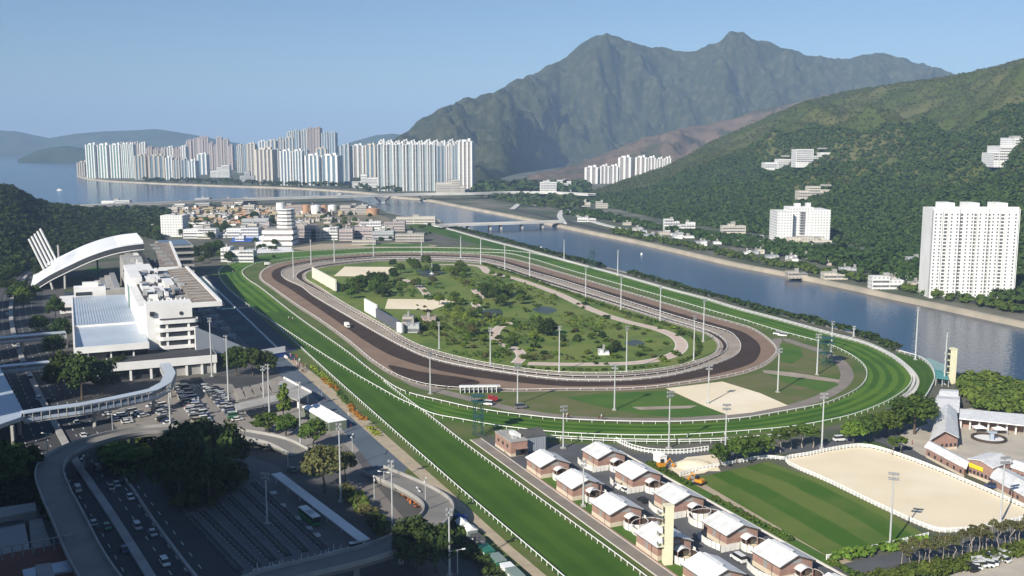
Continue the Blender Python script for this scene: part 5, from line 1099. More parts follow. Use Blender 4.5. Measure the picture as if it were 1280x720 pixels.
# ---------------------------------------------------------------- arched roof over the parade ring
ar = thing("arched_roof", "great white arched roof over the parade ring held by leaning masts", "roof structure", (*XY(20, 826), 0)); OA = (*XY(20, 826), 0)
front_px = [(38,360),(61,345),(86,332.5),(110,321.5),(138,312),(159,307.5),(180,305)]
prof = [on_t(x, y, 822) for (x, y) in front_px]
prof = catmull(prof, 4); NR_ = 6; T0, T1 = 822, 925
M_arch = mat("white_roof_sheet", (0.82, 0.82, 0.81), (0.74, 0.75, 0.76), scale=0.05, rough=0.4)
M_under = mat("shaded_underside", (0.065, 0.07, 0.075), (0.04, 0.045, 0.05), scale=0.2)  # dark tone stands for the shade inside the open edge truss
b = MB(OA); n = len(prof)
for j in range(2):
    pass
def arch_pt(i, t, dz=0): s_, z_ = prof[i]; return (*XY(s_, t), z_ + dz)
V = []; ts = np.linspace(T0, T1, 24)
for t_ in ts:
    for i in range(n):
        sk = (t_ - T0) * 0.0; V.append(arch_pt(i, t_, 0.25 * math.sin((t_ - T0) * 2 * math.pi / 13.8) ** 2))
b.add(V, [(j*n+i, j*n+i+1, (j+1)*n+i+1, (j+1)*n+i) for j in range(len(ts)-1) for i in range(n-1)]); b.build("roof_sheet", M_arch, ar, smooth=True)
b = MB(OA); V2 = [arch_pt(i, t_, -4.2 if t_ < 999 else 0) for t_ in (T0 + .3, T1 - .3) for i in range(n)]
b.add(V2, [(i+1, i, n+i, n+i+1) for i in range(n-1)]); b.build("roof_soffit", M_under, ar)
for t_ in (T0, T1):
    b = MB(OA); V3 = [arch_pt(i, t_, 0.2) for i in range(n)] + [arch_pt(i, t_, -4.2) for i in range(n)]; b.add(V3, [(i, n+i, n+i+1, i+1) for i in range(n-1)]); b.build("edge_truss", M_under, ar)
b = MB(OA)
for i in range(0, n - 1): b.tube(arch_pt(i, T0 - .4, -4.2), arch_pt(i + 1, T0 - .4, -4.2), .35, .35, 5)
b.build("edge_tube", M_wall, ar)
for k in range(6):   # raised sawtooth ribs at the high end
    b = MB(OA); t_ = T0 + 8 + k * 13; i0 = n - 7
    for i in range(i0, n - 1):
        p, q = arch_pt(i, t_, .3), arch_pt(i + 1, t_, .3); p2, q2 = arch_pt(i, t_ + 6, 2.2), arch_pt(i + 1, t_ + 6, 2.2); p3, q3 = arch_pt(i, t_ + 7, .3), arch_pt(i + 1, t_ + 7, .3)
        b.add([p, q, p2, q2, p3, q3], [(0, 1, 3, 2), (2, 3, 5, 4)])
    b.build("roof_rib", M_arch, ar)
ss, zz = prof[6]
for k in range(5):
    t_ = T0 + 8 + k * 15.5; b = MB(OA); s1, z1 = on_t(55 + 3.7 * k, 335 - 3 * k, t_); s2, z2 = on_t(36 + 3.5 * k, 299 - 3.2 * k, t_ - 3)
    b.tube((*XY(s1, t_), z1 - 1), (*XY(s2, t_), z2), 0.95, 0.95, 8); b.build("mast", M_wall, ar)
for (x0, y0, x1, y1) in ((63,352,72,371),(81,344,80,371),(166,316,166,336),(44,362,40,376)):
    sA, zA = on_t(x0, y0, T0 + 1); X1, Y1 = G(x1, y1); sB, tB = ST(X1, Y1); b = MB(OA); b.tube((*XY(sA, T0 + 1), zA), (*XY(sA + (sB - sA) * .3, T0 + 1 - 4), 0), 0.9, 0.9, 8); b.build("leg", M_conc, ar)
for s_ in (-10, 20, 48): b = MB(OA); b.tube((*XY(s_, T1 - 2), 0), (*XY(s_, T1 - 2), 24), 0.8, 0.8, 8); b.build("leg", M_conc, ar)
pr_ = thing("parade_terrace", "stepped viewing terrace with white stair blocks under the arched roof", "terrace", (*XY(10, 700), 0)); OP_ = (*XY(10, 700), 0)
for k in range(7): b = MB(OP_); b.stbox(4 + k * 3.6, 7.6 + k * 3.6, 690, 812, 0, 1.5 + k * 1.7); b.build("terrace_step", M_conc if k % 2 else M_lamp, pr_)
for k in range(5): b = MB(OP_); b.stbox(5, 29, 700 + k * 24, 701.4 + k * 24, 0, 3.0 + k * .4); b.build("stair_block", M_wall, pr_)
b = MB(OP_); b.stbox(-9, 1, 700, 740, 0, 6); b.build("annex", M_wall, pr_); b = MB(OP_); b.stbox(-8, 0, 699.6, 700, 2, 4); b.build("annex_glazing", M_glassd, pr_)
patch("parade_ring_lawn", [(105,337),(122,333),(132,337),(120,342),(106,342)], 0.3, M_lawn)
b = MB(); b.stbox(-6, 30, 700, 800, 0.02, 0.2); tag(b.build("parade_pavement", M_navy), kind="structure")

# ---------------------------------------------------------------- station roof and covered footbridges
def deck3(name, px, z, w, label, m, side=2.6, cat="footbridge"):
    P3 = [G(x, y, z) for (x, y) in px]; P = resample(P3, 4); o = (P[0][0], P[0][1], 0); r = thing(name, label, cat, o)
    b = MB(o); b.ribbon(offset(P, -w/2), offset(P, w/2), z, thick=0.35); b.build("roof", m, r)
    b = MB(o); b.ribbon(offset(P, -w/2 + .3), offset(P, w/2 - .3), z - side - .3, thick=0.7); b.build("deck", M_conc, r)
    for sg in (-1, 1):
        b = MB(o); Q = offset(P, sg * (w/2 - .2)); b.ribbon(offset(Q, -.1), offset(Q, .1), z - side + 1.0, thick=1.2); b.build("side_panel", M_metalroof, r)
    b = MB(o)
    for sg in (-1, 1):
        for p in resample(offset(P, sg * (w/2 - .15)), 3.0): b.box(p[0], p[1], z - side - .4, .22, .22, side + .2)
    tag(b.build("mullion_row", M_conc, r), kind="stuff")
    for p in resample(P, 26)[1:]: b = MB(o); b.box(p[0], p[1], 0, 1.1, 1.1, z - side - .4); b.build("column", M_conc, r)
    return r
deck3("covered_footbridge", [(-30,424),(0,421.5),(82,414.5)], 9, 5.5, "pale roofed footbridge over the motorway next to the hall", M_metalroof)
deck3("covered_footbridge", [(-20,460),(0,457.5),(72,450.5)], 9, 4.5, "pale roofed footbridge over the motorway ending at dark trees", M_metalroof)
deck3("covered_footbridge", [(28,515),(60,510),(100,505),(142,497),(190,487),(207,478),(213,466),(206,454)], 10, 4.6, "long bent roofed footbridge from station to podium", M_metalroof, side=3.2)
stn = thing("station_roof", "grey-blue station canopy with scalloped edge at the motorway", "canopy", (*G(0, 520), 0)); OS = (*G(0, 520), 0)
b = MB(OS); b.prism(gp([(-60,440),(0,460),(29,514),(26,522),(0,531),(-60,545)], 9), 8.4, 9.2); b.build("roof", M_metalroof, stn)
b = MB(OS)
for k in range(9):
    p = Vector((*G(27 - k * 4, 521 + k * 1.4, 8.4), 8.4)); b.tube(p, p + Vector((0, 0, -1.4)), .7, .7, 6)
tag(b.build("edge_scallop", M_wall, stn), kind="stuff")
for (x, y) in ((-10,545),(10,535),(18,520)): X, Y = G(x, y, 8.4); b = MB(OS); b.box(X + 0, Y + 3, 0, 1, 1, 8.4); b.build("column", M_conc, stn)

# ---------------------------------------------------------------- buildings lower left corner
dep = thing("depot_building", "dark depot block with pale roofs and red-brown frame in the shaded corner", "building", (*G(30, 720), 0)); OD = (*G(30, 720), 0)
for (nm, px, z0, z1, m) in (("pale_roof", [(-40,640),(44,628),(46,638),(-40,655)], 4, 6.5, M_roofgrey), ("block", [(-40,655),(30,650),(38,690),(-40,700)], 0, 5, M_glassd), ("side_roof", [(36,650),(52,648),(66,685),(40,690)], 3, 5.4, M_roofgrey), ("red_slab", [(-40,700),(100,676),(112,745),(-40,760)], 0, 6, mat("red_brown_panel", (0.16, 0.055, 0.035), (0.12, 0.045, 0.03))), ("roof_hut", [(44,706),(64,703),(68,720),(48,726)], 6, 9.5, M_roofgrey), ("blue_roof", [(28,712),(95,698),(100,710),(30,724)], 6, 6.6, M_metalroof)):
    b = MB(OD); b.prism(gp(px, z1), z0, z1); b.build(nm, m, dep)
b = MB(OD)
for k in range(9):
    X, Y = G(-10 + k * 13, 703 - k * 2.6, 6); b.box(X, Y, 6, .3, .3, 3.4)
    if k < 8: X2, Y2 = G(-10 + (k + 1) * 13, 703 - (k + 1) * 2.6, 6); b.tube((X, Y, 9.3), (X2, Y2, 9.3), .14, .14, 4); b.tube((X, Y, 7.6), (X2, Y2, 7.6), .12, .12, 4)
b.build("railing_frame", M_lamp, dep)

# ---------------------------------------------------------------- coach park
patch("coach_park_pavement", [(210,612),(300,566),(345,582),(462,680),(440,695),(330,722),(262,728),(235,680)], 0.06, mat("coach_park_asphalt", (0.15, 0.148, 0.15), (0.115, 0.115, 0.118), scale=0.1, detail=8))
isl = [((236,646),(300,714)),((252,640),(322,708)),((270,630),(342,701)),((288,622),(361,695)),((303,612),(382,690)),((316,604),(405,686))]
for (p0, p1) in isl:
    q = [G(*p0), G(*p1)]; q = resample(q, 4); b = MB(); b.ribbon(offset(q, -1.0), offset(q, 1.0), 0.32, thick=0.3); tag(b.build("boarding_pavement", mat("dark_island_paving", (0.06, 0.06, 0.06), (0.045, 0.045, 0.045), scale=0.3)), kind="structure")
    b = MB(); qq = resample(offset(q, 1.25), 1.2)
    for i in range(0, len(qq) - 1, 2): b.ribbon(offset(qq[i:i+2], -.1), offset(qq[i:i+2], .1), 0.10)
    tag(b.build("bay_marking_road", M_line), kind="structure")
    r = thing("queue_railing", "grey queue railing along the coach park boarding strip", "railing", (q[0][0], q[0][1], 0.3), group="queue railings of the coach park"); b = MB((q[0][0], q[0][1], 0.3))
    for sg in (-.8, .8):
        oq = offset(q, sg)
        for i in range(len(oq) - 1): b.tube((*oq[i], 1.3), (*oq[i+1], 1.3), .05, .05, 4); b.box(*oq[i], .3, .08, .08, 1.0)
    tag(b.build("rail_frame", M_lamp, r), kind="stuff")
sh = thing("bus_shelter", "long narrow white-roofed shelter along the coach park", "shelter", (*G(340, 590), 0)); OB = (*G(340, 590), 0)
q = resample([G(345, 592, 3.2), G(456, 676, 3.2)], 5); b = MB(OB); b.ribbon(offset(q, -1.6), offset(q, 1.6), 3.4, thick=.3); b.build("roof", M_wall, sh)
for p in q[::2]: b = MB(OB); b.box(p[0], p[1], 0, .25, .25, 3.2); b.build("post", M_steel, sh)
for (x, y) in ((342,616),(353,632),(372,648),(386,660),(396,669),(202,635),(262,697)):
    b = MB(); b.sheet([XY(*(lambda c: (c[0] + u, c[1] + v))(GST(x, y))) for (u, v) in ((-1, -1.5), (1, -1.5), (1, 1.5), (-1, 1.5))], 0.09); tag(b.build("painted_marking_road", M_line), kind="structure")

qb = thing("queue_barrier", "row of white barrier posts and gates across the end of the coach park", "barrier", (*G(335, 712), 0)); OQ = (*G(335, 712), 0); b = MB(OQ); rq = random.Random(9)
for p in resample([G(318, 716), G(385, 702), G(455, 682)], 1.3): b.box(p[0] + rq.uniform(-.5, .5), p[1] + rq.uniform(-.5, .5), 0, .16, .16, rq.uniform(1.0, 2.6)); b.box(p[0], p[1], .7, 1.0, .1, .3, rq.random())
tag(b.build("post_row", M_wall, qb), kind="stuff")
# ---------------------------------------------------------------- entrance buildings between car park and apron
en = thing("entrance_canopy", "grey concrete entrance canopy with sloped rooflights beside the car park", "canopy", (*G(310, 515), 0)); OE = (*G(310, 515), 0)
def frame_px(px, z): return gp(px, z)
b = MB(OE); b.prism(gp([(293,505),(352,492),(356,499),(296,513)], 5), 4.2, 5.0); b.build("roof_beam", M_conc, en)
for k in range(5):
    x = 298 + k * 11; y = 500 - k * 2.4; A = G(x, y, 5); Bp = G(x + 8, y - 1.5, 5); D = XY(0, 1); 
    b = MB(OE); l = 11
    b.hexa([(*A, 4.6), (*Bp, 4.6), (Bp[0]+D[0]*l, Bp[1]+D[1]*l, 4.6), (A[0]+D[0]*l, A[1]+D[1]*l, 4.6), (*A, 5.0), (*Bp, 5.0), (Bp[0]+D[0]*l, Bp[1]+D[1]*l, 7.2), (A[0]+D[0]*l, A[1]+D[1]*l, 7.2)]); b.build("sloped_rooflight", M_plaza, en)
for k in range(6): X, Y = G(295 + k * 11, 509 - k * 2.4, 4.2); b = MB(OE); b.box(X, Y + .8, 0, .7, .7, 4.2); b.build("column", M_wall, en)
b = MB(OE); b.prism(gp([(297,515),(350,504),(352,508),(300,520)], 1.0), 0, 1.0); b.build("turnstile_row", M_lamp, en)
e2 = thing("plaza_canopy", "angular grey canopy roof with white edge beside the blue plaza", "canopy", (*G(370, 490), 0)); OE2 = (*G(370, 490), 0)
b = MB(OE2); b.prism(gp([(348,478),(355,473),(389,491),(372,500),(352,492)], 4.5), 3.9, 4.5); b.build("roof", M_conc, e2)
b = MB(OE2); e0, e1 = G(355, 472.5, 4.6), G(389, 490.5, 4.6); qq = resample([e0, e1], 3); b.ribbon(offset(qq, -.3), offset(qq, .3), 5.2, thick=1.1); b.build("edge_beam", M_wall, e2)
for (x, y) in ((357,492),(372,499),(384,493)): X, Y = G(x, y, 4); b = MB(OE2); b.box(X, Y + .6, 0, .6, .6, 3.9); b.build("column", M_wall, e2)
tt = thing("white_roof_pavilion", "long green-walled pavilion with white tent-like roof beside the blue plaza", "pavilion", (*G(395, 528), 0)); OT = (*G(395, 528), 0)
q0, q1 = Vector(G(378, 508, 3.6)), Vector(G(412, 528, 3.6)); dv = (q1 - q0).normalized(); pv_ = Vector((-dv.y, dv.x)); wdt = 7.0
def tp(a, c, z): p = q0 + dv * a + pv_ * c; return (p.x, p.y, z)
Lq = (q1 - q0).length
b = MB(OT); b.hexa([tp(0, 0, 0), tp(Lq, 0, 0), tp(Lq, wdt, 0), tp(0, wdt, 0), tp(0, 0, 3.4), tp(Lq, 0, 3.4), tp(Lq, wdt, 3.4), tp(0, wdt, 3.4)]); b.build("wall", mat("sage_wall", (0.16, 0.19, 0.13)), tt)
for k in range(5):
    a0, a1 = Lq * k / 5, Lq * (k + 1) / 5 - .15; b = MB(OT)
    for (c0, c1) in ((-.4, wdt * .5), (wdt * .5 + .1, wdt + .4)):
        mid = ((a0 + a1) / 2, (c0 + c1) / 2); V = [tp(a0, c0, 3.45), tp(a1, c0, 3.45), tp(a1, c1, 3.45), tp(a0, c1, 3.45), tp(*mid, 4.9)]; b.add(V, [(0, 1, 4), (1, 2, 4), (2, 3, 4), (3, 0, 4), (3, 2, 1, 0)])
    b.build("tent_roof", M_arch, tt)
bn = thing("banner_pavilion", "low pavilion with white banner and blue base at the apron end", "pavilion", (*G(338, 447), 0)); OBn = (*G(338, 447), 0)
pA, pB = Vector(G(322, 452)), Vector(G(357, 446)); dd_ = (pB - pA); 
b = MB(OBn); nrm = Vector((-dd_.y, dd_.x)).normalized() * 6
def bq(z0, z1, o0, o1): 
    A, B_ = pA + nrm * o0, pB + nrm * o0; C_, D_ = pB + nrm * o1, pA + nrm * o1
    return [(A.x, A.y, z0), (B_.x, B_.y, z0), (C_.x, C_.y, z0), (D_.x, D_.y, z0), (A.x, A.y, z1), (B_.x, B_.y, z1), (C_.x, C_.y, z1), (D_.x, D_.y, z1)]
b.hexa(bq(0, 2.6, 0.05, .9)); b.build("base", mat("royal_blue_panel", (0.02, 0.05, 0.22), (0.03, 0.07, 0.28)), bn)
b = MB(OBn); b.hexa(bq(2.6, 5.6, 0, .06)); b.build("banner", M_wall, bn); b = MB(OBn); b.hexa(bq(2.6, 3.0, .08, 1.0)); b.build("roof", M_conc, bn)
# flower beds on the sandy verge
FL = dict(orange=leafmat("orange_flowers", (0.22, 0.085, 0.015), (0.36, 0.15, 0.025), 0.1), yellow=leafmat("yellow_leaves", (0.13, 0.17, 0.02), (0.26, 0.28, 0.035), 0.1), red=leafmat("red_flowers", (0.25, 0.05, 0.03), (0.40, 0.12, 0.05), .1))
def flower_bed(px, m, label, n=26):
    q = resample(gp(px), 1.2); P = []; Q = []
    for p in q:
        for _ in range(2): P.append((p[0] + random.uniform(-1.3, 1.3), p[1] + random.uniform(-1.3, 1.3), 0.1)); Q.append(random.uniform(.5, .95))
    o = forest("flower_bed", P, Q, m, 12, 1.0, label); o["category"] = "flower bed"
flower_bed([(391,459),(416,482)], FL["yellow"], "strip of yellow-green clipped plants beside the home straight")
flower_bed([(404,474),(420,488)], FL["orange"], "first orange flower bed beside the home straight by the yellow strip"); flower_bed([(436,508),(454,526)], FL["orange"], "longer orange flower bed beside the home straight"); flower_bed([(461,534),(474,545)], FL["yellow"], "small yellow flower bed at the end of the row")
flower_bed([(505,618),(524,634)], FL["red"], "rust red flower bed inside the loop ramp"); flower_bed([(422,492),(434,505)], L_mid, "green shrub bed between the orange flower beds")

# ---------------------------------------------------------------- stable lodges
M_brick = mat("salmon_brick", (0.34, 0.21, 0.165), (0.285, 0.175, 0.14), scale=0.5, detail=8, c3=(0.43, 0.27, 0.21), scale3=2.0, f3=0.6)
M_plinth = mat("cream_plinth", (0.62, 0.53, 0.40), (0.52, 0.45, 0.35), scale=0.4)
M_whiteroof = mat("white_metal_roof", (0.76, 0.76, 0.75), (0.64, 0.64, 0.635), scale=0.35, rough=0.5, detail=8, c3=(0.50, 0.48, 0.45), scale3=0.5, f3=0.35, rnd=0.07)
M_panel = mat("white_fence_panel", (0.78, 0.76, 0.70), (0.68, 0.66, 0.61), scale=0.5)
M_pen = mat("dark_pen_wall", (0.075, 0.050, 0.040), (0.055, 0.04, 0.033), scale=0.5)
M_dkframe = mat("dark_roof_trim", (0.10, 0.095, 0.09), (0.07, 0.07, 0.07))
stpatch("stable_yard_road", 131, 178, 150, 330, 0.04, mat("yard_asphalt", (0.105, 0.108, 0.112), (0.08, 0.082, 0.086), scale=0.1, detail=8))
stpatch("chute_side_path", 132.2, 136.2, 150, 335, 0.14, M_gravel)
b = MB(); b.stbox(131.9, 132.2, 150, 335, 0, 0.2); b.stbox(136.2, 136.5, 150, 335, 0, 0.2); tag(b.build("path_kerb", M_kerb), kind="structure")
stpatch("lodge_lawn", 136.6, 149.5, 150, 296, 0.10, M_lawn)
stpatch("brick_border_path", 136.5, 137.2, 150, 296, 0.16, M_brick)
stpatch("lane_road", 149.5, 157.6, 160, 330, 0.12, mat("yard_asphalt", (0.1, 0.1, 0.1)))
b = MB(); b.stbox(175.6, 176.1, 150, 300, 0, 0.5); tag(b.build("yard_kerb", M_kerb), kind="structure")
stpatch("yard_hedge_lawn", 176.2, 180.5, 150, 284, 0.08, M_lawn)
stpatch("dirt_strip_path", 180.5, 184.5, 150, 290, 0.09, mat("sandy_path", (0.44, 0.36, 0.25)))
W, LN, EV, RG_ = 10.4, 10.9, 4.0, 6.0
def wall_ring(name, cx, cy, r, a0, a1, h, root, n=None, thick=.2):
    """curved wall of separate white panels outside, dark boarded lining inside"""
    n = n or max(5, int(r * abs(a1 - a0) / 1.5))
    for k in range(n):
        t0, t1 = a0 + (a1 - a0) * (k + .06) / n, a0 + (a1 - a0) * (k + .94) / n; b = MB()
        q = [(cx + rr * math.cos(t), cy + rr * math.sin(t)) for rr in (r, r + thick) for t in (t0, t1)]
        b.hexa([(*q[0], 0), (*q[2], 0), (*q[3], 0), (*q[1], 0), (*q[0], h), (*q[2], h), (*q[3], h), (*q[1], h)]); b.build(name, M_panel, root)
    b = MB(); m = 16; L1 = [(cx + (r - .05) * math.cos(a0 + (a1-a0)*k/m), cy + (r - .05) * math.sin(a0 + (a1-a0)*k/m)) for k in range(m + 1)]; L2 = [(cx + (r - .25) * math.cos(a0 + (a1-a0)*k/m), cy + (r - .25) * math.sin(a0 + (a1-a0)*k/m)) for k in range(m + 1)]
    b.ribbon(L1, L2, h - .05, thick=h - .1); b.build("pen_lining", M_pen, root)
def lodge(s0, t0, label, group, lane):
    X, Y = XY(s0, t0); r = thing("stable_lodge", label, "stable", (X, Y, 0.1), ROT, group)
    b = MB()
    G5 = [(0, 0), (W, 0), (W, LN), (0, LN)]
    b.prism(G5, 1.3, EV); b.add([(0, 0, EV), (W, 0, EV), (W * .5, 0, RG_)], [(0, 1, 2)]); b.add([(0, LN, EV), (W, LN, EV), (W * .5, LN, RG_)], [(1, 0, 2)]); b.build("wall", M_brick, r)
    b = MB(); b.prism([(-.06, -.06), (W + .06, -.06), (W + .06, LN + .06), (-.06, LN + .06)], 0, 1.3); b.build("plinth", M_plinth, r)
    for sg in (0, 1):
        xe = -.55 if sg == 0 else W + .55; ze = EV - .15; xr = W * .5
        b = MB(); P = [(xe, -.6, ze), (xr, -.6, RG_ + .05), (xr, LN + .4, RG_ + .05), (xe, LN + .4, ze)]
        if sg: P = P[::-1]
        b.hexa([(p[0], p[1], p[2]) for p in P] + [(p[0], p[1], p[2] + .22) for p in P]); rf = b.build("roof", M_whiteroof, r)
        b = MB(); b.hexa([(xe - .02, -.68, ze - .2), (xr, -.68, RG_ - .15), (xr, -.60, RG_ - .15), (xe - .02, -.60, ze - .2), (xe - .02, -.68, ze + .12), (xr, -.68, RG_ + .2), (xr, -.60, RG_ + .2), (xe - .02, -.60, ze + .12)]); b.build("gable_trim", M_dkframe, rf)
        b = MB(); b.box(xe + (-.04 if sg == 0 else .04), LN / 2, ze - .12, .1, LN + 1, .2); b.build("eave_trim", M_dkframe, rf)
    b = MB(); b.box(W * .5, LN * .55, RG_ + .2, 1.5, LN * .72, .3); b.build("ridge_vent", M_whiteroof, r)
    # porch with curved canopy over a dark doorway
    b = MB(); n = 7; cxp = W * .63; hw = 2.0
    top = [(cxp - hw + 2 * hw * k / n, 2.75 + 0.85 * math.sin(math.pi * k / n)) for k in range(n + 1)]
    V = [(x, y, z) for y in (-2.6, 0.02) for (x, z) in top] + [(x, y, z - .18) for y in (-2.6, 0.02) for (x, z) in top]; m = n + 1
    b.add(V, [(i, i + 1, m + i + 1, m + i) for i in range(n)] + [(2*m+i+1, 2*m+i, 3*m+i, 3*m+i+1) for i in range(n)] + [(i+1, i, 2*m+i, 2*m+i+1) for i in range(n)] + [(0, m, 3*m, 2*m), (n + m, n, 2*m+n, 3*m+n)]); b.build("porch_canopy", M_whiteroof, r)
    b = MB(); b.box(cxp, -0.03, 0.05, 3.0, .1, 2.9); b.build("door", M_pen, r)
    for u in (-1.9, 1.9): b = MB(); b.box(cxp + u, -2.4, 0, .2, .2, 2.7); b.build("porch_post", M_brick, r)
    b = MB(); b.prism([(W*.5 - 1.6, -.02), (W*.5 + 1.6, -.02), (W*.5 + 1.6, -.10), (W*.5 - 1.6, -.10)], EV - .1, EV + .9); b.build("gable_vent", M_roofgrey, r)
    b = MB(); b.box(-.03, LN * .52, 1.35, .1, 1.5, 2.2); b.build("side_door", M_roofgrey, r)
    b = MB(); b.box(-.05, LN * .28, 0, .12, .14, EV - .1); b.build("downpipe", M_dkframe, r)
    # curved yard in front of the porch
    wall_ring("yard_panel", W * .66, -2.9, 3.4, math.radians(150), math.radians(390), 2.1, r)
    b = MB(); b.sheet([(W*.66 + 3.2*math.cos(a), -2.9 + 3.2*math.sin(a)) for a in np.linspace(0, 2*math.pi, 20)[:-1]], .06); b.build("yard_sand", M_sand, r)
    if lane:
        for k in range(7):
            b = MB(); y0 = 0.2 + k * 1.55; xx = -2.6 - .8 * math.sin(math.pi * k / 6); b.box(xx, y0, 0, .16, 1.35, 1.9, .12 * (3 - k)); b.build("lane_panel", M_panel, r)
        for k in range(4): b = MB(); b.box(-2.2 + k * 1.55, -1.6, 0, 1.35, .16, 1.9); b.build("lane_panel", M_panel, r)
    else:
        for k in range(6): b = MB(); b.box(W + 1.5, .6 + k * 1.7, 0, .16, 1.4, 1.7); b.build("lane_panel", M_panel, r)
    return r
lodges = [(137.3, t, 0) for t in (285, 262.4, 238.8, 213.4, 190.6)] + [(158.8, t, 1) for t in (285, 262.4, 238.5, 212.6, 190.3, 167.5)]
ordw = ["beside the big brick building", "second from the big brick building", "third from the big brick building", "just behind the yellow tower", "beyond the yellow tower"]
ordr = ["nearest the near turf bend", "second from the near turf bend", "third from the near turf bend", "beyond the round sand pen", "second beyond the round sand pen", "last by the green pitch corner"]
for k, (s_, t_, ln) in enumerate(lodges):
    lodge(s_, t_, ("brick stable lodge by the straight chute, " + ordw[k]) if not ln else ("brick stable lodge on the pitch side of the lane, " + ordr[k - 5]), "brick stable lodges", ln)
for (s_, t_, rad, l) in ((146.6, 231.4, 5.6, "round sand pen with white panels beside the chute lodges"), (165.6, 230.8, 5.6, "round sand pen with dark lining between pitch side lodges")):
    r = thing("round_pen", l, "pen", (*XY(s_, t_), 0.12), ROT); wall_ring("panel", 0, 0, rad, 0, 2 * math.pi, 2.0, r)
    b = MB(); b.sheet([((rad - .3)*math.cos(a), (rad - .3)*math.sin(a)) for a in np.linspace(0, 2*math.pi, 28)[:-1]], .08); b.build("sand_floor", M_sand, r)
# flat-roofed brick building and metal shed at the head of the row
bb = thing("brick_building", "flat-roofed salmon brick building at the head of the stable row", "building", (*XY(137.6, 310), 0.1), ROT)
b = MB(); b.prism([(0, 0), (6.4, 0), (6.4, 14), (0, 14)], 1.0, 5.2); b.build("wall", M_brick, bb); b = MB(); b.prism([(-.1, -.1), (6.5, -.1), (6.5, 14.1), (-.1, 14.1)], 0, 1.0); b.build("plinth", M_plinth, bb)
b = MB(); b.prism([(-.2, -.2), (6.6, -.2), (6.6, 14.2), (-.2, 14.2)], 5.2, 5.6); b.build("roof", M_conc, bb); b = MB(); b.box(4.3, 6, 5.6, 2, 6, 1.2); b.build("roof_unit", M_wall, bb); b = MB(); b.box(2.6, 3, 5.6, 1.5, 2, .8); b.build("roof_unit", M_plant, bb)
b = MB(); b.box(3.6, -.05, .1, 3.4, .12, 3.0); b.build("garage_door", M_glassd, bb); b = MB(); b.box(3.6, -1.2, 3.1, 4.2, 2.4, .2); b.build("canopy", M_brick, bb)
for k in range(3): b = MB(); b.box(-.04, 3 + k * 4, 2.6, .1, 1.4, 1.2); b.build("window", M_glassd, bb)
ms = thing("metal_shed", "blue-grey corrugated shed beside the flat-roofed brick building", "shed", (*XY(144.3, 312), 0.1), ROT); b = MB(); b.prism([(0, 0), (8, 0), (8, 10), (0, 10)], 0, 5.6)
b.build("wall", mat("blue_grey_sheet", (0.30, 0.34, 0.39), (0.25, 0.29, 0.33), scale=2.0, stretch=((4, 4, .05), 0)), ms); b = MB(); b.hexa([(-.3, -.3, 5.6), (8.3, -.3, 5.6), (8.3, 10.3, 5.6), (-.3, 10.3, 5.6), (-.3, 4.9, 7.2), (8.3, 4.9, 7.2), (8.3, 5.1, 7.2), (-.3, 5.1, 7.2)]); b.build("roof", M_dkframe, ms)
for k in range(9): b = MB(); b.box(.5 + k * .9, -.06, 0, .12, .1, 5.5); b.build("wall_rib", M_roofgrey, ms)
# pale yellow judges' towers
M_yellow = mat("pale_yellow_panel", (0.76, 0.72, 0.50), (0.68, 0.65, 0.46), scale=0.3)
def ytower(x, y, yt, label, rz, w=2.6, d=2.4):
    X, Y = G(x, y); h = hgt(X, Y, yt); r = thing("observation_tower", label, "tower", (X, Y, 0), rz); b = MB(); b.box(0, 0, 0, w, d, h); b.build("shaft", M_yellow, r)
    for k in range(4):
        z = h * (.32 + .18 * k); b = MB(); b.box(-w * .5 - .8, 0, z, 1.6, d * .95, .25); b.build("platform", M_yellow, r); b = MB(); b.box(-w*.5 - 1.55, 0, z + .25, .08, d * .9, .9); b.build("guard_rail", M_lamp, r)
        b = MB(); b.box(-w * .5 - .02, 0, z + .3, .1, d * .6, 1.7); b.build("opening", M_glassd, r)
    b = MB(); b.box(0, 0, h, w * 1.1, d * 1.1, .3); b.build("cap", M_yellow, r)
ytower(834, 705, 632, "pale yellow observation tower among the stable lodges", 0.2, 2.3, 2.0)
ytower(1188, 479, 436, "pale yellow observation tower beside the river basin", 0.2, 3.0, 3.0)

# ---------------------------------------------------------------- green pitch, sand arena and training yard
M_pitch = stripes_mat("pitch_turf", (0.050, 0.115, 0.010), (0.115, 0.155, 0.030), 2.2, 0.9)
A_ = rl([(868,598),(960,652),(1040,699)], 3); B_ = rl([(960,577.5),(982,581),(1060,617),(1110,641),(1160,671)], 3)
ring("green_pitch_lawn", resample(A_, 3), resample(B_, 1.0), 0.12, M_pitch, closed=False)
arena = gp([(981,576.5),(1010,570),(1050,562),(1072,559.5),(1090,561),(1135,575),(1200,601),(1280,636),(1330,660),(1290,650),(1278,651),(1240,659),(1197,665.5),(1172,665.5),(1155,660),(1110,640),(1040,606)])
patch("sand_arena_yard", catmull(arena, 4, True), 0.16, M_sand, world_pts=True)
def panel_fence(name, pts, label, h=1.5, gap=1.6, group=None):
    P = resample(pts, gap); o = (P[0][0], P[0][1], 0.1); r = thing(name, label, "fence", o, group=group)
    b = MB(o)
    for k, p in enumerate(P):
        b.box(p[0], p[1], .1, .22, .22, h)
    tag(b.build("post_row", M_white, r), kind="stuff")
    for hh in (.55, 1.0, h - .1):
        b = MB(o); b.ribbon(offset(P, -.06), offset(P, .06), hh + .15, thick=.24); b.build("rail", M_white, r)
    return r
panel_fence("arena_fence", catmull(arena, 4, True) + [catmull(arena, 4, True)[0]], "white post-and-rail fence all round the sand arena")
panel_fence("pitch_fence", rl([(1160,672),(1100,686),(1042,699),(1033,700)], 2), "white fence along the lower end of the green pitch")
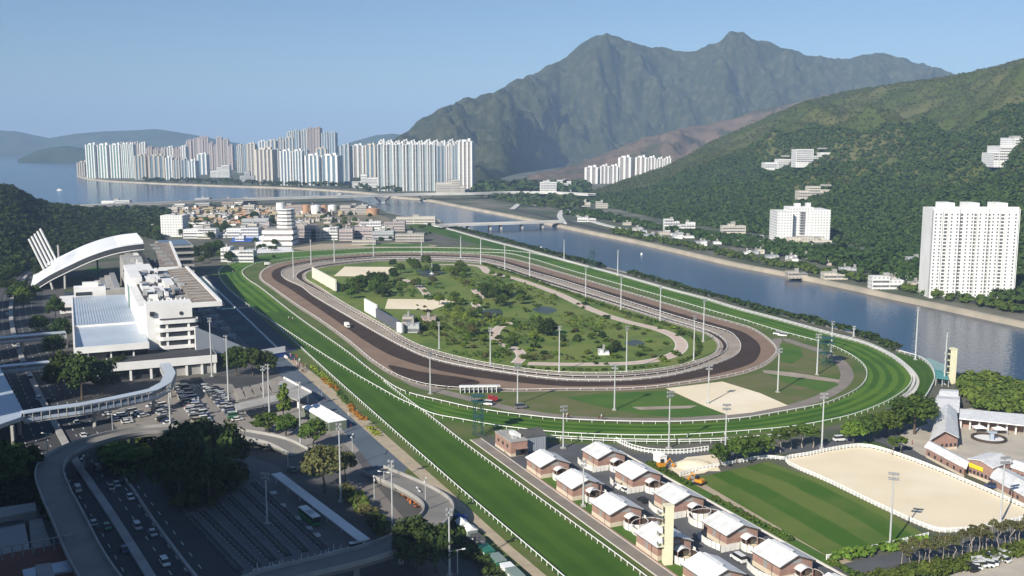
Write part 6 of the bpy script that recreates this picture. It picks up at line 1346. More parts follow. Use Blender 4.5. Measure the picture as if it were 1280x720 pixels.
panel_fence("pitch_fence", rl([(850,596),(868,590),(920,580),(958,574),(981,576)], 2), "white fence at the upper end of the green pitch")
panel_fence("lane_fence", rl([(770,553),(790,562),(812,567),(850,568),(885,564)], 2), "curved white panel fence behind the stables", 2.0, 1.4)
M_paleyard = mat("pale_yard_paving", (0.50, 0.45, 0.37), (0.40, 0.36, 0.30), scale=0.15, detail=8)
M_road2 = mat("yard_asphalt", (0.1, 0.1, 0.1))
road("arena_road", [(880,572),(950,566),(1010,560),(1060,552),(1090,548),(1105,551),(1125,560),(1160,582),(1210,606),(1290,643)], 7, 0.13, M_road2); road("arena_branch_road", [(1105,552),(1118,538),(1130,530)], 7, 0.11, M_road2)
road("lower_road", [(1030,722),(1070,710),(1130,697),(1200,685),(1300,664)], 6.5, 0.13, M_road2)
road("stable_back_road", [(690,566),(720,572),(760,573),(820,574),(880,572)], 10, 0.125, M_road2)
patch("bare_yard", [(838,586),(858,572),(895,568),(905,580),(880,592),(850,596)], 0.15, M_sand)
patch("lawn_island", [(1048,560),(1080,553),(1098,556),(1130,570),(1118,571),(1085,558)], 0.15, M_lawn); patch("river_yard", [(1098,545),(1150,520),(1215,510),(1290,528),(1330,560),(1290,630),(1180,580),(1130,560)], 0.07, M_paleyard); patch("near_bend_lawn", [(960,562),(1040,550),(1100,525),(1150,505),(1160,530),(1100,548),(1040,558),(970,570)], 0.075, M_verge)
patch("lower_yard", [(1180,722),(1230,706),(1300,690),(1300,730)], 0.14, M_paleyard)
for t_ in np.arange(166, 284, 2.1):
    if int(t_ / 13) % 4 == 3: continue
    X_, Y_ = XY(178.4, t_); bush(640 + F*X_/(Y_*CP + H*SP), 360 - F*(Y_*SP - H*CP)/(Y_*CP + H*SP), random.uniform(1.1, 1.6), "mid", "clipped hedge bush between stable yard kerb and green pitch", "hedge along the pitch", .8, "hedge_bush", .1)
def gable_shed(name, px4, ze, zr, label, along=0, brick=True, cat="shed", split=True, sign=None):
    """four eave corners by pixel (near-left, near-right, far-right, far-left) at height ze"""
    c = [Vector(G(x, y, ze)) for (x, y) in px4]; o = (c[0].x, c[0].y, 0.05); r = thing(name, label, cat, o); ctr = sum(c, Vector((0, 0))) / 4
    b = MB(o); ins = [ctr + (p - ctr) * .9 for p in c]; b.prism([tuple(p) for p in ins], 0, ze); b.build("wall", M_brick if brick else M_wall, r)
    b = MB(o); ins2 = [ctr + (p - ctr) * .905 for p in c]; b.prism([tuple(p) for p in ins2], 0, .9); b.build("plinth", M_plinth, r)
    a, bq_ = ((c[0] + c[1]) / 2, (c[3] + c[2]) / 2) if along == 0 else ((c[0] + c[3]) / 2, (c[1] + c[2]) / 2)
    sides = ((c[0], c[3], bq_, a), (c[1], c[2], bq_, a)) if along == 0 else ((c[0], c[1], bq_, a), (c[3], c[2], bq_, a))
    for (p, q, t2, t1) in sides:
        b = MB(o); V = [(p.x, p.y, ze), (q.x, q.y, ze), (t2.x, t2.y, zr), (t1.x, t1.y, zr)]; V += [(x, y, z + .25) for (x, y, z) in V]; b.hexa(V); b.build("roof", M_whiteroof, r)
    g = [(c[0], c[1], a), (c[3], c[2], bq_)] if along == 0 else [(c[0], c[3], a), (c[1], c[2], bq_)]
    for (p, q, t1) in g:
        pp, qq, tt_ = ctr + (p-ctr)*.9, ctr + (q-ctr)*.9, ctr + (t1-ctr)*.9
        b = MB(o); b.add([(pp.x, pp.y, ze), (qq.x, qq.y, ze), (tt_.x, tt_.y, zr)], [(0, 1, 2)]); b.build("gable", M_brick, r)
    n1 = 6
    for k in range(n1):
        p = ins[0].lerp(ins[1], (k + .5) / n1); b = MB(o); d = (ins[1] - ins[0]).normalized(); b.box(p.x, p.y, 1.2, .9, .24, 1.1, math.atan2(d.y, d.x)); b.build("window", M_glassd, r)
    return r
gable_shed("training_barn", [(1162,551),(1199,548),(1196,514),(1172,514)], 4.5, 7.5, "gabled white-roofed brick barn left of the round ring", 0)
gable_shed("riverside_barn", [(1166,515),(1199,516),(1200,496),(1172,494)], 4.2, 6.0, "smaller white-roofed barn behind the gabled barn", 1)
gable_shed("tack_room", [(1172,500),(1198,501),(1198,488),(1176,487)], 4.2, 5.6, "little stepped white roof nearest the river behind the barns", 1)
gable_shed("long_stable", [(1155,559),(1208,587),(1214,578),(1166,553)], 3.4, 4.6, "long low white-roofed stable beside the arena road", 1, cat="stable")
gable_shed("pavilion_building", [(1209,574),(1241,586),(1266,577),(1237,566)], 5.5, 6.6, "square brick pavilion with yellow band and pale roof", 0, cat="pavilion")
gable_shed("lower_stable", [(1237,597),(1300,632),(1310,612),(1252,583)], 3.2, 4.8, "white-roofed stable beside the floodlight mast and arena", 1, cat="stable")
gable_shed("corner_shed", [(1262,584),(1300,598),(1305,585),(1272,576)], 3.4, 4.6, "small white roof behind the lower stable", 1)
c0, c1 = Vector(G(1211, 577, 4.8)), Vector(G(1229, 584, 4.8)); sg_ = thing("yellow_sign", "bright yellow sign band on the square brick pavilion", "sign", (c0.x, c0.y, 3.2)); b = MB((c0.x, c0.y, 3.2)); dn = (c1 - c0).normalized(); pn = Vector((dn.y, -dn.x)) * 0.05
b.hexa([(c0.x+pn.x, c0.y+pn.y, 3.2), (c1.x+pn.x, c1.y+pn.y, 3.2), (c1.x-pn.x, c1.y-pn.y, 3.2), (c0.x-pn.x, c0.y-pn.y, 3.2), (c0.x+pn.x, c0.y+pn.y, 4.6), (c1.x+pn.x, c1.y+pn.y, 4.6), (c1.x-pn.x, c1.y-pn.y, 4.6), (c0.x-pn.x, c0.y-pn.y, 4.6)]); b.build("board", mat("bright_yellow", (0.85, 0.62, 0.03), (0.8, 0.58, 0.03)), sg_)
# open arcade with long roof
arc = thing("arcade_building", "long white-roofed open arcade between ring and riverside wood", "arcade", (*G(1240, 540), 0)); OX = (*G(1240, 540), 0)
b = MB(OX); q = gp([(1199,523),(1290,533),(1290,519),(1200,511)], 4.6); b.prism(q, 4.3, 4.7); b.build("roof", M_whiteroof, arc)
b = MB(OX); q2 = gp([(1200,519),(1290,527),(1290,517),(1201,510)], 4.6); b.prism(q2, 0, 4.2); b.build("rear_wall", M_brick, arc)
for k in range(8): X, Y = G(1202 + k * 11.5, 522.6 + k * 1.15, 4.3); b = MB(OX); b.box(X, Y + .4, 0, .5, .5, 4.3); b.build("column", M_wall, arc)
for (x, y) in ((1224,541),(1249,543)):
    X, Y = G(x, y); t_ = thing("white_canopy", "small white canopy in the ring yard before the arcade", "canopy", (X, Y, 0), group="white ring canopies"); b = MB(); b.add([(-2.4, -2, 2.2), (2.4, -2, 2.2), (2.4, 2, 2.2), (-2.4, 2, 2.2), (0, 0, 3.2)], [(0, 1, 4), (1, 2, 4), (2, 3, 4), (3, 0, 4)]); b.build("cover", M_arch, t_)
    for u in (-2.2, 2.2): b = MB(); b.box(u, -1.8, 0, .15, .15, 2.2); b.build("post", M_steel, t_)
rg = thing("walking_ring", "dark-rimmed oval walking ring in the training yard", "ring", (*G(1236, 549), 0.15)); b = MB()
Lr = [(6.2*math.cos(a), 6.2*math.sin(a)) for a in np.linspace(0, 2*math.pi, 33)]; b.ribbon([(p[0]*.86, p[1]*.86) for p in Lr], Lr, .7, thick=.7); b.build("rim", M_pen, rg); b = MB(); b.sheet([(p[0]*.85, p[1]*.85) for p in Lr[:-1]], .1); b.build("floor", M_wall, rg); b = MB(); b.box(0, -2, 0, 1.2, 1.2, 3); b.box(0, -2, 3, 3, 2, .3); b.build("horse_walker", M_metalroof, rg)
# river basin pool
patch("basin_pool_water", [(1150,447),(1164,449),(1190,460),(1184,475),(1168,472),(1166,460)], 0.2, mat("teal_pool", (0.05, 0.20, 0.20), (0.06, 0.24, 0.23), rough=0.2)); 
rf_ = thing("basin_shelter", "teal-green roof on posts beside the river basin", "shelter", (*G(1176, 478), 0)); OXR = (*G(1176, 478), 0); b = MB(OXR); b.prism(gp([(1168,462),(1184,464),(1186,474),(1170,472)], 4), 3.7, 4.0); b.build("roof", mat("teal_roof", (0.10, 0.30, 0.30), (0.08, 0.25, 0.25)), rf_)
for (x, y) in ((1170,472),(1178,473),(1186,474)): X, Y = G(x, y, 3.7); b = MB(OXR); b.box(X, Y, 0, .3, .3, 3.7); b.build("post", M_steel, rf_)

# ---------------------------------------------------------------- boards and huts inside the track
def board(p0, p1, h, label, m, back=M_lamp, legs=True, th=1.2):
    a, c = Vector(G(*p0)), Vector(G(*p1)); d = (c - a); L_ = d.length; r = thing("display_board", label, "display board", (a.x, a.y, 0.4), math.atan2(d.y, d.x)); b = MB(); b.box(L_/2, 0, .8, L_, th, h - .8); b.build("panel", m, r)
    b = MB(); b.box(L_/2, th * .5 + .5, 0, L_ * .96, .8, h * .9); b.build("rear_frame", back, r)
    for k in range(4): b = MB(); b.box(L_ * (k + .5) / 4, 0, 0, .6, th * .8, .85); b.build("leg", M_conc, r)
board((391,349), (420,366), 9.5, "long cream back of a giant display board in the park", mat("cream_panel", (0.72, 0.68, 0.58), (0.66, 0.62, 0.53), scale=0.2))
board((456.5,391), (471,399.5), 9, "short white display board beside the training track", M_wall)
board((471,400), (498,416), 7, "dark slatted display board next to the short white one", mat("slate_screen", (0.08, 0.09, 0.115), (0.12, 0.13, 0.16), scale=0.5, rough=.4))
board((497,417), (503,418.5), 6.5, "narrow white end pier of the dark display board", M_wall)
low_block((503, 517), 396, 412, "beige", "beige flat hut beside the dark display board", depth=9, name="control_hut", cat="hut"); low_block((507, 524), 405, 417, "grey", "teal grey hut below the beige hut", depth=7, name="control_hut", cat="hut"); low_block((525, 545), 397, 403, "brown", "low red-roofed hut among the garden beds", depth=8, name="garden_hut", cat="hut", strip=False); low_block((748, 762), 438, 445, "white", "little white kiosk on the near park lawn", depth=5, name="kiosk", cat="kiosk", steps=((0, .5, 1), (.5, 1, .7)), strip=False)
sgt = thing("starting_gate", "white starting gate parked by the dirt track rail", "starting gate", (*G(598, 491), 0.3), 0.05)
for k in range(9): b = MB(); b.box(-8 + k * 2.0, 0, 0, .25, 3.0, 2.6); b.build("stall_divider", M_white, sgt)
b = MB(); b.box(0, 0, 2.6, 17, 3.2, .35); b.build("top_frame", M_white, sgt); b = MB(); b.box(0, 0, 1.2, 16.6, 1.0, 1.0); b.build("padding", M_lamp, sgt)
sg2 = thing("starting_gate", "second white starting gate with barred front beside its twin", "starting gate", (*G(614, 490), 0.3), 0.05)
for k in range(8): b = MB(); b.box(-3.6 + k * 1.0, 0, 0, .18, 2.4, 2.4); b.build("stall_divider", M_white, sg2)
b = MB(); b.box(0, 0, 2.4, 8, 2.6, .3); b.build("top_frame", M_white, sg2)

# ---------------------------------------------------------------- clubhouses and works between stands and bay
club = thing("clubhouse", "white stepped clubhouse tower with ringed storeys behind the far bend", "clubhouse", (*G(352, 307), 0)); X0, Y0 = G(352, 307); pm = Y0 / F
def cpart(nm, m, x0, x1, d0, d1, z0, z1): b = MB(); b.box(((x0 + x1)/2 - 352) * pm, (d0 + d1)/2, z0, (x1 - x0) * pm, d1 - d0, z1 - z0); return b.build(nm, m, club)
for k in range(3):
    cpart("podium_band", M_wall, 326 - 3 * (2 - k), 365.5, 0 + k * 3, 34, k * 6.0, k * 6.0 + 3.6); cpart("podium_recess", GL["shade"], 329, 364, 1.5 + k * 3, 33, k * 6.0 + 3.6, k * 6.0 + 6.0)
def octo(cx, cy, rx, z0, z1, nm, m): b = MB(); b.prism([(cx + rx*math.cos(a), cy + rx*math.sin(a)) for a in np.linspace(0, 2*math.pi, 13)[:-1] + .26], z0, z1); b.build(nm, m, club)
for k in range(5): octo(2, 18, 10.5 - .3 * k, 18 + k * 3.9, 20.3 + k * 3.9, "tower_band", M_wall); octo(2, 18, 9.0 - .3 * k, 20.3 + k * 3.9, 21.9 + k * 3.9, "tower_glazing", GL["shade"])
octo(2, 18, 9.4, 37.5, 38.6, "tower_roof", M_wall); octo(-4, 18, 4.6, 37, 45, "tower_core", M_wall)
low_block((201.5, 229), 269.5, 296, "white", "plain white block left of the clubhouse", depth=22, strip=False, name="white_block")
for (a0, a1, yt, yb, c, l, g) in ((229,270,286,298,"white","long white arcaded block right of plain white block",None),(229,262,278,286,"white","white arcaded block behind the long arcaded block",None),(283,323,285,297,"white","white arcaded wing left of the clubhouse",None),(366,395,282,301,"pink","pinkish arcaded wing right of the clubhouse",None),(302,336,273,283,"grey","pale flat hall behind the clubhouse",None),
    (380,400,287,301,"pink","pinkish arcaded stable block beside the wing","arcaded stable blocks"),(404,422,284,300,"white","white-pink arcaded block with stair tower","arcaded stable blocks two"),(424,441,286,301,"pink","pinkish grid-fronted block left of the palms",None),(442,466,284.5,299,"pink","pinkish grid-fronted block right of its twin",None),(450,476,277,289,"white","white grid-fronted block behind the pink one",None),(480,506,277,289,"pink","pinkish grid-fronted block near the chute end",None),(495,544,271,280,"cream","long low green-roofed block at the chute end",None),
    (284,317,313,328,"white","low white members block beside the far left bend",None),(276,288,309,327,"white","white stair block on the low members block",None),(465,492,289,300,"grey","pale greenhouse shed right of grid-fronted blocks",None),(494,530,292,302,"beige","low pale sheds behind the far bend",None),(440,470,300,306,"beige","low beige wall sheds behind the far bend",None),
    (244,262,247,257,"grey","grey cube building on the bay shore",None),(277,292,248,256,"brown","orange-brown hall on the bay shore",None),(293,321,248,256,"white","long white hall on the bay shore",None),(218,231,252,258,"white","small white hut on the bay shore",None),(127,162,250.5,259,"white","white boathouse on the bay shore near the wood",None),(210,222,259,267,"cream","small ochre cube near the bay shore",None),(304,318,256,263,"cream","ochre hut right of the ochre cube",None),
    (152,180,276,286,"grey","grey-green hall behind the arched roof",None),(180,200,283,291,"white","white low shed beside the plain white block",None),(148,166,271,279,"grey","green-roofed shed by the tree belt",None)):
    low_block((a0, a1), yt, yb, c, l, steps=((0, .45, .92), (.45, 1, 1.0)), depth=14 if yb - yt > 8 else 10, group=g)
rb_ = random.Random(21)
for k in range(34):
    x = rb_.uniform(230, 485); y = rb_.uniform(284, 302)
    if 316 < x < 370 and y > 288: continue
    low_block((x, x + rb_.uniform(7, 17)), y - rb_.uniform(3.5, 8), y, rb_.choice(["white", "white", "cream", "pink", "beige"]), "small pale block among the stable quarters behind the far bend", depth=rb_.uniform(8, 16), steps=((0, .5, rb_.uniform(.6, 1)), (.5, 1, 1.0)), group="small pale blocks behind the far bend")
for k in range(58):
    x = rb_.uniform(222, 470); y = rb_.uniform(259, 284)
    low_block((x, x + rb_.uniform(5, 13)), y - rb_.uniform(1.8, 4.5), y, rb_.choice(["beige", "grey", "cream", "beige", "white", "brown"]), "small tan or grey shed in the works by the bay", depth=rb_.uniform(10, 22), steps=((0, .5, rb_.uniform(.5, 1)), (.5, 1, 1.0)), group="small sheds of the works", strip=False, name="works_shed", cat="shed")
# treatment works: rows of low ochre basins and tanks
M_ochre = mat("ochre_wall", (0.42, 0.34, 0.21), (0.33, 0.27, 0.18), scale=0.1); M_orange = mat("terracotta_wall", (0.46, 0.27, 0.16), (0.38, 0.23, 0.14), scale=0.1); M_basin = mat("basin_floor", (0.20, 0.18, 0.13), (0.13, 0.13, 0.10), scale=0.05)
patch("works_yard", [(215,262),(300,256),(380,256),(460,262),(490,275),(470,282),(360,284),(270,284),(205,285)], 0.05, mat("works_ground", (0.24, 0.20, 0.13), (0.15, 0.14, 0.08), scale=0.02))
rr = random.Random(11)
for row, y in enumerate((260.5, 263.5, 266.5, 270, 274, 278)):
    x = 226 - row * 2
    while x < (330 if row > 3 else 386):
        w = rr.uniform(9, 17); X, Y = G(x + w/2, y); pm_ = Y / F; ww = w * pm_ * .92; dd = 26; r = thing("settling_basin", "low ochre settling basin in the rows of the works", "basin", (X, Y, 0), group="settling basins of the works"); hh = rr.uniform(1.5, 3)
        b = MB(); b.box(0, -dd/2, 0, ww, 1, hh); b.box(0, dd/2, 0, ww, 1, hh); b.build("long_wall", rr.choice([M_ochre, M_ochre, M_conc, M_ochre, M_orange]), r)
        for sx in (-1, 1): b = MB(); b.box(sx * (ww/2 - .5), 0, 0, 1, dd - 1.02, hh); b.build("end_wall", M_ochre, r)
        b = MB(); b.box(0, 0, 0, ww - 2, dd - 2, .6); b.build("floor", rr.choice([M_basin, M_basin, M_conc]), r)
        if rr.random() < .45: b = MB(); b.box(rr.uniform(-ww/4, ww/4), rr.uniform(-6, 6), .6, ww * .3, 8, hh + 2.5); b.build("pump_house", rr.choice([M_ochre, M_conc, M_wall]), r)
        x += w + rr.uniform(.5, 5)
def tank(x, y, wpx, yt, m, label):
    X, Y = G(x, y); rad = wpx / 2 * Y / F; h = hgt(X, Y, yt); r = thing("storage_tank", label, "tank", (X, Y + rad, 0)); b = MB(); b.prism([(rad*math.cos(a), rad*math.sin(a)) for a in np.linspace(0, 2*math.pi, 21)[:-1]], 0, h); b.build("shell", m, r, smooth=False)
    b = MB(); n = 20; b.add([(rad*1.02*math.cos(a), rad*1.02*math.sin(a), h) for a in np.linspace(0, 2*math.pi, n + 1)[:-1]] + [(0, 0, h + rad*.22)], [(i, (i+1) % n, n) for i in range(n)]); b.build("lid", m, r)
for (x, y, w, yt, m, l) in ((394,268,12,257.5,M_wall,"white round tank in the works beside terracotta tanks"),(414.5,267,11,257,M_wall,"second white round tank between terracotta tanks"),(382,268,9,256.5,M_orange,"terracotta tank left of the white tank"),(404.5,267,8,257,M_orange,"terracotta tank between the two white tanks"),(465,269,16,261.5,M_orange,"wide terracotta tank at the river end"),(426,270,8,264,M_ochre,"small ochre tank right of white tanks"),(404,271,7,267,M_ochre,"small squat ochre tank")): tank(x, y, w, yt, m, l)
low_block((341, 378), 257, 267, "brown", "long terracotta works hall left of the tanks", depth=30, steps=((0, .6, .8), (.5, 1, 1))); low_block((425, 458), 257, 268, "beige", "beige stepped works building right of the tanks", depth=25, steps=((0, .4, 1), (.3, .7, .7), (.6, 1, .9)))
for (x0, x1, y0, y1, n, h0, h1, lab) in ((225,300,280,300,22,6,11,"dark tree among the arcaded blocks"),(275,345,268,284,16,6,10,"dark tree between works and clubhouse"),(395,470,270,300,30,5,9,"tree among the grid-fronted blocks"),(385,440,262,270,10,5,8,"round tree beside the tanks"),(235,290,310,332,18,6,11,"dark tree between second stand and members block"),(318,345,305,318,8,4,7,"small tree before the clubhouse"),(470,540,282,304,14,4,7,"small tree near the chute end"),(230,335,258,282,16,4,7,"tree among the settling basins"),(130,200,286,300,16,6,11,"dark tree behind the arched roof"),(0,60,330,380,16,7,12,"dark tree on the road bank below the small hill"),(300,345,322,330,6,3,5,"small tree beside the far left bend")):
    for _ in range(n): tree(random.uniform(x0, x1), random.uniform(y0, y1), 0, random.choice(("dark", "dark", "round")), lab, "trees: " + lab, hm=random.uniform(h0, h1))
patch("blue_court_pavement", [(288,303),(295,292.5),(324,292),(326,302)], 0.3, mat("blue_court", (0.05, 0.13, 0.45), (0.06, 0.15, 0.5))); patch("pale_terrace_pavement", [(318,317),(325,309),(365,309),(368,315)], 0.25, M_wall); patch("earth_yard", [(362,311),(400,305),(500,303.5),(548,307),(540,309),(430,310.5),(380,313)], 0.2, mat("sandy_path", (0.44, 0.36, 0.25)))
patch("bend_garden_lawn", [(450,308),(470,304.5),(530,305),(540,308),(500,309)], 0.26, M_lawn)

rf2 = random.Random(5)
for k in range(46):
    x = rf2.uniform(725, 1140); y0 = float(np.interp(x, [725, 800, 900, 1000, 1140], [274, 291, 309, 327, 354])); y = y0 + rf2.uniform(-11, 4)
    low_block((x, x + rf2.uniform(5, 15)), y - rf2.uniform(2, 5), y, rf2.choice(["white", "cream", "grey", "beige", "white"]), "small pale house beside the far bank road", depth=rf2.uniform(6, 11), steps=((0, .5, rf2.uniform(.6, 1)), (.5, 1, 1.0)), group="small houses along the far bank road", strip=False, name="roadside_house", cat="house")
# ---------------------------------------------------------------- residential towers left of and behind the viewpoint (they shade the motorway)
_az = math.radians(34.0); _dx, _dy = math.sin(_az), math.cos(_az)
for k, (u, tip, w, hh) in enumerate(((-158, 204, 34, 120), (-189, 212, 34, 122), (-220, 224, 34, 126), (-251, 240, 34, 126), (-281, 238, 32, 124), (-312, 208, 32, 112), (-374, 232, 30, 124), (-408, 262, 30, 128), (-440, 268, 28, 130), (-472, 300, 30, 130), (-506, 310, 24, 128), (-545, 330, 22, 126), (-585, 352, 26, 128), (-625, 372, 30, 128), (-665, 380, 30, 128))):
    wc = tip - 12 - hh / math.tan(math.radians(SUN_EL)); X, Y = u * _dy + wc * _dx, -u * _dx + wc * _dy
    r = thing("residential_tower", "pale residential tower on the near hillside that shades the motorway", "tower", (X, Y, -1), -_az, group="residential towers shading the motorway")
    b = MB(); b.box(0, 0, 0, w * .9, 22, hh + 1); b.build("glazing", GL["shade"], r)
    for q in (-.38, 0, .38): b = MB(); b.box(q * w, 0, 0, w * .24, 24, hh + 1); b.build("wall_bay", FC["cream"], r)
    b = MB(); b.box(0, 0, hh + 1, w * .3, 9, 5); b.build("roof_plant", FC["cream"], r)

# ---------------------------------------------------------------- vehicles
M_tyre = mat("tyre", (0.02, 0.02, 0.02)); M_cglass = mat("car_glass", (0.02, 0.025, 0.03), rough=0.1, spec=0.6)
CAR = {}
def car_proto(kind, colr, nm):
    L_, W_, H_ = dict(saloon=(4.4, 1.8, 1.45), van=(5.0, 1.9, 2.1), suv=(4.6, 1.9, 1.8))[kind]
    m = mat("car_paint_" + nm, colr, tuple(c * .92 for c in colr), rough=0.3, spec=0.5); r = thing("parked_car", "x", "car")
    b = MB(); hz0 = .35; zb = H_ * .58; prof_ = [(-L_/2, hz0), (L_/2, hz0), (L_/2, zb * .82), (L_ * .3, zb), (-L_*.42, zb), (-L_/2, zb * .9)]
    n = len(prof_); b.add([(x, -W_/2, z) for (x, z) in prof_] + [(x, W_/2, z) for (x, z) in prof_], [tuple(range(n)), tuple(range(n, 2*n))[::-1]] + [((i+1) % n, i, n + i, n + (i+1) % n) for i in range(n)]); b.build("body", m, r)
    x0, x1, x2, x3 = (-.42, -.30, .10, .30) if kind == "saloon" else (-.48, -.44, .22, .36)
    b = MB(); b.add([(x0*L_, -W_*.47, zb), (x3*L_, -W_*.47, zb), (x3*L_, W_*.47, zb), (x0*L_, W_*.47, zb), (x1*L_, -W_*.40, H_), (x2*L_, -W_*.40, H_), (x2*L_, W_*.40, H_), (x1*L_, W_*.40, H_)], [(0, 1, 5, 4), (1, 2, 6, 5), (2, 3, 7, 6), (3, 0, 4, 7)]); b.build("window", M_cglass, r)
    b = MB(); b.box((x1 + x2)/2*L_, 0, H_ - .02, (x2 - x1)*L_*1.02, W_*.82, .07); b.build("roof", m, r)
    for sx in (-.31, .31):
        for sy in (-1, 1): b = MB(); b.tube((sx*L_, sy*W_*.5 - .12*sy, .33), (sx*L_, sy*W_*.5 + .02*sy, .33), .33, .33, 8); b.build("wheel", M_tyre, r)
    KIDS[r.name] = list(r.children); return r
COLS = [("white", (.72, .72, .70)), ("silver", (.45, .46, .47)), ("black", (.02, .02, .022)), ("navy", (.03, .05, .13)), ("grey", (.16, .165, .17)), ("red", (.32, .03, .03)), ("blue", (.06, .14, .34)), ("green", (.05, .2, .10)), ("beige", (.42, .36, .26))]
CW = [24, 28, 15, 7, 16, 2, 2, 1, 4]
used = {}
def car(X, Y, rz, where, group, kind=None, cname=None, z=0.12):
    kind = kind or random.choices(["saloon", "suv", "van"], [7, 3, 1.4])[0]; nm, c = next((q for q in COLS if q[0] == cname), None) or random.choices(COLS, CW)[0]
    k = (kind, nm); lab = "%s %s %s" % (nm, dict(saloon="saloon car", suv="off-road car", van="van")[kind], where); grp = group + ", " + nm + " " + kind
    if k not in CAR:
        CAR[k] = car_proto(kind, c, nm); o = CAR[k]; o.location = (X, Y, z); o.rotation_euler = (0, 0, rz); o["label"] = lab; o["group"] = grp
    else: o = dup(CAR[k], (X, Y, z), rz, 1.0, lab, grp)
    return o
def car_row(p0, p1, where, group, gap=2.7, skip=.12, ang=math.pi/2, jitter=.06):
    a, c = Vector(G(*p0)), Vector(G(*p1)); d = (c - a); n = max(1, int(d.length / gap)); rz = math.atan2(d.y, d.x) + ang
    for k in range(n):
        if random.random() < skip: continue
        p = a.lerp(c, (k + .5) / n); car(p.x + random.uniform(-.2, .2), p.y + random.uniform(-.2, .2), rz + random.uniform(-jitter, jitter) + (math.pi if random.random() < .3 else 0), where, group)
wh = "parked in the stand car park"; gn = "cars in the stand car park"
for (p0, p1) in (((222,485),(248,529)),((231,484),(259,530)),((254,483),(297,527)),((264,484),(304,522)),((180,498),(196,503)),((188,508),(206,520)),((194,505),(212,516)),((160,514),(182,522)),((152,518),(160,530)),((122,512),(150,527)),((200,524),(214,531)),((128,508),(140,514))):
    car_row(p0, p1, wh, gn, gap=2.6, skip=.05)
for (x, y, kd) in ((97,614,"van"),(101,647,None),(117,656,None),(134,661,None),(172,661,None),(191,669,None),(139,612,None),(146,608,None),(150,603,None),(163,624,None),(133,718,None),(206,706,None),(156,690,None),(18,433,None),(22,437,None),(9,395,None),(96,530,None),(104,546,None),(38,474,None),(48,500,None),(54,520,None),(122,588,None),(30,455,None),(60,502,None)):
    X, Y = G(x, y); car(X, Y, math.radians(90 + 33 + (180 if x > 130 else 0)), "driving on the shaded motorway", "cars on the motorway", kd, "white" if kd else None)
for (x, y, rz, w, cn, kd) in ((650,569,.2,"beside the flat-roofed brick building","black","suv"),(781,615,2.0,"in the lane between stable lodges","white","saloon"),(803,628,2.0,"in the lane between stable lodges","black","saloon"),(923,702,2.0,"in the lane between stable lodges","white","van"),(1240,611,2.6,"on the arena road","navy","suv"),(972,419,2.7,"on the service road inside the back straight","white","van"),(978,421,2.7,"on the service road inside the back straight","white","van"),(609,507,2.8,"on the service road by the lattice tower","white","van"),(651,511,.3,"on the bare ground inside the near bend","grey","van"),(1050,552,.2,"on the road beyond the sand arena","white","van"),(560,678,2.1,"by the loop ramp","red","saloon"),(447,688,.4,"at the coach park corner","white","van"),(365,590,2.2,"beside the bus shelter trees","grey","saloon"),(378,590,2.2,"beside the bus shelter trees","silver","saloon")):
    X, Y = G(x, y); car(X, Y, rz, w, "single cars: " + w, kd, cn, 0.3)
# ambulance truck and harrow on the dirt
def truck(x, y, rz, label, cab, boxm, name="box_truck", L_=6.0):
    X, Y = G(x, y); r = thing(name, label, "truck", (X, Y, .35), rz); b = MB(); b.box(-.9, 0, .6, L_ - 2, 2.2, 2.3); b.build("cargo_box", boxm, r); b = MB(); b.box(L_/2 - .95, 0, .5, 1.8, 2.0, 1.7); b.build("cab", cab, r); b = MB(); b.box(L_/2 - .4, 0, 1.25, .75, 1.9, .7); b.build("windscreen", M_cglass, r)
    for sx in (-L_*.3, L_*.32):
        for sy in (-1, 1): b = MB(); b.tube((sx, sy*.85, .45), (sx, sy*1.1, .45), .45, .45, 8); b.build("wheel", M_tyre, r)
truck(434, 410, -1.15, "white truck harrowing the dark dirt track", M_wall, M_wall); truck(616, 503, .3, "small red tractor truck on the bend verge", mat("car_paint_red", (.32, .03, .03)), mat("car_paint_red", (.32, .03, .03)), "tractor", 4.0); truck(335, 332, .5, "grey service truck at the far left bend", M_roofgrey, M_wall)
# green and white bus in the coach park
X, Y = G(387, 652); bs = thing("coach", "green coach with white roof waiting beside the bus shelter", "bus", (X, Y, .15), math.radians(-56)); M_bg = mat("bus_green", (0.03, 0.22, 0.06), (0.025, 0.19, 0.05), rough=.35)
b = MB(); b.box(0, 0, .4, 10.5, 2.5, 1.3); b.build("body", M_bg, bs); b = MB(); b.box(0, 0, 1.7, 10.4, 2.46, 1.1); b.build("window_band", M_cglass, bs); b = MB(); b.box(0, 0, 2.8, 10.5, 2.5, .3); b.build("roof", M_wall, bs); b = MB(); b.box(1, 0, 3.1, 3, 1.6, .25); b.build("roof_unit", M_plant, bs)
for sx in (-3.2, 3.4):
    for sy in (-1, 1): b = MB(); b.tube((sx, sy*1.0, .48), (sx, sy*1.28, .48), .48, .48, 10); b.build("wheel", M_tyre, bs)
for k in range(7):
    for sy in (-1, 1): b = MB(); b.box(-4.6 + k * 1.55, sy * 1.24, 1.7, .12, .06, 1.1); b.build("window_pillar", M_bg, bs)
b = MB(); b.box(5.26, 0, 1.3, .06, 2.2, 1.4); b.build("windscreen", M_cglass, bs)
